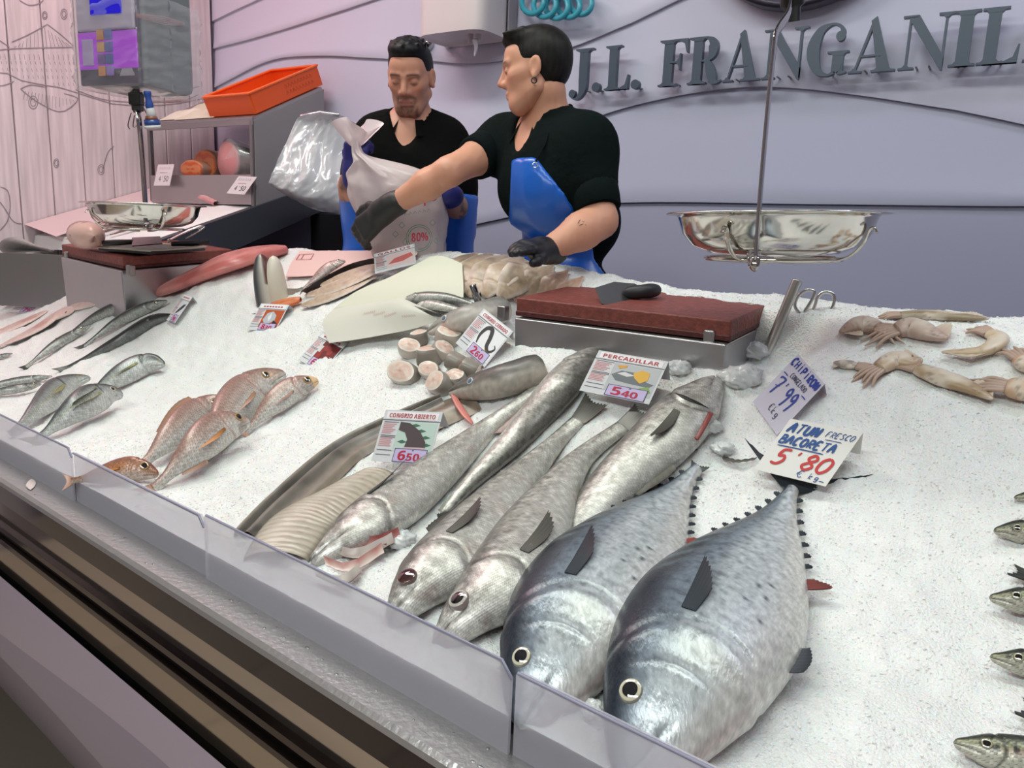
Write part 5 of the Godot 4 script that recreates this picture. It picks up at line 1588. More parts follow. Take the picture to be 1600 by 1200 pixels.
# ---------------------------------------------------------------- writing
# pen letters on a 0..1 wide, 0..1 high grid
const PEN := {
	"A": [[[0, 0], [0.5, 1], [0.95, 0]], [[0.15, 0.38], [0.85, 0.4]]], "B": [[[0.1, 0], [0.12, 1]], [[0.0, 0.98], [0.7, 0.95], [0.75, 0.65], [0.15, 0.52]], [[0.15, 0.52], [0.9, 0.45], [0.85, 0.05], [0.05, 0.02]]],
	"C": [[[0.85, 0.82], [0.6, 1], [0.2, 0.8], [0.1, 0.35], [0.35, 0.0], [0.85, 0.12]]], "D": [[[0.1, 0], [0.12, 1]], [[0.05, 0.98], [0.7, 0.9], [0.9, 0.5], [0.65, 0.08], [0.05, 0.02]]],
	"E": [[[0.85, 0.95], [0.15, 0.97], [0.12, 0.02], [0.9, 0.03]], [[0.15, 0.5], [0.7, 0.52]]], "F": [[[0.12, 0], [0.15, 0.97], [0.9, 0.98]], [[0.15, 0.5], [0.7, 0.52]]],
	"G": [[[0.85, 0.82], [0.6, 1], [0.2, 0.8], [0.1, 0.35], [0.35, 0.0], [0.8, 0.1], [0.82, 0.42], [0.5, 0.42]]], "H": [[[0.12, 0], [0.14, 1]], [[0.85, 0], [0.87, 1]], [[0.1, 0.5], [0.88, 0.54]]],
	"I": [[[0.5, 0], [0.52, 0.85]], [[0.45, 1.05], [0.62, 1.08]]], "L": [[[0.2, 1], [0.15, 0.02], [0.85, 0.04]]], "N": [[[0.1, 0], [0.14, 1], [0.8, 0.02], [0.88, 1]]],
	"O": [[[0.5, 1], [0.12, 0.75], [0.12, 0.25], [0.5, 0], [0.88, 0.25], [0.88, 0.75], [0.5, 1]]], "P": [[[0.12, 0], [0.15, 1]], [[0.05, 0.97], [0.8, 0.9], [0.78, 0.55], [0.15, 0.45]]],
	"R": [[[0.12, 0], [0.15, 1]], [[0.05, 0.97], [0.8, 0.9], [0.75, 0.55], [0.15, 0.48], [0.9, 0.0]]], "S": [[[0.85, 0.88], [0.5, 1], [0.15, 0.78], [0.5, 0.52], [0.85, 0.25], [0.5, 0.0], [0.1, 0.12]]],
	"T": [[[0.0, 0.97], [1.0, 1.0]], [[0.5, 0.98], [0.45, 0]]], "U": [[[0.1, 1], [0.12, 0.2], [0.5, 0.0], [0.85, 0.2], [0.9, 1]]], "M": [[[0.05, 0], [0.15, 1], [0.5, 0.3], [0.85, 1], [0.95, 0]]],
	"0": [[[0.5, 1], [0.1, 0.75], [0.1, 0.25], [0.5, 0], [0.9, 0.25], [0.9, 0.75], [0.5, 1]]], "5": [[[0.9, 1], [0.3, 0.97], [0.22, 0.55], [0.65, 0.6], [0.88, 0.3], [0.55, 0.0], [0.0, 0.05]]],
	"7": [[[0.02, 0.85], [0.1, 0.98], [0.95, 0.97], [0.55, 0.45], [0.3, -0.1]], [[0.1, 0.4], [0.85, 0.52]]], "8": [[[0.5, 0.52], [0.15, 0.75], [0.5, 1], [0.85, 0.75], [0.5, 0.52], [0.08, 0.25], [0.5, 0.0], [0.92, 0.25], [0.5, 0.52]]],
	"9": [[[0.85, 0.75], [0.5, 1], [0.12, 0.75], [0.4, 0.5], [0.85, 0.75], [0.75, 0.3], [0.5, -0.15]]], "6": [[[0.8, 1], [0.3, 0.7], [0.12, 0.3], [0.5, 0.0], [0.88, 0.25], [0.5, 0.52], [0.15, 0.35]]],
	"4": [[[0.6, 1], [0.05, 0.35], [0.95, 0.35]], [[0.7, 0.7], [0.65, 0]]], "2": [[[0.1, 0.8], [0.5, 1], [0.85, 0.75], [0.1, 0.02], [0.95, 0.04]]], "3": [[[0.1, 0.92], [0.6, 1], [0.75, 0.75], [0.35, 0.53], [0.85, 0.3], [0.5, 0.0], [0.05, 0.1]]],
	"'": [[[0.5, 1.0], [0.42, 0.78]]], "€": [[[0.9, 0.88], [0.5, 0.98], [0.2, 0.5], [0.5, 0.02], [0.9, 0.15]], [[0.0, 0.6], [0.7, 0.62]], [[0.0, 0.4], [0.6, 0.42]]],
	"k": [[[0.15, 0], [0.25, 1]], [[0.8, 0.55], [0.2, 0.3], [0.7, 0.0]]], "g": [[[0.8, 0.5], [0.3, 0.5], [0.3, 0.1], [0.75, 0.2], [0.8, 0.5], [0.7, -0.2], [0.2, -0.2]]], "_": [[[0, 0], [0.5, 0.04], [1, 0]]]}

# a flat card in space: o lower left corner, x across, y up, n outwards
class Card:
	var o: Vector3
	var x: Vector3
	var y: Vector3
	var n: Vector3
	func at(u: float, v: float, out := 0.0) -> Vector3:
		return o + x * u + y * v + n * out

func write_pen(b: MB, c: Card, text: String, u: float, v: float, w: float, h: float, thick: float, col: Color, slope := 0.0, slant := 0.0) -> void:
	# letters fill w x h (shares of the card), climbing by slope
	var step := w / text.length()
	for k in text.length():
		var ch := text[k]
		if not PEN.has(ch): continue
		for st in PEN[ch]:
			var P := []
			for q in st: P.push_back(c.at(u + step * (k + 0.06 + q[0] * 0.8) + slant * q[1] * h, v + slope * k * step + q[1] * h, 0.0009))
			b.ribbon(curve(P, 3 + (P.size() - 1) * 4) if P.size() > 2 else PackedVector3Array(P), thick, c.n, col)

# printed letters, fitted into a box on the card
func print_text(b: MB, c: Card, text: String, u: float, v: float, w: float, h: float, col: Color, bold := true, mono := "Droid Sans", out := 0.0008) -> void:
	var m := TextMesh.new()
	var f := SystemFont.new()
	f.font_names = PackedStringArray([mono]); f.font_weight = 700 if bold else 400
	m.font = f; m.text = text; m.font_size = 32; m.pixel_size = 0.01; m.depth = 0.02
	var bb := m.get_aabb()
	if bb.size.x <= 0.0: return
	var sx := w / bb.size.x
	var sy := h / bb.size.y
	var bs := Basis(c.x * sx, c.y * sy, c.n * 0.02)
	b.add(m, Transform3D(bs, c.at(u, v, out) - bs * Vector3(bb.position.x, bb.position.y, 0)), col)

func patch(b: MB, c: Card, pts: Array, col: Color, out := 0.0006) -> void:
	var P := PackedVector2Array()
	for q in pts: P.push_back(Vector2(q[0] * c.x.length(), q[1] * c.y.length()))
	b.poly(P, 0.0003, Transform3D(Basis(c.x.normalized(), c.y.normalized(), c.n), c.at(0, 0, out)), col)

func quad(u: float, v: float, w: float, h: float) -> Array:
	return [[u, v], [u + w, v], [u + w, v + h], [u, v + h]]

func card_from(q: Array, off: float, lean: float) -> Card:
	# q: top left, top right, bottom right, bottom left as seen from the photographer; the bottom edge rests off above the ice
	var c := Card.new()
	var bl := spot(q[3][0], q[3][1], off)
	var tb := (bl - EYE).length()
	var br := EYE + ray(q[2][0], q[2][1]) * (spot(q[2][0], q[2][1], off) - EYE).length()
	var tr_ := (br - EYE).length()
	if absf(tr_ - tb) > 0.06: br = EYE + ray(q[2][0], q[2][1]) * (tb + clampf(tr_ - tb, -0.06, 0.06))
	var tl := EYE + ray(q[0][0], q[0][1]) * (tb + lean)
	c.o = bl; c.x = br - bl; c.y = tl - bl
	c.n = c.x.cross(c.y).normalized()
	return c

func fold_card(t: Node3D, c: Card, paper: String, flap: float) -> void:
	# front leaf and back leaf of a folded card, 0.8 mm board
	var b := MB.new()
	var bs := Basis(c.x.normalized(), (c.y - c.x.normalized() * c.y.dot(c.x.normalized())).normalized(), c.n)
	var P := PackedVector2Array()
	for q in [[0, 0], [1, 0], [1, 1], [0, 1]]:
		var l: Vector3 = bs.inverse() * (c.x * q[0] + c.y * q[1])
		P.push_back(Vector2(l.x, l.y))
	b.poly(P, 0.0008, Transform3D(bs, c.o), lin(paper))
	part("front_leaf", b, M.paper, t)
	var d := (-c.n * 0.75 - c.y.normalized() * 0.35)
	var a0 := c.at(0, 1); var a1 := c.at(1, 1)
	var e0 := a0 + d * flap; var e1 := a1 + d * flap
	e0.y = maxf(e0.y, bed(e0.x, e0.z) + 0.003); e1.y = maxf(e1.y, bed(e1.x, e1.z) + 0.003)
	b = MB.new()
	b.grid(PackedVector3Array([a0, a1, e0, e1]), 2, 2, PackedColorArray([lin(paper)]), PackedVector2Array(), false, Vector3.UP)
	b.grid(PackedVector3Array([a0 - c.n * 0.0008, a1 - c.n * 0.0008, e0 - Vector3(0, 0.0008, 0), e1 - Vector3(0, 0.0008, 0)]), 2, 2, PackedColorArray([lin(paper)]), PackedVector2Array(), false, Vector3.DOWN)
	part("back_leaf", b, M.paper, t)

func printed_card(q: Array, off: float, lean: float, title: String, price: String, pic: String, label: String, flap := 0.05) -> void:
	var c := card_from(q, off, lean)
	var t := thing("price_card", label, "price card", c.o, "printed price cards")
	fold_card(t, c, "d9dadd", flap)
	var b := MB.new()
	patch(b, c, quad(0.05, 0.83, 0.9, 0.14), lin("efecee"), 0.0004)
	patch(b, c, quad(0.0, 0.8, 1.0, 0.015), lin("5b5560"), 0.0004)
	if title != "": print_text(b, c, title, 0.1, 0.855, 0.8, 0.085, lin("b3404c"))
	else:   # too small to read in the picture: a row of short marks
		for k in 7: patch(b, c, quad(0.16 + k * 0.1, 0.87, 0.07, 0.05), lin("b3404c"))
	part("title", b, M.ink, t)
	b = MB.new()
	for k in 6: patch(b, c, quad(0.04, 0.74 - k * 0.035 - 0.02, 0.23 - 0.03 * (k % 3), 0.016), lin("d08e92"))
	for k in 5: patch(b, c, quad(0.04, 0.44 - k * 0.035, 0.22 - 0.02 * (k % 2), 0.016), lin("d08e92"))
	for v in [0.76, 0.5, 0.47, 0.22, 0.13]: patch(b, c, quad(0.04, v, 0.26, 0.012), lin("55525a"))
	part("small_print", b, M.ink, t)
	b = MB.new()
	match pic:
		"eel_piece":
			patch(b, c, quad(0.31, 0.22, 0.66, 0.56), lin("bcd0c6"), 0.0003)
			for g in [[0.72, 0.62], [0.82, 0.5], [0.44, 0.4], [0.86, 0.36], [0.6, 0.72]]: patch(b, c, [[g[0] - 0.09, g[1]], [g[0], g[1] - 0.035], [g[0] + 0.09, g[1]], [g[0], g[1] + 0.035]], lin("3f6a54"), 0.0005)
			patch(b, c, [[0.33, 0.78], [0.5, 0.76], [0.7, 0.62], [0.84, 0.42], [0.86, 0.3], [0.5, 0.28], [0.52, 0.45], [0.45, 0.58], [0.33, 0.62]], lin("4c3e42"), 0.0008)
			patch(b, c, [[0.48, 0.3], [0.86, 0.31], [0.84, 0.24], [0.5, 0.22]], lin("c9b0b8"), 0.0009)
		"eel":
			patch(b, c, quad(0.31, 0.1, 0.66, 0.68), lin("e8e8ea"), 0.0003)
			patch_band(b, c, [[0.42, 0.3, 0.03], [0.37, 0.5, 0.07], [0.42, 0.7, 0.09], [0.55, 0.74, 0.1], [0.64, 0.58, 0.1], [0.7, 0.38, 0.09], [0.82, 0.3, 0.07], [0.92, 0.42, 0.04], [0.86, 0.5, 0.02]], lin("2c2a2e"))
			patch(b, c, [[0.66, 0.24], [0.74, 0.17], [0.84, 0.22], [0.82, 0.3], [0.72, 0.3]], lin("d8c832"), 0.0007)
		"fish":
			patch(b, c, quad(0.31, 0.12, 0.66, 0.66), lin("b9bcc0"), 0.0003)
			patch(b, c, [[0.33, 0.5], [0.45, 0.62], [0.65, 0.62], [0.85, 0.45], [0.95, 0.42], [0.9, 0.34], [0.6, 0.36], [0.42, 0.38]], lin("6d7176"), 0.0005)
			patch(b, c, [[0.4, 0.54], [0.5, 0.6], [0.66, 0.55], [0.55, 0.5]], lin("d8d8da"), 0.0007)
			patch(b, c, [[0.62, 0.6], [0.72, 0.7], [0.84, 0.66], [0.85, 0.5], [0.76, 0.4], [0.66, 0.5]], lin("e0b040"), 0.0008)
			patch(b, c, [[0.36, 0.72], [0.5, 0.76], [0.5, 0.7], [0.4, 0.66]], lin("d8a044"), 0.0008)
			patch(b, c, [[0.78, 0.3], [0.9, 0.36], [0.95, 0.24], [0.85, 0.18]], lin("86a860"), 0.0008)
		"bream":
			patch(b, c, quad(0.31, 0.12, 0.66, 0.66), lin("b8542c"), 0.0003)
			patch(b, c, [[0.36, 0.4], [0.42, 0.65], [0.6, 0.72], [0.76, 0.58], [0.78, 0.4], [0.62, 0.26], [0.46, 0.28]], lin("b9bbc2"), 0.0006)
			patch(b, c, [[0.5, 0.5], [0.56, 0.68], [0.62, 0.5], [0.58, 0.34]], lin("e4e4e6"), 0.0007)
			patch(b, c, [[0.74, 0.4], [0.9, 0.3], [0.95, 0.14], [0.74, 0.22]], lin("26262a"), 0.0007)
		"red":
			patch(b, c, quad(0.34, 0.08, 0.63, 0.72), lin("6d1f20"), 0.0003)
			for k in 9: patch(b, c, rosette(0.5 + 0.16 * sin(k * 2.4) + 0.1, 0.42 + 0.22 * cos(k * 2.4), 0.1), lin("9a2c2a") * (0.8 + 0.08 * (k % 4)), 0.0005 + 0.00005 * k)
			patch(b, c, quad(0.31, 0.45, 0.12, 0.2), lin("d8cfd0"), 0.0011)
		"pale":
			patch(b, c, quad(0.31, 0.12, 0.66, 0.66), lin("cfd2d8"), 0.0003)
			patch(b, c, [[0.4, 0.4], [0.55, 0.6], [0.85, 0.62], [0.95, 0.5], [0.8, 0.42], [0.55, 0.36]], lin("8f9096"), 0.0006)
			patch(b, c, [[0.42, 0.5], [0.5, 0.66], [0.58, 0.56], [0.5, 0.42]], lin("7dae5a"), 0.0008)
		"darkfish":
			patch(b, c, quad(0.31, 0.12, 0.66, 0.66), lin("dadade"), 0.0003)
			patch(b, c, [[0.36, 0.32], [0.5, 0.5], [0.7, 0.66], [0.9, 0.68], [0.86, 0.56], [0.7, 0.44], [0.5, 0.32]], lin("3c3c40"), 0.0006)
		"fillet":
			patch(b, c, quad(0.31, 0.12, 0.66, 0.62), lin("e0c8c8"), 0.0003)
			patch(b, c, [[0.34, 0.3], [0.5, 0.52], [0.9, 0.62], [0.95, 0.45], [0.7, 0.3]], lin("cc6a66"), 0.0006)
	part("picture", b, M.ink, t)
	if price != "":
		b = MB.new()
		patch(b, c, quad(0.36, 0.015, 0.56, 0.26), lin("c3b5dc"), 0.0011)
		for e in [quad(0.36, 0.015, 0.56, 0.012), quad(0.36, 0.263, 0.56, 0.012), quad(0.36, 0.015, 0.01, 0.26), quad(0.91, 0.015, 0.01, 0.26)]: patch(b, c, e, lin("4a4066"), 0.0013)
		patch(b, c, quad(0.66, 0.235, 0.03, 0.02), lin("4a4066"), 0.0014)
		print_text(b, c, price.substr(0, 1), 0.44, 0.05, 0.13, 0.185, lin("b3123a"), true, "Droid Sans", 0.0015)
		print_text(b, c, price.substr(1), 0.59, 0.05, 0.22, 0.14, lin("b3123a"), true, "Droid Sans", 0.0015)
		part("price_strip", b, M.ink, t)

func rosette(u: float, v: float, r: float) -> Array:
	var o := []
	for k in 10: o.push_back([u + cos(TAU * k / 10) * r * (0.8 + 0.2 * (k % 2)), v + sin(TAU * k / 10) * r * (0.8 + 0.2 * (k % 2))])
	return o

func patch_band(b: MB, c: Card, path: Array, col: Color) -> void:
	var P := pen(path)
	for k in P.size(): P[k] = Vector2(P[k].x * c.x.length(), P[k].y * c.y.length())
	var n := P.size()
	for k in n / 2 - 1:
		b.poly(PackedVector2Array([P[k], P[k + 1], P[n - 2 - k], P[n - 1 - k]]), 0.0003, Transform3D(Basis(c.x.normalized(), c.y.normalized(), c.n), c.at(0, 0, 0.0007)), col)

func build_cards() -> void:
	printed_card([[603, 640], [692, 648], [670, 727], [580, 720]], 0.03, 0.012, "CONGRIO ABIERTO", "650", "eel_piece", "price card reading CONGRIO ABIERTO 6,50 standing on the opened conger")
	printed_card([[936, 547], [1043, 571], [1014, 632], [905, 610]], 0.035, 0.03, "PERCADILLAR", "540", "fish", "price card reading PERCADILLAR 5,40 standing behind the hake tails")
	printed_card([[756, 482], [819, 530], [757, 574], [712, 536]], 0.045, 0.02, "CONGRIO CERRADO", "260", "eel", "price card reading CONGRIO CERRADO with a black eel picture, on the conger steaks", 0.03)
	printed_card([[408, 474], [457, 479], [430, 518], [386, 515]], 0.01, 0.02, "", "830", "bream", "price card with an orange and silver fish picture, in front of the upright fish head")
	printed_card([[505, 518], [545, 548], [503, 582], [466, 562]], 0.01, 0.02, "", "699", "red", "price card with a dark red picture, half under the curled paper", 0.045)
	printed_card([[288, 459], [308, 471], [273, 505], [260, 500]], 0.02, 0.02, "", "790", "darkfish", "small price card with a grey fish picture at the heads of the sea bass", 0.04)
	printed_card([[46, 456], [86, 460], [55, 490], [15, 487]], 0.02, 0.02, "", "790", "pale", "price card with a green sprig picture over the pink flatfish", 0.035)
	printed_card([[584, 397], [657, 387], [650, 412], [586, 428]], 0.04, 0.03, "GALLOS", "", "fillet", "pale price card reading GALLOS behind the white paper sheet", 0.03)
	# hand written cards
	var c := card_from([[1247, 553], [1304, 598], [1214, 680], [1176, 628]], 0.015, 0.045)
	var t := thing("handwritten_card", "handwritten card reading CHIPIRON 7'99, the shaded one leaning behind the ATUN card", "price card", c.o, "handwritten cards on the tuna side")
	fold_card(t, c, "c9c4d2", 0.1)
	var b := MB.new()
	var blue := lin("2b3f8f")
	write_pen(b, c, "CHIPIRON", 0.03, 0.82, 0.94, 0.13, 0.0038, blue)
	write_pen(b, c, "CONGELADO", 0.25, 0.68, 0.55, 0.08, 0.0013, lin("2f3350"))
	write_pen(b, c, "_", 0.05, 0.66, 0.18, 0.1, 0.002, blue)
	write_pen(b, c, "_", 0.78, 0.63, 0.17, 0.1, 0.002, blue)
	write_pen(b, c, "7'99", 0.1, 0.32, 0.72, 0.28, 0.0036, blue)
	write_pen(b, c, "€kg", 0.38, 0.12, 0.34, 0.12, 0.0014, lin("2f3350"))
	part("handwriting", b, M.ink, t)
	c = card_from([[1235, 654], [1351, 672], [1290, 760], [1178, 733]], 0.028, 0.03)
	t = thing("handwritten_card", "white handwritten card reading ATUN BACORETA 5'80 above the front tuna's tail", "price card", c.o, "handwritten cards on the tuna side")
	fold_card(t, c, "e6e4df", 0.05)
	b = MB.new()
	var ink := lin("1f4a8a")
	write_pen(b, c, "ATUN", 0.06, 0.76, 0.45, 0.17, 0.0042, ink, 0.0, 0.15)
	write_pen(b, c, "FRESCO", 0.58, 0.80, 0.38, 0.1, 0.0013, ink, 0.03, 0.2)
	write_pen(b, c, "_", 0.6, 0.75, 0.28, 0.1, 0.0012, ink)
	write_pen(b, c, "BACORETA", 0.05, 0.55, 0.78, 0.15, 0.0036, ink, 0.0, 0.1)
	write_pen(b, c, "_", 0.03, 0.5, 0.8, 0.1, 0.002, ink)
	write_pen(b, c, "5'80", 0.12, 0.18, 0.8, 0.27, 0.0045, lin("c03030"), 0.0, 0.15)
	write_pen(b, c, "€", 0.55, 0.04, 0.12, 0.12, 0.0013, ink)
	write_pen(b, c, "kg_", 0.72, 0.05, 0.24, 0.1, 0.0013, ink)
	part("handwriting", b, M.ink, t)

# ---------------------------------------------------------------- boards and stands
func at_height(px: float, py: float, y: float) -> Vector3:
	return on_plane(px, py, 1, y)

func slab4(b: MB, c: Array, thick: float, r: float, col: Color) -> void:
	# block with the given top corners (a parallelogram), going down by thick
	var o: Vector3 = (c[0] + c[1] + c[2] + c[3]) * 0.25
	var x: Vector3 = (c[1] - c[0] + c[2] - c[3]) * 0.5
	var z: Vector3 = (c[3] - c[0] + c[2] - c[1]) * 0.5
	var lx := x.length(); var lz := z.length()
	var xn := x / lx
	var zn := (z - xn * z.dot(xn)).normalized()
	var yn := zn.cross(xn)
	if yn.y < 0: 
		yn = -yn; xn = -xn
	b.box(Transform3D(Basis(xn, yn, zn), o - Vector3(0, thick * 0.5, 0)), Vector3(lx, thick, lz), r, col)

const LB := 1.335
# where a line of sight meets the tilted top of a chopping board
var board_c := []
func on_board(k: int, px: float, py: float, up := 0.0) -> Vector3:
	var c: Array = board_c[k]
	var n: Vector3 = (c[1] - c[0]).cross(c[2] - c[1]).normalized()
	if n.y < 0: n = -n
	var r := ray(px, py)
	return EYE + r * ((c[1] + n * up - EYE).dot(n) / r.dot(n))

func build_boards() -> void:
	for k in 2:
		var c: Array
		if k == 0: c = [far(786, 462, 1.72), far(1113, 497, 1.5), far(1252, 468, 1.79), Vector3.ZERO]
		else: c = [far(105, 383, 3.15), far(203, 403, 2.75), far(352, 388, 3.0), Vector3.ZERO]
		c[3] = c[0] + c[2] - c[1]
		board_c.push_back(c)
		var mid: Vector3 = (c[0] + c[2]) * 0.5
		var st := thing("board_stand", ["brushed steel stand set into the ice under the right chopping board", "brushed steel stand set into the ice under the left chopping board"][k], "stand", Vector3(mid.x, 0.9, mid.z), "chopping board stands")
		var low := []
		for q in c: low.push_back(mid + (q - mid) * 0.985 - Vector3(0, 0.043, 0))
		var b := MB.new()
		slab4(b, low, 0.4, 0.004, lin("b4b2b4"))
		part("box", b, M.steel, st)
		b = MB.new()
		for q in low:
			var p: Vector3 = mid + (q - mid) * 1.01
			b.box(Transform3D(Basis(), Vector3(p.x, p.y + 0.004, p.z)), Vector3(0.022, 0.035, 0.022), 0.004, lin("a8a6a6"))
		part("corner_bracket", b, M.steel, st).set_meta("kind", "stuff")
		var t := thing("chopping_board", ["thick reddish brown chopping board with a scraper on it, at the right", "thick reddish brown chopping board under the far hanging scale, at the left"][k], "chopping board", mid - Vector3(0, 0.04, 0), "chopping boards")
		b = MB.new()
		slab4(b, c, 0.04, 0.004, lin("8f4a40"))
		part("board", b, M.board, t)
		b = MB.new()
		slab4(b, [mid + (c[0] - mid) * 1.004 - Vector3(0, 0.028, 0), mid + (c[1] - mid) * 1.004 - Vector3(0, 0.028, 0), mid + (c[2] - mid) * 1.004 - Vector3(0, 0.028, 0), mid + (c[3] - mid) * 1.004 - Vector3(0, 0.028, 0)], 0.012, 0.003, lin("5f2a24"))
		part("edge_band", b, M.board, t)
	# scraper on the right board
	var t := thing("scraper", "flat steel scraper blade with a dark knobbed handle on the right chopping board", "scraper", on_board(0, 985, 465))
	var b := MB.new()
	var P := PackedVector2Array()
	var o := on_board(0, 985, 465, 0.003)
	for q in [[922, 466], [940, 474], [1000, 474], [1046, 470], [1052, 463], [1020, 458], [985, 456], [950, 459]]:
		P.push_back(Vector2(q[0], q[1]))
	var Q3 := PackedVector3Array()
	for q in P: Q3.push_back(on_board(0, q.x, q.y, 0.003))
	var bx := (Q3[5] - o).normalized()
	var bn := (Q3[1] - o).cross(Q3[5] - o).normalized()
	if bn.y < 0: bn = -bn
	var by := bn.cross(bx)
	var P2 := PackedVector2Array()
	for q in Q3: P2.push_back(Vector2((q - o).dot(bx), (q - o).dot(by)))
	b.poly(P2, 0.002, Transform3D(Basis(bx, by, bn), o), lin("77797a"))
	part("blade", b, M.steel, t)
	b = MB.new()
	b.tube(curve([on_board(0, 972, 459, 0.01), on_board(0, 990, 457, 0.014), on_board(0, 1010, 455, 0.018), on_board(0, 1028, 453, 0.016)], 14), PackedFloat32Array([0.004, 0.008, 0.012, 0.014, 0.015, 0.0155, 0.0155, 0.015, 0.0155, 0.016, 0.016, 0.015, 0.013, 0.009]), 14, lin("232427"))
	part("handle", b, M.rubber, t)
	# sharpening steel tube and scissors stuck in the ice right of the board
	t = thing("steel_tube", "slanted brushed steel tube stuck in the ice beside the right chopping board", "tube", spot(1205, 542))
	b = MB.new()
	var foot := spot(1203, 540, 0.0)
	var tip := EYE + ray(1246, 438) * ((foot - EYE).length() + 0.01)
	var dirn := (tip - foot).normalized()
	b.tube(PackedVector3Array([foot - dirn * 0.02, foot, foot.lerp(tip, 0.4), tip - dirn * 0.002, tip]), PackedFloat32Array([0.010, 0.010, 0.0105, 0.0105, 0.0095]), 20, lin("c4c3c0"))
	part("tube", b, M.steel, t)
	b = MB.new()
	b.tube(PackedVector3Array([tip + dirn * 0.0002, tip + dirn * 0.0006]), PackedFloat32Array([0.0078]), 20, lin("4a4a4a"))
	part("bore", b, M.matt, t)
	t = thing("scissors", "steel scissors with two round handles stuck in the ice behind the slanted tube", "scissors", spot(1238, 512))
	var d0 := (spot(1240, 512) - EYE).length() + 0.02
	for k in 2:
		var ring: Array = [[[1243, 508], [1262, 480], [1273, 458], [1262, 453], [1248, 462], [1242, 478], [1250, 490]], [[1250, 510], [1270, 485], [1278, 464], [1290, 456], [1303, 462], [1300, 482], [1282, 498], [1262, 500]]][k]
		var Q := []
		for q in ring: Q.push_back(EYE + ray(q[0], q[1]) * (d0 + 0.01 * k))
		b = MB.new()
		b.tube(curve(Q, 40), PackedFloat32Array([0.0034]), 10, lin("d0d0ce"))
		part("handle", b, M.chrome, t)
		b = MB.new()
		var p0: Vector3 = Q[0]
		b.tube(PackedVector3Array([p0 + Vector3(0.004, 0.008, 0), p0 + Vector3(-0.006 + 0.01 * k, -0.02, 0), p0 + Vector3(-0.01 + 0.014 * k, -0.06, 0.01)]), PackedFloat32Array([0.005, 0.008, 0.002]), 8, lin("b4b4b2"), 0.35)
		part("blade", b, M.chrome, t)
	b = MB.new()
	b.lathe(PackedVector2Array([Vector2(0, 0.004), Vector2(0.004, 0.003), Vector2(0.005, 0)]), 12, Transform3D(Basis(Vector3.RIGHT, 1.2), EYE + ray(1246, 510) * (d0 - 0.01)), lin("c0c0be"))
	part("rivet", b, M.chrome, t)
	# steel rod by the fan of flatfish
	t = thing("steel_rod", "short round steel rod sticking up between the fan of flatfish and the paper", "rod", spot(742, 470))
	var f2 := spot(748, 474, 0.02)
	var tp := EYE + ray(738, 445) * ((f2 - EYE).length() + 0.0)
	b = MB.new()
	b.tube(PackedVector3Array([f2, f2.lerp(tp, 0.5), tp]), PackedFloat32Array([0.0095, 0.009, 0.009]), 16, lin("b9bbbd"))
	part("handle", b, M.chrome, t)
	# dark divider strip behind the fish
	t = thing("divider", "dark brown curved divider strip leaning behind the brown flatfish", "divider", spot(545, 420))
	var Pp := PackedVector3Array()
	var top := [spot(470, 455, 0.03), spot(505, 434, 0.045), spot(548, 412, 0.05), spot(590, 402, 0.045)]
	var bot := [spot(478, 458, 0.0), spot(512, 445, 0.005), spot(552, 430, 0.008), spot(594, 422, 0.01)]
	var A := curve(top, 24); var Bc := curve(bot, 24)
	for i in 24:
		for j in 6: Pp.push_back(A[i].lerp(Bc[i], j / 5.0))
	b = MB.new()
	b.grid(Pp, 24, 6, PackedColorArray([lin("3a2a26")]), PackedVector2Array(), false, Vector3(0, 0.3, 1))
	for k in Pp.size(): Pp[k] += Vector3(0.0, 0, -0.003)
	b.grid(Pp, 24, 6, PackedColorArray([lin("4a3832")]), PackedVector2Array(), false, Vector3(0, 0.3, -1))
	part("strip", b, M.satin, t)
	t = thing("divider", "green brown divider strip lying at the left price card", "divider", spot(60, 462))
	b = MB.new()
	var dv := [spot(4, 476, 0.02), spot(40, 462, 0.022), spot(80, 448, 0.022), spot(121, 434, 0.02)]
	b.tube(curve(dv, 20), PackedFloat32Array([0.014, 0.014, 0.014, 0.014, 0.013, 0.013, 0.013, 0.012, 0.012, 0.012, 0.012, 0.011, 0.011, 0.01, 0.01, 0.009, 0.008, 0.007, 0.006, 0.004]), 10, lin("8f6a58"), 0.4, Vector3.UP)
	part("strip", b, M.satin, t)
	t = thing("price_card", "small grey card seen edge on beside the green brown divider", "price card", spot(70, 445), "printed price cards")
	b = MB.new()
	var q0 := spot(58, 447, 0.01); var q1 := spot(80, 436, 0.01)
	b.grid(PackedVector3Array([q0, q1, q0 + Vector3(0.03, 0.04, -0.02), q1 + Vector3(0.03, 0.04, -0.02)]), 2, 2, PackedColorArray([lin("b9bcc4")]), PackedVector2Array(), false, Vector3(0, 0.5, 1))
	part("leaf", b, M.paper, t)

func sheet(t: Node3D, called: String, rows: Array, n: int, m: int, col: String, mt: Material, thick := 0.0012, wav := 0.0) -> MB:
	# a sheet through rows of world points (each row left to right), smooth both ways
	var P := PackedVector3Array()
	for i in n:
		var v := float(i) / (n - 1)
		for j in m:
			var u := float(j) / (m - 1)
			var c := []
			for r in rows: c.push_back(spline(r, u))
			var p: Vector3 = spline(c, v)
			if wav > 0: p.y += wav * ns(p.x * 260, p.z * 260, 9)
			P.push_back(p)
	var b := MB.new()
	b.grid(P, n, m, PackedColorArray([lin(col)]), PackedVector2Array(), false, Vector3(0, 1, 0.4))
	var k0 := b.N.slice(0, P.size())
	var Q := PackedVector3Array()
	for k in P.size(): Q.push_back(P[k] - k0[k] * thick)
	b.grid(Q, n, m, PackedColorArray([lin(col)]), PackedVector2Array(), false, Vector3(0, -1, -0.4))
	part(called, b, mt, t)
	return b

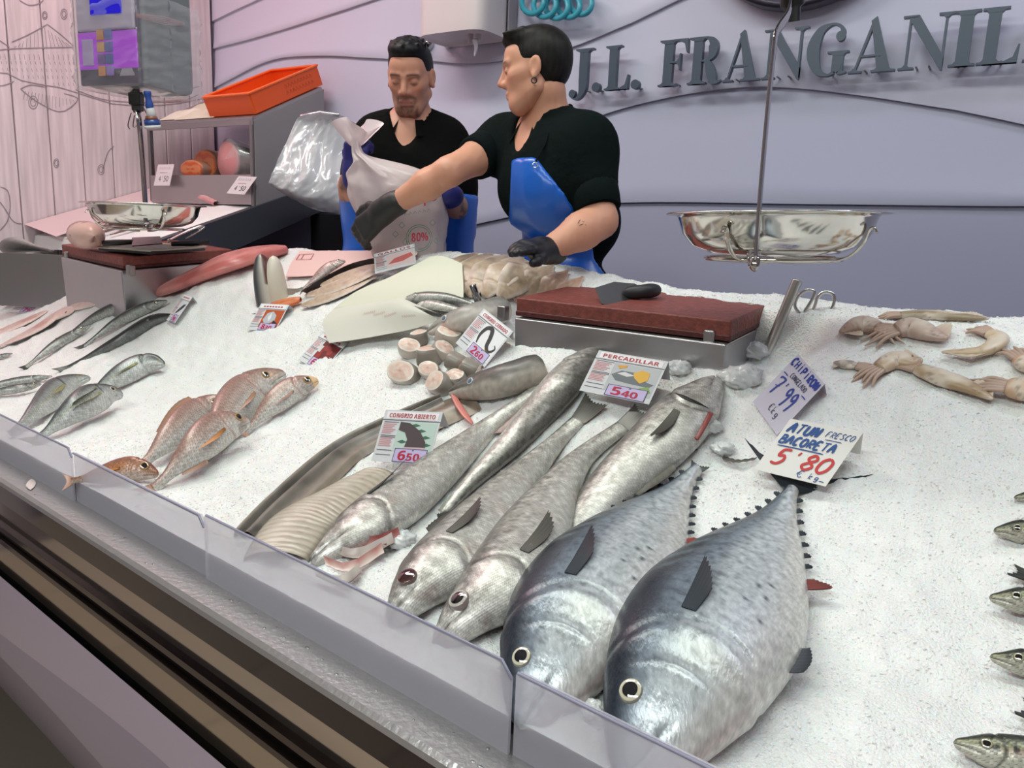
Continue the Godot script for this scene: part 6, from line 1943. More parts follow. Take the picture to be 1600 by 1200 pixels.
func build_papers() -> void:
	# white wrapping paper: a folded stiff sheet in front of the fan
	var t := thing("paper_sheet", "stiff white wrapping paper sheet folded in front of the flatfish fan", "paper", spot(630, 470))
	sheet(t, "sheet", [[spot(672, 402, 0.06), spot(692, 401, 0.06), spot(722, 412, 0.05)], [spot(610, 432, 0.055), spot(660, 428, 0.055), spot(723, 428, 0.045)], [spot(555, 456, 0.05), spot(630, 450, 0.052), spot(724, 445, 0.04)], [spot(522, 482, 0.035), spot(600, 472, 0.04), spot(724, 464, 0.03)]], 24, 24, "d9d8c6", M.paper, 0.0012, 0.003)
	t = thing("paper_wrap", "white wrapping paper sheet curled into a cone with red print over the red price card", "paper", spot(590, 510))
	var rim := []
	var b := sheet(t, "sheet", [
		[spot(522, 482, 0.034), spot(560, 476, 0.04), spot(600, 470, 0.046), spot(640, 474, 0.05), spot(686, 490, 0.045)],
		[spot(512, 492, 0.05), spot(555, 484, 0.06), spot(595, 474, 0.075), spot(626, 466, 0.08), spot(648, 478, 0.07)],
		[spot(504, 506, 0.05), spot(550, 500, 0.055), spot(590, 494, 0.062), spot(628, 484, 0.075), spot(668, 490, 0.06)],
		[spot(514, 536, 0.03), spot(560, 530, 0.032), spot(605, 522, 0.034), spot(645, 514, 0.036), spot(688, 500, 0.04)]], 30, 40, "d6d4c8", M.paper, 0.0012)
	var pr := MB.new()
	var idx := [[17, 14], [19, 18], [21, 22], [23, 28]]
	for k in 4:
		var i0: int = idx[k][0] * 40 + idx[k][1]
		var p := b.V[i0] + b.N[i0] * 0.0012
		var c := Card.new()
		c.o = p; c.x = (b.V[i0 + 5] - b.V[i0]); c.y = (b.V[i0 - 40] - b.V[i0]).normalized() * 0.007; c.n = b.N[i0]
		for m in 6: pr.ribbon(PackedVector3Array([c.at(0.16 * m, 0.0), c.at(0.16 * m + 0.06, 1.0), c.at(0.16 * m + 0.12, 0.1)]), 0.0011, c.n, lin("b9746c"))
	part("red_print", pr, M.ink, t)
	# pink lit paper behind
	t = thing("pink_paper", "wide pale pink paper sheet spread along the back edge of the ice heap", "paper", spot(520, 405))
	var bb := sheet(t, "sheet", [[spot(468, 391, 0.02), spot(520, 391, 0.03), spot(590, 392, 0.03), spot(650, 388, 0.03)], [spot(455, 410, 0.012), spot(520, 408, 0.02), spot(590, 404, 0.02), spot(650, 398, 0.022)], [spot(446, 432, 0.012), spot(500, 430, 0.016), spot(560, 420, 0.018), spot(620, 412, 0.02)]], 16, 24, "e6c2bc", M.paper, 0.001, 0.004)
	pr = MB.new()
	var c2 := Card.new()
	var i1 := 6 * 24 + 1
	c2.o = bb.V[i1] + bb.N[i1] * 0.002; c2.x = bb.V[i1 + 3] - bb.V[i1]; c2.y = bb.V[i1 - 24 * 3] - bb.V[i1]; c2.n = bb.N[i1]
	for e in [quad(0, 0, 1, 0.06), quad(0, 0.94, 1, 0.06), quad(0, 0, 0.05, 1), quad(0.95, 0, 0.05, 1), quad(0.3, 0, 0.05, 1)]: patch(pr, c2, e, lin("c9808a"))
	part("red_print", pr, M.ink, t)

# ---------------------------------------------------------------- hanging scales
func build_scale(c: Vector3, tilt: float, label: String, rod: Array, hook: bool, cup: Array, yaw := 0.0) -> Node3D:
	var t := thing("hanging_scale", label, "scale", c, "hanging scales")
	var xf := Transform3D(Basis(Vector3(0.85, 0, -0.53).normalized().cross(Vector3.UP).normalized(), tilt), c)
	var prof := PackedVector2Array([Vector2(0.0, -0.068), Vector2(0.06, -0.067), Vector2(0.105, -0.062), Vector2(0.135, -0.05), Vector2(0.152, -0.03), Vector2(0.16, -0.004), Vector2(0.163, 0.0), Vector2(0.178, 0.001), Vector2(0.181, 0.003), Vector2(0.178, 0.005), Vector2(0.162, 0.004), Vector2(0.157, 0.0), Vector2(0.148, -0.03), Vector2(0.13, -0.047), Vector2(0.1, -0.058), Vector2(0.0, -0.063)])
	var b := MB.new()
	b.lathe(prof, 72, xf, lin("d6d2cc"))
	part("pan", b, M.chrome, t)
	# cradle under the pan: cross straps with curled ends
	var right := Vector3(0.85, 0, -0.53).normalized()
	var near := Vector3(0.53, 0, 0.85).normalized()
	for k in 3:
		var ang: float = [0.8, 2.35, 4.7][k] + yaw
		var d := right * cos(ang) + near * sin(ang)
		var Q := []
		for q in [[0.02, -0.078], [0.09, -0.074], [0.128, -0.066], [0.15, -0.045], [0.158, -0.024], [0.165, -0.02], [0.17, -0.028]]: Q.push_back(xf * (d * float(q[0]) + Vector3(0, q[1], 0)))
		b = MB.new()
		b.tube(curve(Q, 30), PackedFloat32Array([0.0045]), 10, lin("cfcac2"), 0.5, Vector3.UP)
		part("cradle_strap", b, M.chrome, t)
	b = MB.new()
	var ring := []
	for k in 25: ring.push_back(xf * (right * cos(TAU * k / 24) * 0.11 + near * sin(TAU * k / 24) * 0.11 + Vector3(0, -0.071, 0)))
	b.tube(PackedVector3Array(ring), PackedFloat32Array([0.004]), 8, lin("cfcac2"), 1.0, Vector3.ZERO, false)
	part("cradle_ring", b, M.chrome, t)
	b = MB.new()
	b.tube(curve(rod, 40), PackedFloat32Array([0.0085 if hook else 0.006]), 12, lin("b4b0ae"), 0.35 if hook else 1.0)
	part("rod", b, M.chrome, t)
	b = MB.new()
	b.tube(curve([rod[0] + Vector3(0, 0.004, 0), rod[0] + Vector3(0, -0.01, 0.006), rod[0] - near * 0.02 + Vector3(0, -0.012, 0), rod[0] - near * 0.03 + Vector3(0, 0.008, 0), xf * Vector3(0, -0.072, 0)], 20), PackedFloat32Array([0.007]), 10, lin("b4b0ae"), 0.4)
	part("hook", b, M.chrome, t)
	b = MB.new()
	b.tube(PackedVector3Array(cup), PackedFloat32Array([0.017, 0.017, 0.012, 0.011] if cup.size() == 4 else [0.012]), 18, lin("1f1e20"))
	part("swivel", b, M.satin, t)
	return t

func build_scales() -> void:
	var c := far(1211, 337, 1.40)
	var d := 1.22
	build_scale(c, 0.035, "near hanging scale with a stainless pan on a flat bent bar before the lettering", [far(1181, 406, d), far(1186, 330, d), far(1197, 200, d + 0.01), far(1209, 80, d + 0.02), far(1214, 50, d + 0.03), far(1232, 22, d + 0.07), far(1237, -10, d + 0.09), far(1237, -70, d + 0.09)], true, [far(1238, -70, d + 0.1), far(1238, 8, d + 0.1), far(1238, 12, d + 0.1), far(1238, 34, d + 0.1)])
	# housing of the near scale, above the swivel, hung from the ceiling
	var nt: Node3D = get_node("hanging_scale")
	var up := far(1238, -70, d + 0.1)
	var nb := MB.new()
	var turn := Basis(Vector3.UP, 0.55)
	nb.box(Transform3D(turn, up + Vector3(0, 0.16, 0)), Vector3(0.24, 0.32, 0.2), 0.022, lin("6e7478"))
	part("housing", nb, M.satin, nt)
	nb = MB.new()
	nb.box(Transform3D(turn, up + Vector3(0, 0.16, 0) + turn.z * 0.102), Vector3(0.22, 0.29, 0.01), 0.004, lin("2b1c3c"))
	part("front_panel", nb, M.satin, nt)
	nb = MB.new()
	nb.tube(PackedVector3Array([up + Vector3(0, 0.31, 0), Vector3(up.x, 3.5, up.z)]), PackedFloat32Array([0.012]), 12, lin("9a989a"))
	part("ceiling_rod", nb, M.steel, nt)
	var p := far(226, 321, 2.7)
	d = 2.56
	var t := build_scale(p, 0.01, "far hanging scale with a film wrapped purple lit box above its pan", [far(229, 350, d), far(226, 300, d), far(222, 240, d), far(217, 185, d), far(214, 165, d + 0.04), far(213, 140, d + 0.1)], true, [far(213, 134, 2.66), far(213, 150, 2.66), far(214, 170, 2.6), far(215, 176, 2.6)])
	# body of the far scale
	var near := far(226, 133, 2.55)
	var lx := (far(130, 133, 2.72) - near)   # along the display face, to the left
	var rx := (far(300, 133, 2.74) - near)
	lx.y = 0; rx.y = 0
	var xn := lx.normalized()
	var zn := rx.normalized()
	zn = (zn - xn * zn.dot(xn)).normalized()
	var W := 0.235
	var Dp := 0.2
	var H := 0.36
	var o := near + Vector3(0, 0.0, 0)
	var xf := Transform3D(Basis(-xn, Vector3.UP, -zn), o + xn * W * 0.5 + zn * Dp * 0.5 + Vector3(0, H * 0.5, 0))
	# xf.x runs to the right along the display face, xf.z points out of it
	var b := MB.new()
	b.box(xf, Vector3(W, H, Dp), 0.022, lin("6e7478"))
	part("housing", b, M.satin, t)
	b = MB.new()
	b.box(xf * Transform3D(Basis(), Vector3(0, 0.0, Dp * 0.5 + 0.004)), Vector3(W * 0.97, H * 0.99, 0.012), 0.005, lin("2b1c3c"))
	part("front_panel", b, M.satin, t)
	b = MB.new()
	b.box(xf * Transform3D(Basis(), Vector3(0, 0.028, Dp * 0.5 + 0.012)), Vector3(W * 0.9, 0.12, 0.012), 0.005, lin("b9aec4"))
	part("display_bezel", b, M.satin, t)
	b = MB.new()
	b.box(xf * Transform3D(Basis(), Vector3(0.01, 0.035, Dp * 0.5 + 0.019)), Vector3(0.115, 0.055, 0.006), 0.002, lin("2a22b0"))
	part("screen", b, M.screen, t)
	b = MB.new()
	b.box(xf * Transform3D(Basis(), Vector3(0, -0.085, Dp * 0.5 + 0.011)), Vector3(W * 0.93, 0.1, 0.006), 0.002, lin("a52fc0"))
	var km := mat(0.3); km.emission_enabled = true; km.emission = Color(0.55, 0.06, 0.75); km.emission_energy_multiplier = 0.35
	part("lit_keypad", b, km, t)
	var keys := ["c98a50", "5a6ab0", "d0a060", "4a58a0", "6a4a90", "3f5a9a", "d08a4a", "8a6ac0"]
	for k in 8:
		b = MB.new()
		b.box(xf * Transform3D(Basis(), Vector3(-0.02 + 0.03 * (k % 2), -0.045 - 0.032 * int(k / 2.0), Dp * 0.5 + 0.016)), Vector3(0.026, 0.027, 0.006), 0.002, lin(keys[k]))
		part("key", b, M.satin, t)
	b = MB.new()
	b.box(xf * Transform3D(Basis(), Vector3(-0.07, -0.09, Dp * 0.5 + 0.016)), Vector3(0.04, 0.07, 0.004), 0.001, lin("b7a5cf"))
	part("sticker", b, M.paper, t)
	b = MB.new()
	b.poly(PackedVector2Array([Vector2(-0.027, 0), Vector2(0.027, 0), Vector2(0.0, 0.058)]), 0.002, xf * Transform3D(Basis(), Vector3(0.068, -0.155, Dp * 0.5 + 0.0125)), lin("a39aa6"))
	part("warning_triangle", b, M.paper, t)
	b = MB.new()
	var topc: Vector3 = xf * Vector3(0, H * 0.5 - 0.01, 0)
	b.tube(PackedVector3Array([topc, Vector3(topc.x, 3.5, topc.z)]), PackedFloat32Array([0.012]), 12, lin("9a989a"))
	part("ceiling_rod", b, M.steel, t)
	# cling film, loosely creased round the box
	b = MB.new()
	var P := PackedVector3Array()
	for i in 40:
		var v := i / 39.0
		for j in 65:
			var a := TAU * j / 64
			var sx := clampf(cos(a) * 1.5, -1, 1) * (W * 0.5 + 0.004)
			var sz := clampf(sin(a) * 1.5, -1, 1) * (Dp * 0.5 + 0.022)
			var yy := lerpf(-H * 0.5 - 0.012, H * 0.5 - 0.11, v)
			var k := 1.0 + 0.05 * ns(j * 22.0, v * 700.0) + 0.03 * ns(j * 60.0, v * 2000.0)
			if i == 0: k *= 0.55
			P.push_back(xf * Vector3(sx * k, yy + 0.006 * ns(j * 40.0, v * 300), sz * k))
	b.grid(P, 40, 65, PackedColorArray([Color(0.8, 0.78, 0.85)]), PackedVector2Array(), true)
	part("cling_film", b, M.film, t)
	b = MB.new()
	for k in 5:
		b.tube(PackedVector3Array([far(213, 22 + k, 2.5), far(255, 26 + k * 3, 2.58), far(288, 36 + k, 2.7)]), PackedFloat32Array([0.0012]), 5, lin("d89aa0"))
	part("film_fold", b, M.film, t)
	# black clamp and a brush hanging from it
	b = MB.new()
	b.box(Transform3D(Basis(Vector3.UP, 0.5), far(213, 155, 2.58)), Vector3(0.034, 0.034, 0.03), 0.004, lin("141315"))
	b.box(Transform3D(Basis(Vector3.UP, 0.5), far(215, 168, 2.58)), Vector3(0.026, 0.02, 0.024), 0.003, lin("2c2a2c"))
	part("clamp", b, M.satin, t)
	b = MB.new()
	for k in [[[205, 176], [200, 195], [203, 202]], [[210, 180], [208, 198], [214, 196]], [[222, 165], [226, 172], [229, 178]]]:
		var Q := []
		for q in k: Q.push_back(far(q[0], q[1], 2.56))
		b.tube(curve(Q, 10), PackedFloat32Array([0.0016]), 5, lin("8a8888"))
	part("wire", b, M.chrome, t)
	var s := thing("hand_brush", "blue handled white stamp brush hanging beside the far scale rod", "brush", far(237, 195, 2.56))
	b = MB.new()
	b.tube(curve([far(230, 142, 2.56), far(231, 150, 2.56), far(233, 160, 2.56), far(234, 170, 2.56)], 12), PackedFloat32Array([0.008, 0.010, 0.0105, 0.0095, 0.0085, 0.008, 0.0085, 0.0095, 0.0105, 0.011, 0.0105, 0.009]), 12, lin("2b4f9a"))
	part("grip", b, M.rubber, s)
	b = MB.new()
	b.tube(PackedVector3Array([far(234, 169, 2.56), far(236, 176, 2.56), far(237, 184, 2.56)]), PackedFloat32Array([0.011, 0.013, 0.014]), 12, lin("c8c8cc"))
	part("neck", b, M.satin, s)
	b = MB.new()
	b.tube(PackedVector3Array([far(236.5, 182, 2.56), far(237, 188, 2.56)]), PackedFloat32Array([0.016, 0.018]), 14, lin("8a5238"))
	part("ferrule", b, M.satin, s)
	b = MB.new()
	b.tube(PackedVector3Array([far(237, 187, 2.56), far(238, 193, 2.56), far(238, 198, 2.56)]), PackedFloat32Array([0.021, 0.022, 0.02]), 14, lin("2c4684"))
	part("collar", b, M.satin, s)
	b = MB.new()
	b.tube(PackedVector3Array([far(238, 196, 2.56), far(239, 201, 2.56)]), PackedFloat32Array([0.023, 0.021]), 14, lin("d4d4d6"))
	part("bristle_pad", b, M.matt, s)

# ---------------------------------------------------------------- side bed with display shelf
func wp(x: float, z: float, up := 0.0) -> Vector3:
	return Vector3(x, wing_y(z) + up, z)

func build_wing() -> void:
	var x0 := -3.585
	var x1 := -2.72
	var t := thing("side_counter", "dark sided side counter sloping up to the display shelf", "counter", Vector3(-3.0, 0.2, 0.7))
	# sloping end panel (black beam) and the dark void under it
	var b := MB.new()
	var poly := PackedVector2Array([Vector2(0.98, 1.36), Vector2(0.02, 1.668), Vector2(0.02, 1.55), Vector2(0.75, 1.285), Vector2(0.98, 1.2)])
	var pts := PackedVector2Array()
	for q in poly: pts.push_back(Vector2(-q.x, q.y))
	b.poly(pts, 0.04, Transform3D(Basis(Vector3(0, 0, -1), Vector3.UP, Vector3.RIGHT), Vector3(x1 + 0.02, 0, 0)), lin("34373f"))
	part("end_beam", b, M.satin, t)
	b = MB.new()
	b.box(Transform3D(Basis(), Vector3(x1 - 0.08, 0.72, 0.5)), Vector3(0.03, 1.04, 0.9), 0.003, lin("08080a"))
	part("inner_side", b, M.matt, t)
	b = MB.new()
	b.box(Transform3D(Basis(), Vector3(-2.56, 0.85, 0.12)), Vector3(0.4, 1.3, 0.03), 0.003, lin("0c0c10"))
	part("rear_screen", b, M.matt, t)
	b = MB.new()
	b.box(Transform3D(Basis(Vector3.RIGHT, atan(0.32)), wp((x0 + x1) * 0.5, 0.52, -0.03)), Vector3(x1 - x0, 0.03, 0.9), 0.003, lin("8d8d90"))
	part("deck", b, M.steel, t)
	# ice on it
	b = MB.new()
	var P := PackedVector3Array(); var C := PackedColorArray()
	for i in 90:
		for j in 70:
			var p := wp(lerpf(x0, x1 - 0.005, i / 89.0), lerpf(0.97, 0.2, j / 69.0))
			p.y += 0.006 * ns(p.x * 180, p.z * 180) + 0.003 * ns(p.x * 900, p.z * 900, 40) + 0.02 * bump(p.x + 2.95, 0.25) * bump(p.z - 0.7, 0.25) - 0.012
			if j == 0: p.y -= 0.05
			P.push_back(p)
			var k := 0.88 + 0.04 * ns(p.x * 400, p.z * 400)
			C.push_back(Color(k, k, k))
	b.grid(P, 90, 70, C, PackedVector2Array(), false, Vector3.UP)
	var ice := part("side_ice_bed", b, M.ice, self)
	ice.set_meta("kind", "stuff"); ice.set_meta("label", "crushed ice on the sloping side counter below the display shelf"); ice.set_meta("category", "ice")
	# white board edge of the side bed along the planks
	b = MB.new()
	b.grid(PackedVector3Array([wp(x0, 1.0, 0.05), wp(x0, 0.2, 0.05), wp(x0 + 0.25, 1.0, 0.006), wp(x0 + 0.1, 0.2, 0.006)]), 2, 2, PackedColorArray([lin("dcc4c6")]), PackedVector2Array(), false, Vector3.UP)
	part("white_liner", b, M.satin, t)
	# fish on the side bed
	for q in [
		[[[205, 338, 0.01], [180, 346, 0.014], [150, 356, 0.014], [112, 372, 0.006]], "long pinkish fish lying lengthwise on the side bed, nearest the planks"],
		[[[222, 342, 0.01], [196, 350, 0.014], [172, 358, 0.014], [146, 368, 0.006]], "long pinkish fish lying lengthwise on the side bed, second from the planks"],
		[[[238, 344, 0.01], [216, 352, 0.014], [196, 359, 0.012], [176, 366, 0.006]], "long pinkish fish lying lengthwise on the side bed, just under the scale pan"]]:
		fish({"name": "pink_fish", "label": q[1], "cat": "fish", "group": "pinkish fish on the side bed", "shape": "hake", "look": "mullet", "mat": "fish", "px": q[0], "wide": 1.0, "dors": 1.0, "surf": "wing", "res": [60, 30], "tail": [0.04, 0.08, 0.2]})
	var names := ["pale pink fish fillet at the foot of the display shelf, leftmost", "pale pink fish fillet at the foot of the display shelf, second from the planks", "pale pink fish fillet at the foot of the display shelf, third from the planks", "pale pink fish fillet at the foot of the display shelf, rightmost"]
	for k in 4:
		var px: float = [246, 270, 296, 318][k]
		var py: float = [302, 306, 310, 312][k]
		var s := thing("pink_fillet", names[k], "fish fillet", wing_spot(px, py), "pink fillets at the shelf foot")
		slab(s, "flesh", [wing_spot(px - 18, py + 4, 0.01), wing_spot(px - 6, py - 6, 0.03), wing_spot(px + 8, py - 4, 0.03), wing_spot(px + 20, py + 6, 0.01)], 0.075, 0.035, "d8a9a8", "c98a90", M.flesh, "wing")
	# white tail piece on the left board, knife, tray and tongs
	var o := far(180, 386, 2.9)
	var cp := thing("fish_piece", "round pale cut fish piece standing on the left chopping board", "fish piece", far(135, 388, 2.98))
	b = MB.new()
	var base := far(134, 381, 2.98)
	var ax := Vector3(0.9, 0, 0.3).normalized()
	P = PackedVector3Array(); C = PackedColorArray()
	for i in 20:
		for j in 31:
			var an := TAU * j / 30
			var u := i / 19.0
			var r := 0.052 * sqrt(maxf(0.0, 1 - pow(u * 1.0, 3))) * (0.0 if i == 0 else 1.0)
			P.push_back(base + Vector3(0, 0.03, 0) + ax * (u * 0.17 - 0.03) + (Vector3.UP * sin(an) * 0.9 + ax.cross(Vector3.UP) * cos(an)) * r)
			C.push_back(lin("d8b4a8").lerp(lin("8a5a52"), sm(0.15, 0.45, ns(u * 200, an * 40))))
	b.grid(P, 20, 31, C, PackedVector2Array(), true)
	part("flesh", b, M.flesh, cp)
	var tr := thing("knife", "broad bladed knife with a black handle lying on the left chopping board", "knife", o)
	b = MB.new()
	b.tube(PackedVector3Array([far(162, 380, 2.88), far(182, 379, 2.86), far(206, 378, 2.84)]), PackedFloat32Array([0.013, 0.014, 0.012]), 12, lin("1b1a1c"), 0.7)
	part("handle", b, M.rubber, tr)
	b = MB.new()
	P = PackedVector3Array()
	for q in [[206, 371], [206, 384], [250, 369], [254, 380]]: P.push_back(far(q[0], q[1], 2.84 - (q[1] - 378) * 0.004))
	b.grid(P, 2, 2, PackedColorArray([lin("c2c0be")]), PackedVector2Array(), false, Vector3.UP)
	for k in 4: P[k] -= Vector3(0, 0.003, 0)
	b.grid(P, 2, 2, PackedColorArray([lin("c2c0be")]), PackedVector2Array(), false, Vector3.DOWN)
	part("blade", b, M.chrome, tr)
	tr = thing("tray", "low black tray with a pale rim on the left chopping board", "tray", far(240, 391, 2.8))
	b = MB.new()
	var tc := [far(152, 386, 2.93), far(235, 392, 2.72), far(322, 386, 2.85), Vector3.ZERO]
	tc[3] = tc[0] + tc[2] - tc[1]
	slab4(b, tc, 0.012, 0.003, lin("17181a"))
	part("base", b, M.satin, tr)
	b = MB.new()
	b.tube(PackedVector3Array([tc[0], tc[1], tc[2], tc[3], tc[0]]), PackedFloat32Array([0.0035]), 8, lin("b8b4a4"))
	part("rim", b, M.satin, tr)
	tr = thing("whisk", "steel tongs of several thin bent wires on the left chopping board", "tongs", far(285, 376, 2.85))
	for k in 5:
		b = MB.new()
		b.tube(curve([far(262, 379 - k, 2.85), far(285 + k, 366 - k, 2.85 + 0.01 * k), far(305 + k * 2, 357 - k, 2.86 + 0.01 * k), far(310 + k * 2, 361 - k, 2.86 + 0.01 * k), far(290, 373, 2.85)], 24), PackedFloat32Array([0.0022]), 7, lin("c8c6c4"))
		part("wire", b, M.chrome, tr)
	tr = thing("black_knife", "long black handled knife lying behind the tray on the left board", "knife", far(300, 382, 2.87))
	b = MB.new()
	b.tube(PackedVector3Array([far(268, 381, 2.85), far(300, 380, 2.87), far(326, 378, 2.89)]), PackedFloat32Array([0.008, 0.01, 0.008]), 10, lin("121213"))
	part("handle", b, M.rubber, tr)
	# display shelf
	var sz := 0.48
	var sx0 := on_plane(232, 208, 2, 0.48).x
	var sx1 := -2.72
	var d := thing("display_shelf", "stainless display shelf with tilted top holding salmon and the orange crate", "shelf", Vector3(-2.85, 1.5, 0.45))
	var slope := 0.48    # rise of the top per metre towards the wall
	var ft := 1.872
	b = MB.new()
	b.box(Transform3D(Basis(Vector3.RIGHT, atan(slope)), Vector3((sx0 + sx1) * 0.5, ft + slope * 0.19, sz - 0.19)), Vector3(sx1 - sx0, 0.018, 0.44), 0.003, lin("a8a6a8"))
	part("top_shelf", b, M.steel, d)
	b = MB.new()
	b.box(Transform3D(Basis(), Vector3((sx0 + sx1) * 0.5, ft - 0.006, sz + 0.006)), Vector3(sx1 - sx0, 0.034, 0.008), 0.002, lin("a39fa2"))
	part("front_lip", b, M.steel, d)
	for px in [sx0 + 0.012, sx1 - 0.012]:
		b = MB.new()
		b.box(Transform3D(Basis(), Vector3(px, 1.69, sz)), Vector3(0.02, 0.36, 0.02), 0.003, lin("8c8a8c"))
		part("post", b, M.steel, d)
	b = MB.new()
	var ep := PackedVector2Array([Vector2(-sz, 1.51), Vector2(-sz, 1.868), Vector2(-0.085, 1.868 + slope * (sz - 0.085)), Vector2(-0.085, 1.51)])
	b.poly(ep, 0.012, Transform3D(Basis(Vector3(0, 0, -1), Vector3.UP, Vector3.RIGHT), Vector3(sx1 + 0.004, 0, 0)), lin("8d898c"))
	part("end_panel", b, M.satin, d)
	b = MB.new()
	b.box(Transform3D(Basis(), Vector3((sx0 + sx1) * 0.5, 1.585, sz + 0.008)), Vector3(sx1 - sx0 - 0.03, 0.125, 0.008), 0.002, lin("b9b3b4"))
	part("front_panel", b, M.steel, d)
	b = MB.new()
	b.box(Transform3D(Basis(Vector3.RIGHT, 0.25), Vector3((sx0 + sx1) * 0.5, 1.645, sz - 0.2)), Vector3(sx1 - sx0 - 0.03, 0.012, 0.38), 0.002, lin("99979a"))
	part("middle_shelf", b, M.steel, d)
	# salmon steaks, tuna chunk in film
	var sy := 1.63
	var sh := thing("salmon", "orange salmon half with its cut face forward on the display shelf", "fish piece", on_plane(300, 270, 2, sz - 0.05))
	b = MB.new()
	for k in 2:
		var c := on_plane([297, 318][k], [264, 256][k], 2, sz - 0.05 - 0.05 * k)
		var rx: float = [0.085, 0.085][k]
		var ry: float = [0.042, 0.066][k]
		P = PackedVector3Array(); C = PackedColorArray()
		for i in 16:
			for j in 33:
				var an := TAU * j / 32
				var ring := [0.0, 0.2, 0.4, 0.6, 0.8, 0.93, 1.0, 1.0, 1.0, 1.0, 0.97, 0.93, 0.88, 0.8, 0.6, 0.0]
				var dep := [0.0, 0.0, 0.001, 0.001, 0.002, 0.004, 0.01, 0.03, 0.05, 0.07, 0.09, 0.105, 0.118, 0.13, 0.135, 0.137]
				var q := 1.0 + 0.06 * ns(cos(an) * 300 + k * 90, sin(an) * 300)
				P.push_back(c + Vector3(cos(an) * rx * ring[i] * q, sin(an) * ry * ring[i] * q, -dep[i]))
				var fl := lin("e08a5c").lerp(lin("cf5c34"), sm(-0.3, 0.6, sin(float(ring[i]) * 26.0 + 2.0 * cos(an * 2.0))))
				C.push_back(fl if i < 6 else lin("c07a5c").lerp(lin("8f8a88"), sm(0.0, 0.4, ns(an * 90, i * 60.0))))
		b.grid(P, 16, 33, C, PackedVector2Array(), true)
	part("flesh", b, M.flesh, sh)
	var tn := thing("tuna_loin", "thick pink tuna loin under film on the display shelf beside the salmon", "fish piece", on_plane(370, 270, 2, sz - 0.05))
	b = MB.new()
	var cc := on_plane(356, 250, 2, sz - 0.03)
	P = PackedVector3Array(); C = PackedColorArray()
	for i in 22:
		for j in 33:
			var an := TAU * j / 32
			var u := i / 21.0
			var r := 0.085 * (1.0 - 0.45 * u) * (0.0 if (i == 0 or i == 21) else 1.0)
			P.push_back(cc + Vector3(u * 0.2 - 0.03, -0.03 * u, -u * 0.16) + Vector3(cos(an) * 0.85, sin(an) * 0.95 - 0.05 * cos(2 * an), 0.1 * cos(an)) * r)
			C.push_back(lin("d08a8c") if i < 3 else lin("8a6a70").lerp(lin("4a4248"), sm(-0.3, 0.4, ns(u * 200, an * 60))))
	b.grid(P, 22, 33, C, PackedVector2Array(), true)
	part("flesh", b, M.flesh, tn)
	b = MB.new()
	for k in P.size(): P[k] = cc + (P[k] - cc) * (1.1 + 0.12 * ns(P[k].x * 500, P[k].y * 500, P[k].z * 500)) + Vector3(0.012, 0.004, 0)
	b.grid(P, 22, 33, PackedColorArray([Color(0.9, 0.88, 0.92)]), PackedVector2Array(), true)
	part("film", b, M.film, tn)
	# two hand written cards on the shelf front
	for k in 2:
		var q: Array = [[[247, 257], [270, 257], [265, 290], [240, 290]], [[373, 275], [400, 271], [382, 304], [354, 302]]][k]
		var cd := Card.new()
		var zz := sz + 0.04
		cd.o = on_plane(q[3][0], q[3][1], 2, zz + 0.01); cd.x = on_plane(q[2][0], q[2][1], 2, zz + 0.01) - cd.o; cd.y = on_plane(q[0][0], q[0][1], 2, zz - 0.02) - cd.o
		cd.n = cd.x.cross(cd.y).normalized()
		var cardt := thing("handwritten_card", ["white handwritten card hooked on the shelf front in front of the salmon", "white handwritten card hooked on the shelf front below the tuna loin"][k], "price card", cd.o, "handwritten cards on the shelf")
		b = MB.new()
		b.grid(PackedVector3Array([cd.at(0, 0), cd.at(1, 0), cd.at(0, 1), cd.at(1, 1)]), 2, 2, PackedColorArray([lin("e2dadd")]), PackedVector2Array(), false, cd.n)
		b.grid(PackedVector3Array([cd.at(0, 0, -0.001), cd.at(1, 0, -0.001), cd.at(0, 1, -0.001), cd.at(1, 1, -0.001)]), 2, 2, PackedColorArray([lin("e2dadd")]), PackedVector2Array(), false, -cd.n)
		var kp := cd.at(0.5, 0.5, -0.001)
		b.tube(PackedVector3Array([kp, Vector3(kp.x, kp.y, sz + 0.011)]), PackedFloat32Array([0.002]), 6, lin("888888"))
		part("leaf", b, M.paper, cardt)
		b = MB.new()
		for m in 6: b.ribbon(PackedVector3Array([cd.at(0.14 + m * 0.12, 0.74), cd.at(0.17 + m * 0.12, 0.88), cd.at(0.22 + m * 0.12, 0.76)]), 0.0022, cd.n, lin("8a4a70") if k == 0 else lin("3a4a90"))
		write_pen(b, cd, "_", 0.2, 0.6, 0.6, 0.1, 0.0015, lin("b05a70"))
		write_pen(b, cd, "14'50", 0.1, 0.2, 0.75, 0.24, 0.0026, lin("33304a"))
		part("handwriting", b, M.ink, cardt)
	# orange crate lying on the tilted top
	var up := Vector3(0, 1, slope).normalized()
	var back := Vector3(0, slope, -1).normalized()
	var crate := thing("crate", "orange plastic fish crate lying on the tilted shelf top", "crate", Vector3(-2.66, 1.95, 0.47))
	var cx := Transform3D(Basis(Vector3.RIGHT, up, -back), Vector3(sx1 - 0.17, ft + slope * 0.2 + 0.062, sz - 0.2))
	var wd := 0.3; var ln := 0.42; var ch := 0.09
	var oc := lin("e8591e")
	b = MB.new()
	b.box(cx * Transform3D(Basis(), Vector3(0, -ch * 0.5 + 0.004, 0)), Vector3(wd, 0.008, ln), 0.003, oc)
	part("base", b, M.satin, crate)
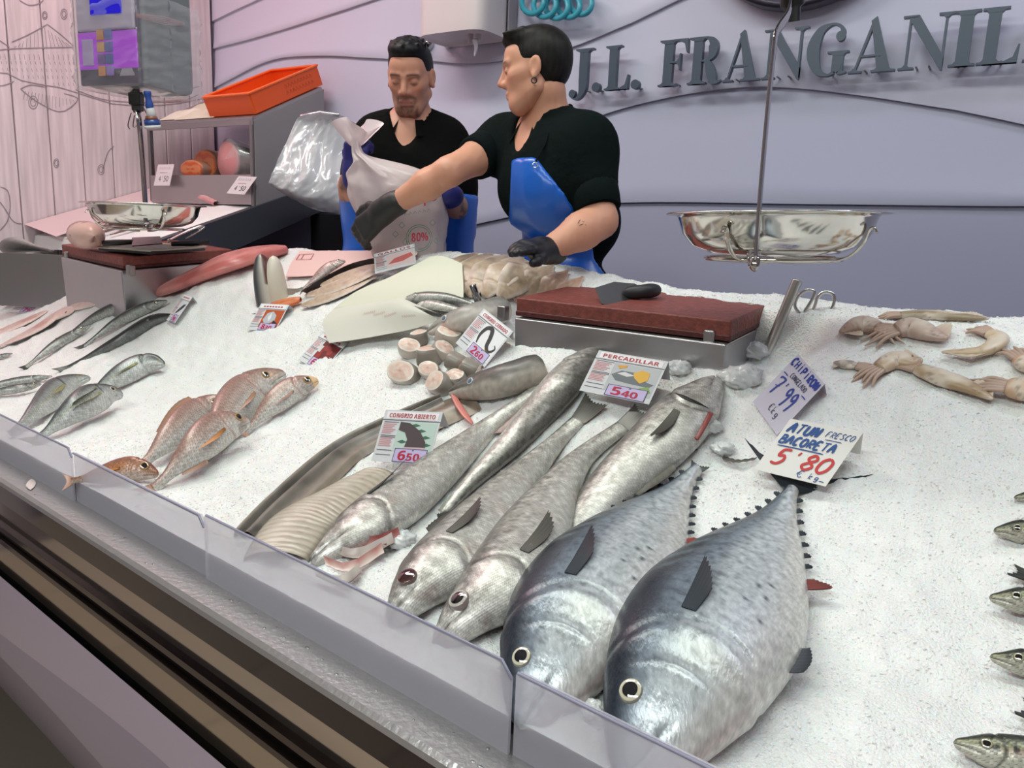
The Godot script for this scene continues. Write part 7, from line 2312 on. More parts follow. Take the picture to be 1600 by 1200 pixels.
	for s in [[Vector3(wd * 0.5, 0, 0), Vector3(0.008, ch, ln)], [Vector3(-wd * 0.5, 0, 0), Vector3(0.008, ch, ln)], [Vector3(0, 0, ln * 0.5), Vector3(wd, ch, 0.008)], [Vector3(0, 0, -ln * 0.5), Vector3(wd, ch, 0.008)]]:
		b = MB.new()
		b.box(cx * Transform3D(Basis(), s[0]), s[1], 0.003, oc)
		b.box(cx * Transform3D(Basis(), s[0] + Vector3(0, ch * 0.5 - 0.005, 0)), s[1] * Vector3(1, 0, 1) + Vector3(0.01, 0.01, 0.01), 0.004, lin("ef6a2a"))
		part("side", b, M.satin, crate)
	var cl := Card.new()
	cl.n = Vector3.RIGHT; cl.x = back * 0.2; cl.y = up * 0.06
	cl.o = cx * Vector3(wd * 0.5 + 0.005, -0.03, 0.02)
	b = MB.new()
	for m in 9:
		for r in 2: b.ribbon(PackedVector3Array([cl.at(0.1 * m + 0.02, 0.1 + 0.45 * r), cl.at(0.1 * m + 0.05, 0.38 + 0.45 * r), cl.at(0.1 * m + 0.09, 0.14 + 0.45 * r)]), 0.003, cl.n, lin("b03c14"))
	part("lettering", b, M.satin, crate)
	# cloths and papers left of the crate
	var cols := ["dcd8c4", "d6d2be", "e0dccc", "d0cab4"]
	var lb := ["cream cloth crumpled on the shelf top against the crate", "cream paper lying flat at the front of the shelf top", "folded cream paper at the left end of the shelf top", "pale cloth spread on the shelf top behind the papers"]
	for k in 4:
		var ct := thing("cloth" if k % 3 == 0 else "paper", lb[k], "cloth" if k % 3 == 0 else "paper", Vector3(-3.0 + 0.05 * k, 1.9, 0.5))
		P = PackedVector3Array()
		var ox: float = [sx1 - 0.45, sx1 - 0.43, sx1 - 0.6, sx1 - 0.53][k]
		var oz: float = [0.2, 0.4, 0.39, 0.28][k]
		var sx: float = [0.2, 0.28, 0.2, 0.26][k]
		var szz: float = [0.16, 0.12, 0.12, 0.14][k]
		for i in 24:
			for j in 20:
				var x: float = ox + (i / 23.0 - 0.5) * sx
				var z: float = oz + (j / 19.0 - 0.5) * szz
				var e := minf(minf(i, 23 - i) / 5.0, minf(j, 19 - j) / 5.0)
				var y: float = ft + slope * (sz - z) + 0.013 + clampf(e, 0, 1) * (0.012 + (0.03 if k == 0 else 0.012) * absf(ns(x * 420 + k * 70, z * 420)) * 2.0)
				P.push_back(Vector3(x, y, z))
		b = MB.new()
		b.grid(P, 24, 20, PackedColorArray([lin(cols[k])]), PackedVector2Array(), false, Vector3.UP)
		part("fabric" if k % 3 == 0 else "sheet", b, M.paper, ct)
	var pc := thing("price_card", "small pink printed card standing on the papers beside the crate", "price card", on_plane(316, 188, 2, sz - 0.08))
	var cpc := Card.new()
	cpc.o = on_plane(303, 191, 2, sz - 0.06); cpc.x = on_plane(318, 189, 2, sz - 0.06) - cpc.o; cpc.y = on_plane(316, 173, 2, sz - 0.1) - cpc.o; cpc.n = cpc.x.cross(cpc.y).normalized()
	fold_card(pc, cpc, "d8d4da", 0.05)
	b = MB.new()
	patch(b, cpc, quad(0.2, 0.08, 0.7, 0.4), lin("d8a0c8"), 0.001)
	print_text(b, cpc, "120", 0.25, 0.14, 0.6, 0.28, lin("b3123a"), true, "Droid Sans", 0.0014)
	part("price_strip", b, M.ink, pc)
	# roll of clear bags hanging on the end panel
	var bagt := thing("plastic_bag", "bunch of clear silvery plastic bags hanging from the end of the display shelf", "plastic bag", far(485, 330, 3.3))
	var outer := [[[478, 178], [500, 180], [525, 182], [552, 196]], [[465, 190], [495, 192], [525, 194], [556, 206]], [[448, 225], [480, 230], [515, 232], [548, 240]], [[432, 260], [470, 275], [510, 280], [546, 276]], [[422, 284], [455, 300], [500, 312], [542, 310]], [[424, 290], [460, 312], [500, 330], [545, 334]]]
	for lay_ in 2:
		var rows := []
		for r in outer.size():
			var rr := []
			for q in outer[r]: rr.push_back(far(q[0] + lay_ * 4, q[1] - lay_ * 3, 3.33 + 0.06 * lay_ + 0.04 * sin(r * 1.3)))
			rows.push_back(rr)
		P = PackedVector3Array()
		var fwd := Vector3(0.4, 0.1, 0.9)
		for i in 60:
			var v := i / 59.0
			for j in 48:
				var u := j / 47.0
				var c3 := []
				for r in rows: c3.push_back(spline(r, u))
				var p: Vector3 = spline(c3, v)
				p += fwd * (0.022 * ns(u * 260 + lay_ * 300, v * 90) + 0.012 * ns(u * 500, v * 420 + lay_ * 90) + 0.025 * sin(PI * u))
				P.push_back(p)
		b = MB.new()
		b.grid(P, 60, 48, PackedColorArray([Color(0.86, 0.86, 0.9)]), PackedVector2Array(), false, fwd)
		part("bag", b, M.clear_bag, bagt)
	b = MB.new()
	b.tube(PackedVector3Array([far(470, 182, 3.36), far(500, 176, 3.34), far(530, 180, 3.32)]), PackedFloat32Array([0.008]), 8, lin("a8a6aa"))
	b.tube(PackedVector3Array([far(500, 176, 3.34), Vector3(sx1 + 0.002, far(500, 176, 3.34).y, 0.2)]), PackedFloat32Array([0.006]), 8, lin("a8a6aa"))
	part("hanger", b, M.steel, bagt)

# ---------------------------------------------------------------- things on the back wall
func build_wall_things() -> void:
	var t := thing("water_heater", "white rounded water heater box on the wall above the fishmongers", "water heater", on_plane(750, 70, 2, 0.15))
	var a := on_plane(700, 62, 2, 0.02)
	var c := on_plane(800, 62, 2, 0.02)
	var mid := (a + c) * 0.5
	var w := c.x - a.x
	var b := MB.new()
	var P := PackedVector3Array()
	for i in 14:
		var f := i / 13.0
		var y := mid.y - 0.02 + (0.03 * (1 - sqrt(maxf(0, 1 - pow(1 - minf(f * 3.0, 1.0), 2)))) if f < 0.34 else 0.03 * 0 + (f - 0.33) * 0.75)
		var k := sqrt(maxf(0.0, 1 - pow(1 - minf(f * 3.0 + 0.02, 1.0), 2)))
		if i == 0: k = 0.0
		for j in 49:
			var an := TAU * j / 48
			var cx := signf(cos(an)) * pow(absf(cos(an)), 0.45) * w * 0.5
			var cz := signf(sin(an)) * pow(absf(sin(an)), 0.45) * 0.11
			P.push_back(Vector3(mid.x + cx * (0.6 + 0.4 * k if i > 0 else 0.0), y, 0.13 + cz * (0.55 + 0.45 * k if i > 0 else 0.0)))
	b.grid(P, 14, 49, PackedColorArray([lin("d9cdd0")]), PackedVector2Array(), true)
	part("tank", b, M.satin, t)
	b = MB.new()
	b.box(Transform3D(Basis(), Vector3(c.x + 0.004, mid.y + 0.25, 0.03)), Vector3(0.006, 0.55, 0.06), 0.002, lin("9a929a"))
	part("side_trim", b, M.satin, t)
	b = MB.new()
	for k in 2:
		var p := on_plane(735 + k * 12, 62, 2, 0.15)
		b.tube(PackedVector3Array([p + Vector3(0, 0.02, 0), p - Vector3(0, 0.012, 0)]), PackedFloat32Array([0.012, 0.01]), 12, lin("c8bcc0"))
	part("pipe_stub", b, M.satin, t)
	b = MB.new()
	var q := on_plane(742, 62, 2, 0.16)
	b.tube(curve([q, q + Vector3(0.006, -0.03, 0), q + Vector3(0.0, -0.06, 0.0)], 10), PackedFloat32Array([0.012, 0.011, 0.01, 0.009, 0.008, 0.007, 0.006, 0.005, 0.004, 0.002]), 8, lin("d6cdd6"))
	part("rag", b, M.paper, t)
	for k in 2:
		var px: float = [664, 697][k]
		var py: float = [66, 62][k]
		var p := on_plane(px, py, 2, 0.02)
		var v := thing("wall_tap", ["round chrome wall tap just above the left man's hair", "round chrome wall tap below the corner of the water heater"][k], "tap", p, "chrome wall taps")
		var xf := Transform3D(Basis(Vector3.RIGHT, PI / 2), Vector3(p.x, p.y, 0.0))
		b = MB.new()
		b.lathe(PackedVector2Array([Vector2(0.0, 0.03), Vector2(0.014, 0.03), Vector2(0.026, 0.022), Vector2(0.031, 0.006), Vector2(0.031, -0.01)]), 28, xf, lin("b9bcc0"))
		part("flange", b, M.chrome, v)
		b = MB.new()
		b.lathe(PackedVector2Array([Vector2(0.0, 0.075), Vector2(0.011, 0.073), Vector2(0.014, 0.06), Vector2(0.010, 0.05), Vector2(0.013, 0.04), Vector2(0.013, 0.026)]), 20, xf, lin("9a9696"))
		part("spindle", b, M.chrome, v)
	var h := thing("hose", "coiled turquoise hose hanging on the wall beside the water heater", "hose", on_plane(870, 20, 2, 0.06))
	b = MB.new()
	var Q := []
	for k in 90:
		var f := k / 89.0
		var px := 828 + f * 84 + 22 * cos(f * TAU * 4.5)
		var py := 4 + 22 * sin(f * TAU * 4.5) + 9 * sin(f * 3.0) - 6
		Q.push_back(on_plane(px, py, 2, 0.05 + 0.025 * sin(f * TAU * 4.5 + 1.0)))
	b.tube(PackedVector3Array(Q), PackedFloat32Array([0.0105]), 12, lin("3fa3b8"))
	part("coil", b, M.satin, h)
	b = MB.new()
	b.tube(PackedVector3Array([on_plane(868, -12, 2, -0.01), on_plane(868, -12, 2, 0.09)]), PackedFloat32Array([0.008]), 8, lin("909090"))
	part("wall_hook", b, M.chrome, h)
	# strip of steel between the main bed and the side bed
	var s := thing("ice_divider", "brushed steel strip holding back the main ice at the side bed", "divider", bed_at(-3.2, 1.05))
	b = MB.new()
	var p0 := far(-20, 394, 3.55); var p1 := far(112, 399, 3.4)
	b.grid(PackedVector3Array([p0, p1, p0 - Vector3(0, 0.2, 0), p1 - Vector3(0, 0.2, 0)]), 2, 2, PackedColorArray([lin("a8a5a8")]), PackedVector2Array(), false, Vector3(0, 0, 1))
	b.grid(PackedVector3Array([p0 - Vector3(0, 0, 0.012), p1 - Vector3(0, 0, 0.012), p0 - Vector3(0, 0.2, 0.012), p1 - Vector3(0, 0.2, 0.012)]), 2, 2, PackedColorArray([lin("a8a5a8")]), PackedVector2Array(), false, Vector3(0, 0, -1))
	b.grid(PackedVector3Array([p0, p1, p0 - Vector3(0, 0, 0.012), p1 - Vector3(0, 0, 0.012)]), 2, 2, PackedColorArray([lin("c4c1c4")]), PackedVector2Array(), false, Vector3.UP)
	part("strip", b, M.steel, s)

# ---------------------------------------------------------------- bodies from joined capsules
# prim: [kind, a, b, ra, rb, k]; kind "c" capsule, "e" ellipsoid (a centre, b radii, ra = Basis), "-" capsule taken away
func field_mesh(prims: Array, cell: float, cuts: Array, color: Callable) -> MB:
	var lo := Vector3(1e9, 1e9, 1e9)
	var hi := -lo
	for p in prims:
		if p[0] == "-" or p[0] == "-e": continue
		var r: float
		if p[0] == "c":
			r = maxf(p[3], p[4])
			lo = lo.min(p[1].min(p[2]) - Vector3(r, r, r)); hi = hi.max(p[1].max(p[2]) + Vector3(r, r, r))
		else:
			r = maxf(p[2].x, maxf(p[2].y, p[2].z))
			lo = lo.min(p[1] - Vector3(r, r, r)); hi = hi.max(p[1] + Vector3(r, r, r))
	lo -= Vector3(3, 3, 3) * cell; hi += Vector3(3, 3, 3) * cell
	var nx := int((hi.x - lo.x) / cell) + 1
	var ny := int((hi.y - lo.y) / cell) + 1
	var nz := int((hi.z - lo.z) / cell) + 1
	var F := PackedFloat32Array()
	F.resize(nx * ny * nz); F.fill(10.0)
	for p in prims:
		var kk: float = p[5]
		var cap: bool = p[0] == "c" or p[0] == "-"
		var sub: bool = p[0] == "-" or p[0] == "-e"
		var a: Vector3 = p[1]
		var b: Vector3 = p[2]
		var r: float
		var l0: Vector3; var h0: Vector3
		if cap:
			r = maxf(p[3], p[4]) + kk + cell * 2
			l0 = a.min(b); h0 = a.max(b)
		else:
			r = maxf(b.x, maxf(b.y, b.z)) + kk + cell * 2
			l0 = a; h0 = a
		l0 = (l0 - Vector3(r, r, r) - lo) / cell; h0 = (h0 + Vector3(r, r, r) - lo) / cell
		var ba := b - a
		var ll := maxf(ba.length_squared(), 1e-9)
		var ra: float = p[3] if cap else 0.0
		var rb: float = p[4] if cap else 0.0
		var inv := Basis()
		var ir := Vector3.ONE
		var ir2 := Vector3.ONE
		if not cap:
			inv = (p[3] as Basis).inverse()
			ir = Vector3.ONE / b; ir2 = ir * ir
		for k in range(maxi(int(l0.z), 0), mini(int(h0.z) + 2, nz)):
			for j in range(maxi(int(l0.y), 0), mini(int(h0.y) + 2, ny)):
				var row := (k * ny + j) * nx
				for i in range(maxi(int(l0.x), 0), mini(int(h0.x) + 2, nx)):
					var q := lo + Vector3(i, j, k) * cell - a
					var d: float
					if cap:
						var t := clampf(q.dot(ba) / ll, 0.0, 1.0)
						d = (q - ba * t).length() - ra - (rb - ra) * t
					else:
						q = inv * q
						var k0 := (q * ir).length()
						d = k0 * (k0 - 1.0) / maxf((q * ir2).length(), 1e-6)
					var f := F[row + i]
					if sub:
						var h := maxf(kk - absf(f + d), 0.0) / kk
						F[row + i] = maxf(f, -d) + h * h * kk * 0.25
					else:
						var h := maxf(kk - absf(f - d), 0.0) / kk
						F[row + i] = minf(f, d) - h * h * kk * 0.25
	for c in cuts:   # keep the side where n . (p - o) < 0
		var o: Vector3 = c[0]
		var n: Vector3 = c[1]
		for k in nz:
			for j in ny:
				var row := (k * ny + j) * nx
				for i in nx:
					var f := F[row + i]
					if f < 0.1:
						F[row + i] = maxf(f, n.dot(lo + Vector3(i, j, k) * cell - o))
	# surface nets
	var id := PackedInt32Array()
	id.resize(nx * ny * nz); id.fill(-1)
	var P := PackedVector3Array()
	var T := PackedInt32Array()
	var C := PackedColorArray()
	var sx := 1; var sy := nx; var sz := nx * ny
	var lim := cell * 2.5
	for k in nz - 1:
		for j in ny - 1:
			for i in nx - 1:
				var o := (k * ny + j) * nx + i
				var f0 := F[o]
				if f0 > lim or f0 < -lim: continue
				var v := [f0, F[o + 1], F[o + sy], F[o + sy + 1], F[o + sz], F[o + sz + 1], F[o + sz + sy], F[o + sz + sy + 1]]
				var m := 0
				for e in 8:
					if v[e] < 0: m |= 1 << e
				if m == 0 or m == 255: continue
				var acc := Vector3.ZERO
				var cnt := 0
				for e in [[0, 1], [2, 3], [4, 5], [6, 7], [0, 2], [1, 3], [4, 6], [5, 7], [0, 4], [1, 5], [2, 6], [3, 7]]:
					var va: float = v[e[0]]
					var vb: float = v[e[1]]
					if (va < 0) != (vb < 0):
						var t := va / (va - vb)
						var pa := Vector3(e[0] & 1, (e[0] >> 1) & 1, e[0] >> 2)
						var pb := Vector3(e[1] & 1, (e[1] >> 1) & 1, e[1] >> 2)
						acc += pa.lerp(pb, t); cnt += 1
				id[o] = P.size()
				var w := lo + (Vector3(i, j, k) + acc / cnt) * cell
				P.push_back(w)
				C.push_back(color.call(w))
	for k in range(1, nz - 1):
		for j in range(1, ny - 1):
			for i in range(1, nx - 1):
				var o := (k * ny + j) * nx + i
				if id[o] < 0: continue
				var f := F[o] < 0
				for ax in 3:
					var st: int = [sx, sy, sz][ax]
					if (F[o + st] < 0) == f: continue
					var u: int = [sy, sz, sx][ax]
					var w: int = [sz, sx, sy][ax]
					var q0 := id[o]; var q1 := id[o - u]; var q2 := id[o - u - w]; var q3 := id[o - w]
					if q1 < 0 or q2 < 0 or q3 < 0: continue
					if f:
						T.append_array([q0, q1, q2, q0, q2, q3])
					else:
						T.append_array([q0, q2, q1, q0, q3, q2])
	var out := MB.new()
	out.smooth(P, T, C)
	return out

func cap(a: Vector3, b: Vector3, ra: float, rb: float, k := 0.03) -> Array:
	return ["c", a, b, ra, rb, k]

func ell(c: Vector3, r: Vector3, b: Basis, k := 0.02) -> Array:
	return ["e", c, r, b, 0.0, k]

# head: c centre, B axes (x to the person's left, y up, z face forward), s scale
func head_prims(c: Vector3, B: Basis, s: float) -> Array:
	var o := func(x: float, y: float, z: float) -> Vector3: return c + B * (Vector3(x, y, z) * s)
	var L := [
		ell(o.call(0, 0.035, -0.018), Vector3(0.0725, 0.085, 0.093) * s, B, 0.01),
		ell(o.call(0, -0.025, 0.024), Vector3(0.062, 0.082, 0.068) * s, B, 0.03 * s),
		ell(o.call(0, 0.045, 0.045), Vector3(0.056, 0.05, 0.044) * s, B, 0.02 * s),
		cap(o.call(-0.018, -0.094, 0.058), o.call(0.018, -0.094, 0.058), 0.022 * s, 0.022 * s, 0.03 * s),
		cap(o.call(0.055, -0.055, -0.008), o.call(0.022, -0.09, 0.05), 0.017 * s, 0.02 * s, 0.03 * s),
		cap(o.call(-0.055, -0.055, -0.008), o.call(-0.022, -0.09, 0.05), 0.017 * s, 0.02 * s, 0.03 * s),
		cap(o.call(0.042, -0.012, 0.056), o.call(0.05, -0.008, 0.03), 0.018 * s, 0.017 * s, 0.02 * s),
		cap(o.call(-0.042, -0.012, 0.056), o.call(-0.05, -0.008, 0.03), 0.018 * s, 0.017 * s, 0.02 * s),
		["-", o.call(0.03, 0.006, 0.096), o.call(0.036, 0.005, 0.092), 0.014 * s, 0.014 * s, 0.016 * s],
		["-", o.call(-0.03, 0.006, 0.096), o.call(-0.036, 0.005, 0.092), 0.014 * s, 0.014 * s, 0.016 * s],
		cap(o.call(0.014, 0.026, 0.086), o.call(0.045, 0.026, 0.072), 0.008 * s, 0.007 * s, 0.014 * s),
		cap(o.call(-0.014, 0.026, 0.086), o.call(-0.045, 0.026, 0.072), 0.008 * s, 0.007 * s, 0.014 * s),
		cap(o.call(0, 0.018, 0.086), o.call(0, -0.024, 0.106), 0.008 * s, 0.0115 * s, 0.012 * s),
		cap(o.call(0.012, -0.03, 0.094), o.call(0.014, -0.03, 0.09), 0.009 * s, 0.008 * s, 0.01 * s),
		cap(o.call(-0.012, -0.03, 0.094), o.call(-0.014, -0.03, 0.09), 0.009 * s, 0.008 * s, 0.01 * s),
		ell(o.call(0.031, 0.004, 0.0745), Vector3(0.0135, 0.0125, 0.0125) * s, B, 0.003 * s),
		ell(o.call(-0.031, 0.004, 0.0745), Vector3(0.0135, 0.0125, 0.0125) * s, B, 0.003 * s),
		cap(o.call(-0.018, -0.0575, 0.085), o.call(0.018, -0.0575, 0.085), 0.0065 * s, 0.0065 * s, 0.006 * s),
		cap(o.call(-0.015, -0.0685, 0.084), o.call(0.015, -0.0685, 0.084), 0.0075 * s, 0.0075 * s, 0.006 * s),
		["-", o.call(-0.02, -0.0627, 0.0945), o.call(0.02, -0.0627, 0.0945), 0.003 * s, 0.003 * s, 0.004 * s]]
	for q in [1.0, -1.0]:   # ears
		L.push_back(ell(o.call(q * 0.076, 0.0, -0.012), Vector3(0.009, 0.031, 0.019) * s, B * Basis(Vector3.UP, q * -0.35) * Basis(Vector3.RIGHT, -0.15), 0.006 * s))
		L.push_back(["-e", o.call(q * 0.0855, 0.004, -0.008), Vector3(0.006, 0.019, 0.01) * s, B * Basis(Vector3.UP, q * -0.35), 0.0, 0.005 * s])
		L.push_back(cap(o.call(q * 0.079, -0.028, -0.006), o.call(q * 0.077, -0.02, -0.004), 0.0065 * s, 0.006 * s, 0.006 * s))
	return L

func face_color(w: Vector3, c: Vector3, B: Basis, s: float, skin_: Color, beard: float) -> Color:
	var p := B.inverse() * (w - c) / s
	var col := skin_ * (0.96 + 0.1 * ns(w.x * 500, w.y * 500, w.z * 500))
	if p.z > 0.02 and p.y < 0.1:
		var ax := absf(p.x)
		col = col.lerp(Color(skin_.r * 1.02, skin_.g * 0.78, skin_.b * 0.74), 0.45 * bump(ax - 0.04, 0.018) * bump(p.y + 0.02, 0.018) + 0.4 * bump(p.x, 0.014) * bump(p.y + 0.027, 0.014))
		var lip := bump((p.y + 0.063) / 0.011, 1.0) * sm(0.024, 0.017, ax)
		if p.z > 0.07: col = col.lerp(Color(0.42, 0.15, 0.13), 0.75 * sm(0.25, 0.6, lip))
		if p.z > 0.075: col = col.lerp(Color(0.1, 0.03, 0.03), 0.8 * bump(p.y + 0.0627, 0.0018) * sm(0.024, 0.02, ax))
		# brows and lids
		col = col.lerp(Color(0.035, 0.024, 0.02), 0.9 * bump(p.y - 0.029 + (ax - 0.028) * (ax - 0.028) * 6.0, 0.0042) * sm(0.008, 0.014, ax) * sm(0.056, 0.045, ax) * sm(0.045, 0.06, p.z))
		if Vector2(ax - 0.031, (p.y - 0.003) * 1.5).length() < 0.013 and p.z > 0.07:
			col = col.lerp(Color(0.06, 0.035, 0.03), 0.85 * bump(p.y + 0.0015, 0.0028))
			col = col.lerp(skin_ * 0.82, 0.35)
		if beard > 0:
			var n := 0.6 + 0.5 * nf(w.x * 1500, w.y * 1500, w.z * 1500)
			var m := bump((p.y + 0.046) / 0.0075, 1.0) * sm(0.036, 0.026, ax) * sm(0.05, 0.07, p.z)
			m = maxf(m, sm(-0.066, -0.078, p.y) * sm(0.048, 0.034, ax))
			m = maxf(m, bump(ax - 0.029, 0.008) * sm(-0.04, -0.05, p.y) * sm(0.03, 0.06, p.z))
			if lip > 0.45: m *= 0.2
			col = col.lerp(Color(0.05, 0.035, 0.03), clampf(m * n, 0, 1) * beard)
			col = col.lerp(Color(0.16, 0.1, 0.085), 0.35 * beard * sm(-0.03, -0.055, p.y) * sm(0.03, 0.055, ax))
	if p.y < -0.02 and beard < 0.5 and p.z > 0.02:
		col = col.lerp(Color(skin_.r * 0.7, skin_.g * 0.66, skin_.b * 0.64), 0.25 * sm(-0.04, -0.07, p.y))
	return col

func hair_prims(c: Vector3, B: Basis, s: float, style: int) -> Array:
	var o := func(x: float, y: float, z: float) -> Vector3: return c + B * (Vector3(x, y, z) * s)
	var L := [ell(o.call(0, 0.043, -0.022), Vector3(0.0772, 0.086, 0.0955) * s, B, 0.01)]
	if style == 0:
		L.append_array([ell(o.call(0, 0.1, 0.012), Vector3(0.066, 0.036, 0.07) * s, B, 0.02 * s), ell(o.call(0, 0.0, -0.05), Vector3(0.07, 0.075, 0.068) * s, B, 0.02 * s)])
		for k in 22:
			var a := k * 2.4
			var r := 0.055 * sqrt(k / 22.0)
			var x := cos(a) * r; var z := sin(a) * r * 1.1
			L.push_back(cap(o.call(x, 0.118 - r * 0.3, z), o.call(x * 1.25 + 0.006, 0.141 - r * 0.35, z * 1.2 + 0.012), 0.011 * s, 0.003 * s, 0.008 * s))
	else:
		L.append_array([ell(o.call(0, 0.094, 0.015), Vector3(0.062, 0.03, 0.076) * s, B, 0.02 * s), ell(o.call(0, 0.005, -0.046), Vector3(0.066, 0.066, 0.062) * s, B, 0.02 * s), ell(o.call(0, 0.09, 0.058), Vector3(0.048, 0.018, 0.026) * s, B, 0.015 * s)])
		for k in 12:
			var x := (k - 5.5) * 0.0095
			L.push_back(cap(o.call(x, 0.11, 0.02), o.call(x * 1.1 - 0.004, 0.098 + 0.004 * (k % 3), 0.078), 0.009 * s, 0.004 * s, 0.008 * s))
	# hairline: keep the face, the ears and the nape free
	L.append_array([["-e", o.call(0, -0.045, 0.085), Vector3(0.072, 0.112, 0.085) * s, B, 0.0, 0.006 * s], ["-e", o.call(0.085, -0.02, 0.012), Vector3(0.03, 0.05, 0.034) * s, B, 0.0, 0.006 * s], ["-e", o.call(-0.085, -0.02, 0.012), Vector3(0.03, 0.05, 0.034) * s, B, 0.0, 0.006 * s], ["-e", o.call(0, -0.12, -0.03), Vector3(0.1, 0.08, 0.13) * s, B, 0.0, 0.008 * s]])
	return L

# hand: wrist w, B axes (x across the palm to the thumb side, y out of the back of the hand, z towards the fingers), curl per finger
func hand_prims(w: Vector3, B: Basis, s: float, curl: Array, thumb: Vector2, r_add := 0.0, spread := 0.06) -> Array:
	var o := func(x: float, y: float, z: float) -> Vector3: return w + B * (Vector3(x, y, z) * s)
	var L := []
	for k in 4:
		var x: float = [0.03, 0.0105, -0.0095, -0.0285][k]
		L.push_back(cap(o.call(x * 0.6, 0, 0.012), o.call(x, 0.004, 0.088), (0.017 + r_add), (0.0125 + r_add), 0.012))
	L.push_back(cap(o.call(0, 0, -0.02), o.call(0, 0, 0.02), 0.028 + r_add, 0.026 + r_add, 0.015))
	for k in 4:
		var x: float = [0.03, 0.0105, -0.0095, -0.0285][k]
		var len: float = [0.072, 0.08, 0.074, 0.058][k]
		var p := Vector3(x, 0.004, 0.088)
		var ang: float = 0.0
		var side := Vector3(spread * (1.5 - k) * 0.5, 0, 0)
		for j in 3:
			ang += curl[k] * [0.7, 1.0, 0.7][j]
			var l: float = len * [0.46, 0.3, 0.24][j]
			var q := p + (Vector3(0, -sin(ang), cos(ang)) + side * cos(ang)).normalized() * l
			L.push_back(cap(o.call(p.x, p.y, p.z), o.call(q.x, q.y, q.z), (0.0098 - 0.0009 * j + r_add), (0.0092 - 0.0011 * j + r_add), 0.004))
			p = q
	var t0 := Vector3(0.024, -0.006, 0.018)
	var t1 := t0 + Vector3(sin(thumb.x), -0.25, cos(thumb.x)).normalized() * 0.046
	var t2 := t1 + Vector3(sin(thumb.x - thumb.y), -0.3, cos(thumb.x - thumb.y)).normalized() * 0.034
	var t3 := t2 + Vector3(sin(thumb.x - thumb.y * 1.8), -0.3, cos(thumb.x - thumb.y * 1.8)).normalized() * 0.027
	L.push_back(cap(o.call(t0.x, t0.y, t0.z), o.call(t1.x, t1.y, t1.z), 0.0155 + r_add, 0.0125 + r_add, 0.01))
	L.push_back(cap(o.call(t1.x, t1.y, t1.z), o.call(t2.x, t2.y, t2.z), 0.0118 + r_add, 0.0105 + r_add, 0.004))
	L.push_back(cap(o.call(t2.x, t2.y, t2.z), o.call(t3.x, t3.y, t3.z), 0.0105 + r_add, 0.0085 + r_add, 0.004))
	return L

func axes(z: Vector3, y_hint: Vector3) -> Basis:
	z = z.normalized()
	var x := y_hint.cross(z).normalized()
	return Basis(x, z.cross(x), z)

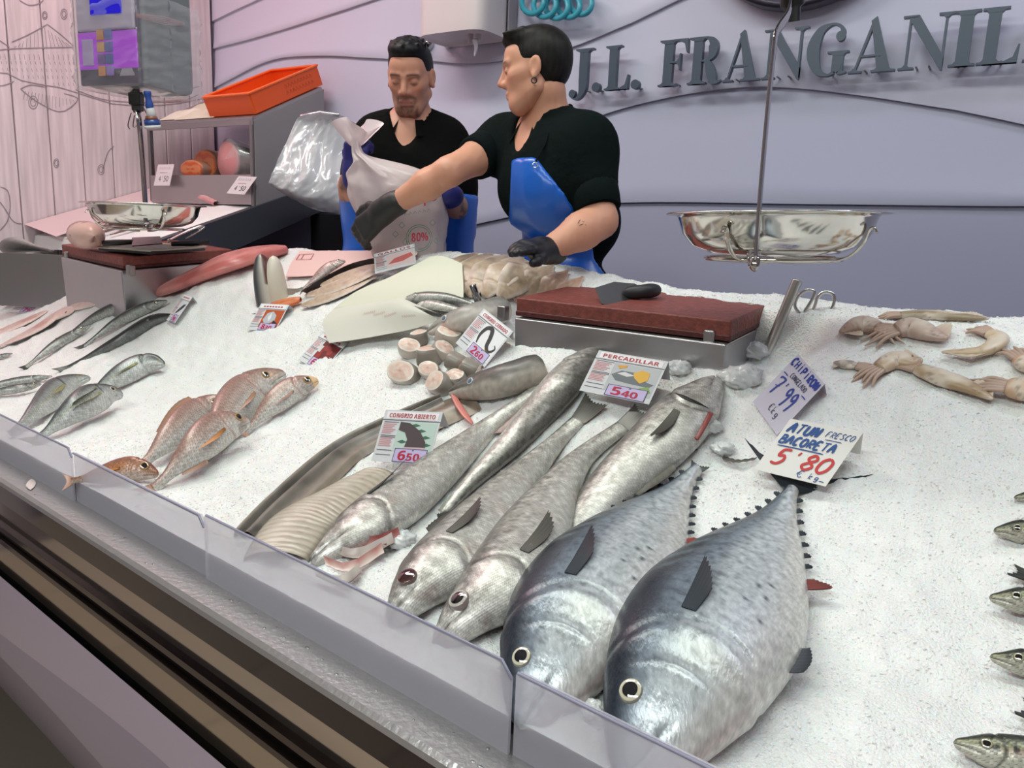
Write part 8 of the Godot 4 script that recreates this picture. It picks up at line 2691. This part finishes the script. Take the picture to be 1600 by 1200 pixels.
func build_people() -> void:
	var right := Vector3(ROWS[0].x, ROWS[1].x, ROWS[2].x)         # to the right of the view
	right.y = 0; right = right.normalized()
	var away := Vector3(-ROWS[0].z, 0, -ROWS[2].z).normalized()
	var floor_y := 0.2
	# ---------------- man in front: profile to the left, arm stretched to the bag
	var hc := far(836, 112, 2.12)
	var t := thing("person", "man in a black polo and blue apron seen in profile, reaching left with black gloves", "person", Vector3(hc.x, floor_y, hc.z), "fishmongers")
	var sh_r := far(793, 222, 2.26)     # his right shoulder, further from us
	var sh_l := far(912, 226, 2.04)
	var el_r := far(702, 268, 2.08)
	var wr_r := far(607, 325, 2.16)
	var el_l := far(938, 345, 1.95)
	var wr_l := far(854, 392, 1.86)
	var neck := far(858, 190, 2.15)
	var chest := (sh_r + sh_l) * 0.5
	var facing := (sh_r - sh_l).cross(Vector3.UP).normalized()
	if facing.dot(-right) < 0: facing = -facing
	var hip := far(870, 466, 2.28)
	hip.x += 0.02
	var side := (sh_l - sh_r); side.y = 0; side = side.normalized()
	var skin_ := lin("d49a80")
	var hf := (-right * 0.985 + away * 0.17 - Vector3(0, 0.12, 0)).normalized()
	var HB := axes(hf, Vector3(0.03, 1, 0))
	var hs := 0.85
	var belly := hip + Vector3(0, 0.22, 0)
	var torso := [
		cap(sh_r - Vector3(0, 0.02, 0), sh_l - Vector3(0, 0.02, 0), 0.062, 0.066, 0.05),
		cap(chest + Vector3(0, -0.12, 0) - side * 0.01 + facing * 0.01, chest + Vector3(0, -0.12, 0) + side * 0.08 + facing * 0.01, 0.092, 0.108, 0.06),
		cap(belly - side * 0.02, belly + side * 0.06, 0.09, 0.095, 0.06),
		cap(hip - side * 0.03, hip + side * 0.06, 0.1, 0.1, 0.06),
		cap(chest + Vector3(0, -0.06, 0) + side * 0.03, belly + side * 0.02, 0.095, 0.095, 0.06),
		cap(sh_r, neck - Vector3(0, 0.03, 0), 0.05, 0.055, 0.06), cap(sh_l, neck - Vector3(0, 0.03, 0), 0.052, 0.055, 0.06)]
	var body := torso.duplicate()
	body.append_array([
		cap(neck - Vector3(0, 0.05, 0), hc + HB * Vector3(0, -0.05, -0.03), 0.051, 0.046, 0.03),
		cap(sh_r, sh_r.lerp(el_r, 0.5), 0.05, 0.046, 0.03), cap(sh_r.lerp(el_r, 0.5), el_r, 0.046, 0.037, 0.02),
		cap(el_r, el_r.lerp(wr_r, 0.35), 0.037, 0.039, 0.02), cap(el_r.lerp(wr_r, 0.35), wr_r, 0.039, 0.026, 0.02),
		cap(sh_l, sh_l.lerp(el_l, 0.5), 0.054, 0.05, 0.03), cap(sh_l.lerp(el_l, 0.5), el_l, 0.05, 0.04, 0.02),
		cap(el_l, el_l.lerp(wr_l, 0.35), 0.042, 0.045, 0.02), cap(el_l.lerp(wr_l, 0.35), wr_l, 0.045, 0.029, 0.02)])
	for q in [-1.0, 1.0]:
		var foot: Vector3 = Vector3(hip.x, floor_y, hip.z) + side * q * 0.1
		body.append_array([cap(hip + side * q * 0.085 - Vector3(0, 0.05, 0), foot + Vector3(0, 0.48, 0) + facing * 0.02, 0.095, 0.062, 0.05), cap(foot + Vector3(0, 0.48, 0) + facing * 0.02, foot + Vector3(0, 0.08, 0), 0.06, 0.042, 0.03), cap(foot + Vector3(0, 0.042, 0) - facing * 0.03, foot + Vector3(0, 0.035, 0) + facing * 0.14, 0.042, 0.034, 0.03)])
	var trousers := lin("17181c")
	var knee_y := hip.y - 0.02
	var bm := field_mesh(body, 0.012, [], func(w: Vector3) -> Color:
		if w.y < knee_y: return trousers if w.y > floor_y + 0.1 else lin("dadada")
		return skin_ * (0.96 + 0.12 * ns(w.x * 300, w.y * 300, w.z * 300)))
	var hm := field_mesh(head_prims(hc, HB, hs), 0.0032, [], func(w: Vector3) -> Color: return face_color(w, hc, HB, hs, skin_, 0.12))
	join(bm, hm)
	# small tattoo on the left forearm
	part("body", bm, M.skin, t)
	part("hair", field_mesh(hair_prims(hc, HB, hs, 1), 0.0038, [], func(w: Vector3) -> Color: return lin("1d1a19") * (0.8 + 0.9 * nf(w.x * 1500, w.y * 300, w.z * 1500))), M.hair, t)
	var eb := MB.new()
	var ear := hc + HB * Vector3(0.081, -0.034, -0.006) * hs
	var ringp := PackedVector3Array()
	for k in 15: ringp.push_back(ear + HB * Vector3(0.002, cos(TAU * k / 14) * 0.0065 - 0.005, sin(TAU * k / 14) * 0.0065))
	eb.tube(ringp, PackedFloat32Array([0.0018]), 8, lin("2a2424"))
	part("earring", eb, M.satin, t)
	# polo shirt
	var shirt := []
	for p in torso: shirt.push_back(["c", p[1], p[2], p[3] + 0.012, p[4] + 0.012, p[5]])
	var slr := sh_r.lerp(el_r, 0.3)
	var sll := sh_l.lerp(el_l, 0.52)
	shirt.append_array([cap(sh_r, slr, 0.066, 0.064, 0.04), cap(sh_l, sll, 0.071, 0.064, 0.04), ["-", neck + Vector3(0, 0.03, 0) + facing * 0.03, neck + Vector3(0, -0.06, 0) + facing * 0.12, 0.062, 0.03, 0.012]])
	var black := lin("15161a")
	part("shirt", field_mesh(shirt, 0.011, [], func(_w: Vector3) -> Color: return black), M.cloth, t)
	for e in [[slr, (el_r - sh_r).normalized(), 0.0645], [sll, (el_l - sh_l).normalized(), 0.0645]]:
		var cuff := MB.new()
		cuff.tube(PackedVector3Array([e[0] + e[1] * 0.0, e[0] + e[1] * 0.045, e[0] + e[1] * 0.07, e[0] + e[1] * 0.072]), PackedFloat32Array([e[2] * 0.97, e[2] * 0.94, e[2] * 0.9, e[2] * 0.76]), 28, black, 1.0, Vector3.ZERO, true)
		part("sleeve_hem", cuff, M.cloth, t)
	collar(t, neck - Vector3(0, 0.004, 0), facing, 0.066, 0.05, black, HB.y)
	# apron: front of the torso, cut by planes
	var ap := []
	for p in torso: ap.push_back(["c", p[1], p[2], p[3] + 0.022, p[4] + 0.022, p[5]])
	ap.push_back(cap(hip - side * 0.06 + facing * 0.02, hip - side * 0.07 - Vector3(0, 0.35, 0) + facing * 0.03, 0.125, 0.12, 0.1))
	ap.push_back(cap(hip + side * 0.06 + facing * 0.02, hip + side * 0.07 - Vector3(0, 0.35, 0) + facing * 0.03, 0.125, 0.12, 0.1))
	var top := far(820, 248, 2.05)
	var c1 := far(842, 252, 1.98)
	var c2 := far(915, 345, 1.9)
	var edge := (c2 - c1).normalized()
	var nrm := edge.cross(-ray(870, 300)).normalized()
	if nrm.dot(right) < 0: nrm = -nrm
	var back_o := chest - facing * 0.005
	var back_n := (chest - hip).cross(side).normalized()
	if back_n.dot(facing) > 0: back_n = -back_n
	part("apron", field_mesh(ap, 0.011, [[top, Vector3.UP], [back_o, back_n], [c1, nrm], [far(797, 300, 2.0), ray(797, 300).cross(Vector3.UP).normalized() * (1.0 if ray(797, 300).cross(Vector3.UP).dot(right) < 0 else -1.0)]], func(_w: Vector3) -> Color: return lin("2563c4")), M.vinyl, t)
	var ap2 := MB.new()
	# strap over the neck
	ap2.tube(curve([c1 + facing * 0.01, far(852, 225, 1.99), far(862, 200, 2.03), neck - facing * 0.07], 20), PackedFloat32Array([0.0035]), 8, lin("101216"), 0.5)
	part("apron_strap", ap2, M.cloth, t)
	var ey := MB.new()
	var er := PackedVector3Array()
	var ec := far(836, 258, 1.955)
	for k in 13: er.push_back(ec + (right * cos(TAU * k / 12) + Vector3.UP * sin(TAU * k / 12)) * 0.006)
	ey.tube(er, PackedFloat32Array([0.0016]), 6, lin("d0d4da"))
	part("eyelet", ey, M.chrome, t)
	# gloves
	var fw := (wr_r - el_r).normalized()
	var gb := axes((fw * 0.9 - Vector3(0, 0.25, 0)).normalized(), (-ray(590, 330) * 0.8 + Vector3(0, 0.6, 0)).normalized())
	var gl := hand_prims(wr_r + fw * 0.012, Basis(-gb.x, gb.y, gb.z), 0.95, [0.5, 0.6, 0.65, 0.6], Vector2(0.9, 0.4), 0.0018)
	gl.push_back(cap(wr_r - fw * 0.03, wr_r + fw * 0.02, 0.034, 0.031, 0.015))
	part("glove", field_mesh(gl, 0.0034, [], func(_w: Vector3) -> Color: return lin("232326")), M.rubber, t, "black glove gripping the white bag")
	fw = (far(800, 386, 1.76) - wr_l).normalized()
	gb = axes(fw, (Vector3(0, 1, 0) - ray(820, 380) * 0.4).normalized())
	gl = hand_prims(wr_l + fw * 0.012, gb, 0.66, [0.12, 0.2, 0.3, 0.35], Vector2(0.5, 0.2), 0.0018)
	gl.push_back(cap(wr_l - fw * 0.035, wr_l + fw * 0.02, 0.031, 0.028, 0.015))
	part("glove", field_mesh(gl, 0.0034, [], func(_w: Vector3) -> Color: return lin("1c1c1f")), M.rubber, t, "black glove resting on the fish")
	var tat := MB.new()
	for st in [[[903, 349], [907, 343], [912, 347], [918, 341]], [[905, 352], [911, 350], [916, 352]], [[914, 338], [917, 344], [920, 349], [914, 351]]]:
		var Q := []
		for q in st:
			var d := ray(q[0], q[1])
			# meet the forearm
			var tt := 1.7
			while tt < 2.2:
				var w := EYE + d * tt
				var u := clampf((w - el_l).dot(wr_l - el_l) / (wr_l - el_l).length_squared(), 0, 1)
				if (w - el_l.lerp(wr_l, u)).length() < 0.0455: break
				tt += 0.002
			Q.push_back(EYE + d * (tt - 0.003))
		tat.tube(curve(Q, 10), PackedFloat32Array([0.0007]), 5, lin("5a4a48"))
	part("tattoo", tat, M.skin, t, "small tattoo on the forearm")

	# ---------------- man behind: facing us, looking down at the bag
	var hc2 := far(641, 122, 2.52)
	var t2 := thing("person", "bearded man in a black polo facing the counter, looking down at the white bag", "person", Vector3(hc2.x, floor_y, hc2.z), "fishmongers")
	var s_r := far(594, 216, 2.55)      # his right, on our left
	var s_l := far(691, 220, 2.55)
	var e_r := far(552, 302, 2.5)
	var w_r := far(553, 268, 2.36)
	var e_l := far(711, 332, 2.5)
	var w_l := far(700, 304, 2.32)
	var nk := far(643, 190, 2.56)
	var ch2 := (s_r + s_l) * 0.5
	var f2 := (-away + right * -0.05).normalized()
	var sd2 := (s_l - s_r); sd2.y = 0; sd2 = sd2.normalized()
	var hip2 := ch2 + Vector3(0, -0.5, 0)
	var bel2 := ch2 + Vector3(0, -0.28, 0)
	var skin2 := lin("c98f78")
	var HB2 := axes((f2 + Vector3(0, -0.42, 0) - right * 0.06).normalized(), Vector3(0, 1, 0))
	var tor2 := [
		cap(s_r - Vector3(0, 0.02, 0), s_l - Vector3(0, 0.02, 0), 0.06, 0.06, 0.05),
		cap(ch2 + Vector3(0, -0.12, 0) - sd2 * 0.085, ch2 + Vector3(0, -0.12, 0) + sd2 * 0.085, 0.115, 0.115, 0.08),
		cap(bel2 - sd2 * 0.07, bel2 + sd2 * 0.07, 0.12, 0.12, 0.1), cap(hip2 - sd2 * 0.07, hip2 + sd2 * 0.07, 0.125, 0.125, 0.1),
		cap(s_r, nk - Vector3(0, 0.02, 0), 0.05, 0.055, 0.06), cap(s_l, nk - Vector3(0, 0.02, 0), 0.05, 0.055, 0.06)]
	var bod2 := tor2.duplicate()
	bod2.append_array([
		cap(nk - Vector3(0, 0.05, 0), hc2 + HB2 * Vector3(0, -0.05, -0.025), 0.05, 0.047, 0.03),
		cap(s_r, s_r.lerp(e_r, 0.5), 0.048, 0.045, 0.03), cap(s_r.lerp(e_r, 0.5), e_r, 0.045, 0.04, 0.02), cap(e_r, e_r.lerp(w_r, 0.35), 0.042, 0.043, 0.02), cap(e_r.lerp(w_r, 0.35), w_r, 0.043, 0.029, 0.02),
		cap(s_l, s_l.lerp(e_l, 0.5), 0.048, 0.045, 0.03), cap(s_l.lerp(e_l, 0.5), e_l, 0.045, 0.042, 0.02), cap(e_l, e_l.lerp(w_l, 0.35), 0.043, 0.043, 0.02), cap(e_l.lerp(w_l, 0.35), w_l, 0.043, 0.029, 0.02)])
	for q in [-1.0, 1.0]:
		var foot: Vector3 = Vector3(hip2.x, floor_y, hip2.z) + sd2 * q * 0.1
		bod2.append_array([cap(hip2 + sd2 * q * 0.085 - Vector3(0, 0.05, 0), foot + Vector3(0, 0.48, 0) + f2 * 0.02, 0.095, 0.062, 0.05), cap(foot + Vector3(0, 0.48, 0) + f2 * 0.02, foot + Vector3(0, 0.08, 0), 0.06, 0.042, 0.03), cap(foot + Vector3(0, 0.042, 0) - f2 * 0.03, foot + Vector3(0, 0.035, 0) + f2 * 0.14, 0.042, 0.034, 0.03)])
	var bm2 := field_mesh(bod2, 0.012, [], func(w: Vector3) -> Color:
		if w.y < hip2.y - 0.02: return trousers if w.y > floor_y + 0.1 else lin("dadada")
		var c := skin2 * (0.96 + 0.12 * ns(w.x * 300, w.y * 300, w.z * 300))
		var on_arm := (w - ch2).dot(sd2)
		if absf(on_arm) > 0.15 and w.y < s_l.y - 0.13:   # tattooed forearms
			c = c.lerp(lin("4f4038"), 0.8 * sm(0.0, 0.25, nf(w.x * 500, w.y * 500, w.z * 500)))
		return c)
	var hm2 := field_mesh(head_prims(hc2, HB2, 0.86), 0.0036, [], func(w: Vector3) -> Color: return face_color(w, hc2, HB2, 0.86, skin2, 0.95))
	join(bm2, hm2)
	part("body", bm2, M.skin, t2)
	part("hair", field_mesh(hair_prims(hc2, HB2, 0.86, 0), 0.004, [], func(w: Vector3) -> Color: return lin("17161a") * (0.8 + 0.9 * nf(w.x * 1500, w.y * 300, w.z * 1500))), M.hair, t2)
	shirt = []
	for p in tor2: shirt.push_back(["c", p[1], p[2], p[3] + 0.012, p[4] + 0.012, p[5]])
	var r_end := s_r.lerp(e_r, 0.62)
	var l_end := s_l.lerp(e_l, 0.72)
	shirt.append_array([cap(s_r, r_end, 0.062, 0.058, 0.04), cap(s_l, l_end, 0.062, 0.058, 0.04), ["-", nk + Vector3(0, 0.04, 0) + f2 * 0.04, nk + Vector3(0, -0.075, 0) + f2 * 0.12, 0.066, 0.022, 0.012]])
	part("shirt", field_mesh(shirt, 0.012, [], func(_w: Vector3) -> Color: return lin("0e0f13")), M.cloth, t2)
	for e in [[r_end, (e_r - s_r).normalized()], [l_end, (e_l - s_l).normalized()]]:
		var cuff := MB.new()
		cuff.tube(PackedVector3Array([e[0], e[0] + e[1] * 0.045, e[0] + e[1] * 0.066, e[0] + e[1] * 0.068]), PackedFloat32Array([0.057, 0.056, 0.054, 0.045]), 24, lin("0e0f13"))
		part("sleeve_hem", cuff, M.cloth, t2)
	collar(t2, nk + Vector3(0, 0.004, 0), f2, 0.064, 0.046, lin("0e0f13"), Vector3.UP)
	ap = []
	for p in tor2: ap.push_back(["c", p[1], p[2], p[3] + 0.022, p[4] + 0.022, p[5]])
	ap.push_back(cap(hip2 - sd2 * 0.1, hip2 - sd2 * 0.1 - Vector3(0, 0.35, 0) + f2 * 0.03, 0.14, 0.13, 0.1))
	ap.push_back(cap(hip2 + sd2 * 0.1, hip2 + sd2 * 0.1 - Vector3(0, 0.35, 0) + f2 * 0.03, 0.14, 0.13, 0.1))
	part("apron", field_mesh(ap, 0.013, [[ch2 - Vector3(0, 0.16, 0), Vector3.UP], [ch2, -f2]], func(_w: Vector3) -> Color: return lin("2563c4")), M.vinyl, t2)
	var navy := lin("2a2870")
	fw = (w_r - e_r).normalized()
	gb = axes((Vector3(0, 1, 0) + right * 0.2 - away * 0.4).normalized(), (-away * 0.9 - right * 0.4).normalized())
	gl = hand_prims(w_r - Vector3(0, 0.01, 0), gb, 0.9, [1.1, 1.15, 1.2, 1.2], Vector2(0.6, 0.6), 0.002)
	gl.push_back(cap(w_r - fw * 0.03, w_r, 0.033, 0.031, 0.015))
	part("glove", field_mesh(gl, 0.0036, [], func(_w: Vector3) -> Color: return navy), M.rubber, t2, "dark blue glove holding the twisted bag neck")
	fw = (w_l - e_l).normalized()
	gb = axes((-right * 0.8 + Vector3(0, 0.2, 0) - away * 0.3).normalized(), (-away * 0.8 + Vector3(0, 0.5, 0)).normalized())
	gl = hand_prims(w_l, Basis(-gb.x, gb.y, gb.z), 0.9, [0.7, 0.75, 0.8, 0.8], Vector2(0.7, 0.4), 0.002)
	gl.push_back(cap(w_l - fw * 0.03, w_l, 0.033, 0.031, 0.015))
	part("glove", field_mesh(gl, 0.0036, [], func(_w: Vector3) -> Color: return navy), M.rubber, t2, "dark blue glove behind the bag")
	build_bag()

func join(a: MB, b: MB) -> void:
	var o := a.V.size()
	a.V.append_array(b.V); a.N.append_array(b.N); a.C.append_array(b.C); a.T.append_array(b.T)
	for k in b.I: a.I.push_back(o + k)

func collar(t: Node3D, c: Vector3, f: Vector3, r: float, h: float, col: Color, up: Vector3) -> void:
	# open polo collar: a band round the neck, folded over, with a gap in front
	var P := PackedVector3Array()
	var s := Vector3.UP.cross(f).normalized()
	for i in 41:
		var a := lerpf(0.32, TAU - 0.32, i / 40.0)
		var d := f * cos(a) + s * sin(a)
		var front_ := sm(0.35, 1.0, cos(a) * 0.5 + 0.5)
		var base := c + d * (r + 0.02 * front_) + Vector3(0, -0.05 * front_ - 0.004, 0)
		for j in 9:
			var v := j / 8.0
			var hh := h * (1.0 if v < 0.5 else 1.0)
			var y := sin(v * PI) * hh if v < 0.5 else hh - (v - 0.5) * 2.0 * (hh + 0.004)
			var o := 0.0 if v < 0.5 else (v - 0.5) * 2.0 * 0.03 + 0.006
			P.push_back(base + Vector3(0, y, 0) + d * (o - 0.012 * sin(minf(v, 0.5) * PI)))
	var b := MB.new()
	b.grid(P, 41, 9, PackedColorArray([col]), PackedVector2Array(), false, Vector3.UP)
	for k in P.size(): P[k] -= Vector3(0, 0.002, 0)
	b.grid(P, 41, 9, PackedColorArray([col]), PackedVector2Array(), false, Vector3.DOWN)
	part("collar", b, M.cloth, t)

func build_bag() -> void:
	var t := thing("plastic_bag", "white printed plastic bag full of fish held between the two men", "plastic bag", far(630, 380, 2.3))
	# outline rows of the filled bag: [centre px, centre py, half width px, half depth m, distance]
	var rows := [[556, 222, 6, 0.02, 2.3], [560, 240, 9, 0.022, 2.3], [580, 256, 26, 0.045, 2.3], [606, 275, 58, 0.075, 2.32], [618, 300, 70, 0.095, 2.33], [625, 325, 70, 0.1, 2.34], [630, 350, 64, 0.09, 2.34], [636, 375, 58, 0.08, 2.34], [640, 400, 54, 0.07, 2.34], [642, 425, 40, 0.04, 2.34]]
	var rr := Vector3(ROWS[0].x, ROWS[1].x, ROWS[2].x)
	var aw := Vector3(-ROWS[0].z, 0, -ROWS[2].z).normalized()
	var P := PackedVector3Array()
	var A := []; var Bv := []
	for q in rows:
		A.push_back(far(q[0], q[1], q[4])); Bv.push_back(Vector3(q[2] / 1202.0 * q[4], q[3], 0))
	for i in 90:
		var u := i / 89.0
		var c: Vector3 = spline(A, u)
		var w: Vector3 = spline(Bv, u)
		for j in 65:
			var an := TAU * j / 64
			var cr := 1.0 + 0.1 * ns(cos(an) * 90, u * 260, sin(an) * 90) + 0.07 * ns(cos(an) * 220, u * 420, sin(an) * 220) * sm(0.0, 0.3, u)
			# creases that fan out from the twisted neck
			cr += 0.1 * sin(an * 7.0 + u * 3.0) * sm(0.45, 0.1, u)
			var e := 0.0 if i == 89 else 1.0
			P.push_back(c + (rr * cos(an) * w.x + aw * sin(an) * w.y + Vector3(0, 0.012 * sin(an * 3.0 + u * 8.0), 0) * sm(0.1, 0.3, u)) * cr * e)
	var b := MB.new()
	b.grid(P, 90, 65, PackedColorArray([lin("e2d0d2")]), PackedVector2Array(), true)
	part("bag", b, M.bag, t)
	# flared top above the knot
	P = PackedVector3Array()
	for i in 16:
		var v := i / 15.0
		var c := far(556, 228, 2.3).lerp(far(558, 196, 2.32), v)
		for j in 49:
			var an := TAU * j / 48
			var r := lerpf(0.014, 0.055, pow(v, 0.8)) * (1 + 0.3 * sin(an * 4.0 + 1.0) * v + 0.15 * ns(an * 60, v * 90))
			P.push_back(c + (rr * cos(an) * r + aw * sin(an) * r * 0.6) + Vector3(0, 0.02 * sin(an * 2.0) * v, 0))
	b = MB.new()
	b.grid(P, 16, 49, PackedColorArray([lin("e2d0d4")]), PackedVector2Array(), true)
	part("neck", b, M.bag, t)
	# print on the front
	var c := Card.new()
	c.n = -aw
	var o := far(612, 331, 2.215)
	c.o = o; c.x = far(684, 318, 2.215) - o; c.y = far(612, 311, 2.215) - o
	b = MB.new()
	print_text(b, c, "Alcampo", -0.12, 0.0, 1.1, 1.0, lin("c04a5a"), true)
	part("red_lettering", b, M.ink, t)
	b = MB.new()
	c.o = far(610, 342, 2.215); c.x = far(682, 330, 2.215) - c.o; c.y = far(610, 335, 2.215) - c.o
	for k in 9: b.ribbon(PackedVector3Array([c.at(0.1 * k, 0.2), c.at(0.1 * k + 0.03, 0.8), c.at(0.1 * k + 0.07, 0.3)]), 0.0022, -aw, lin("8f9a92"))
	var oc := far(655, 372, 2.215)
	for rad in [0.0365, 0.031]:
		var ring := PackedVector3Array()
		for k in 41: ring.push_back(oc + (rr * cos(TAU * k / 40) + Vector3.UP * sin(TAU * k / 40)) * rad)
		b.ribbon(ring, 0.002, -aw, lin("6f8a7a"))
	for q in [[628, 352, 8], [676, 348, 8], [633, 378, 7], [682, 376, 7], [618, 366, 6]]:
		var s0 := far(q[0], q[1], 2.215)
		b.ribbon(PackedVector3Array([s0 - rr * 0.008, s0 + Vector3(0, 0.009, 0), s0 + rr * 0.008, s0 - Vector3(0, 0.008, 0), s0 - rr * 0.008]), 0.0025, -aw, lin("7f988a"))
	part("green_print", b, M.ink, t)
	b = MB.new()
	c.o = far(643, 378, 2.213); c.x = far(669, 376, 2.213) - c.o; c.y = far(643, 364, 2.213) - c.o
	print_text(b, c, "80%", 0.0, 0.0, 1.0, 1.0, lin("c0304a"), true)
	part("red_number", b, M.ink, t)

func _ready() -> void:
	noise.seed = 4; noise.frequency = 0.01; noise.fractal_octaves = 3
	noise.noise_type = FastNoiseLite.TYPE_SIMPLEX_SMOOTH
	make_materials()
	set_stage()
	build_room()
	build_counter()
	build_ice()
	build_tunas()
	build_hakes()
	build_breams()
	build_bass()
	build_flats()
	build_conger()
	build_mid_fish()
	build_trouts_squids()
	build_boards()
	build_papers()
	build_cards()
	build_scales()
	build_wing()
	build_wall_things()
	build_people()
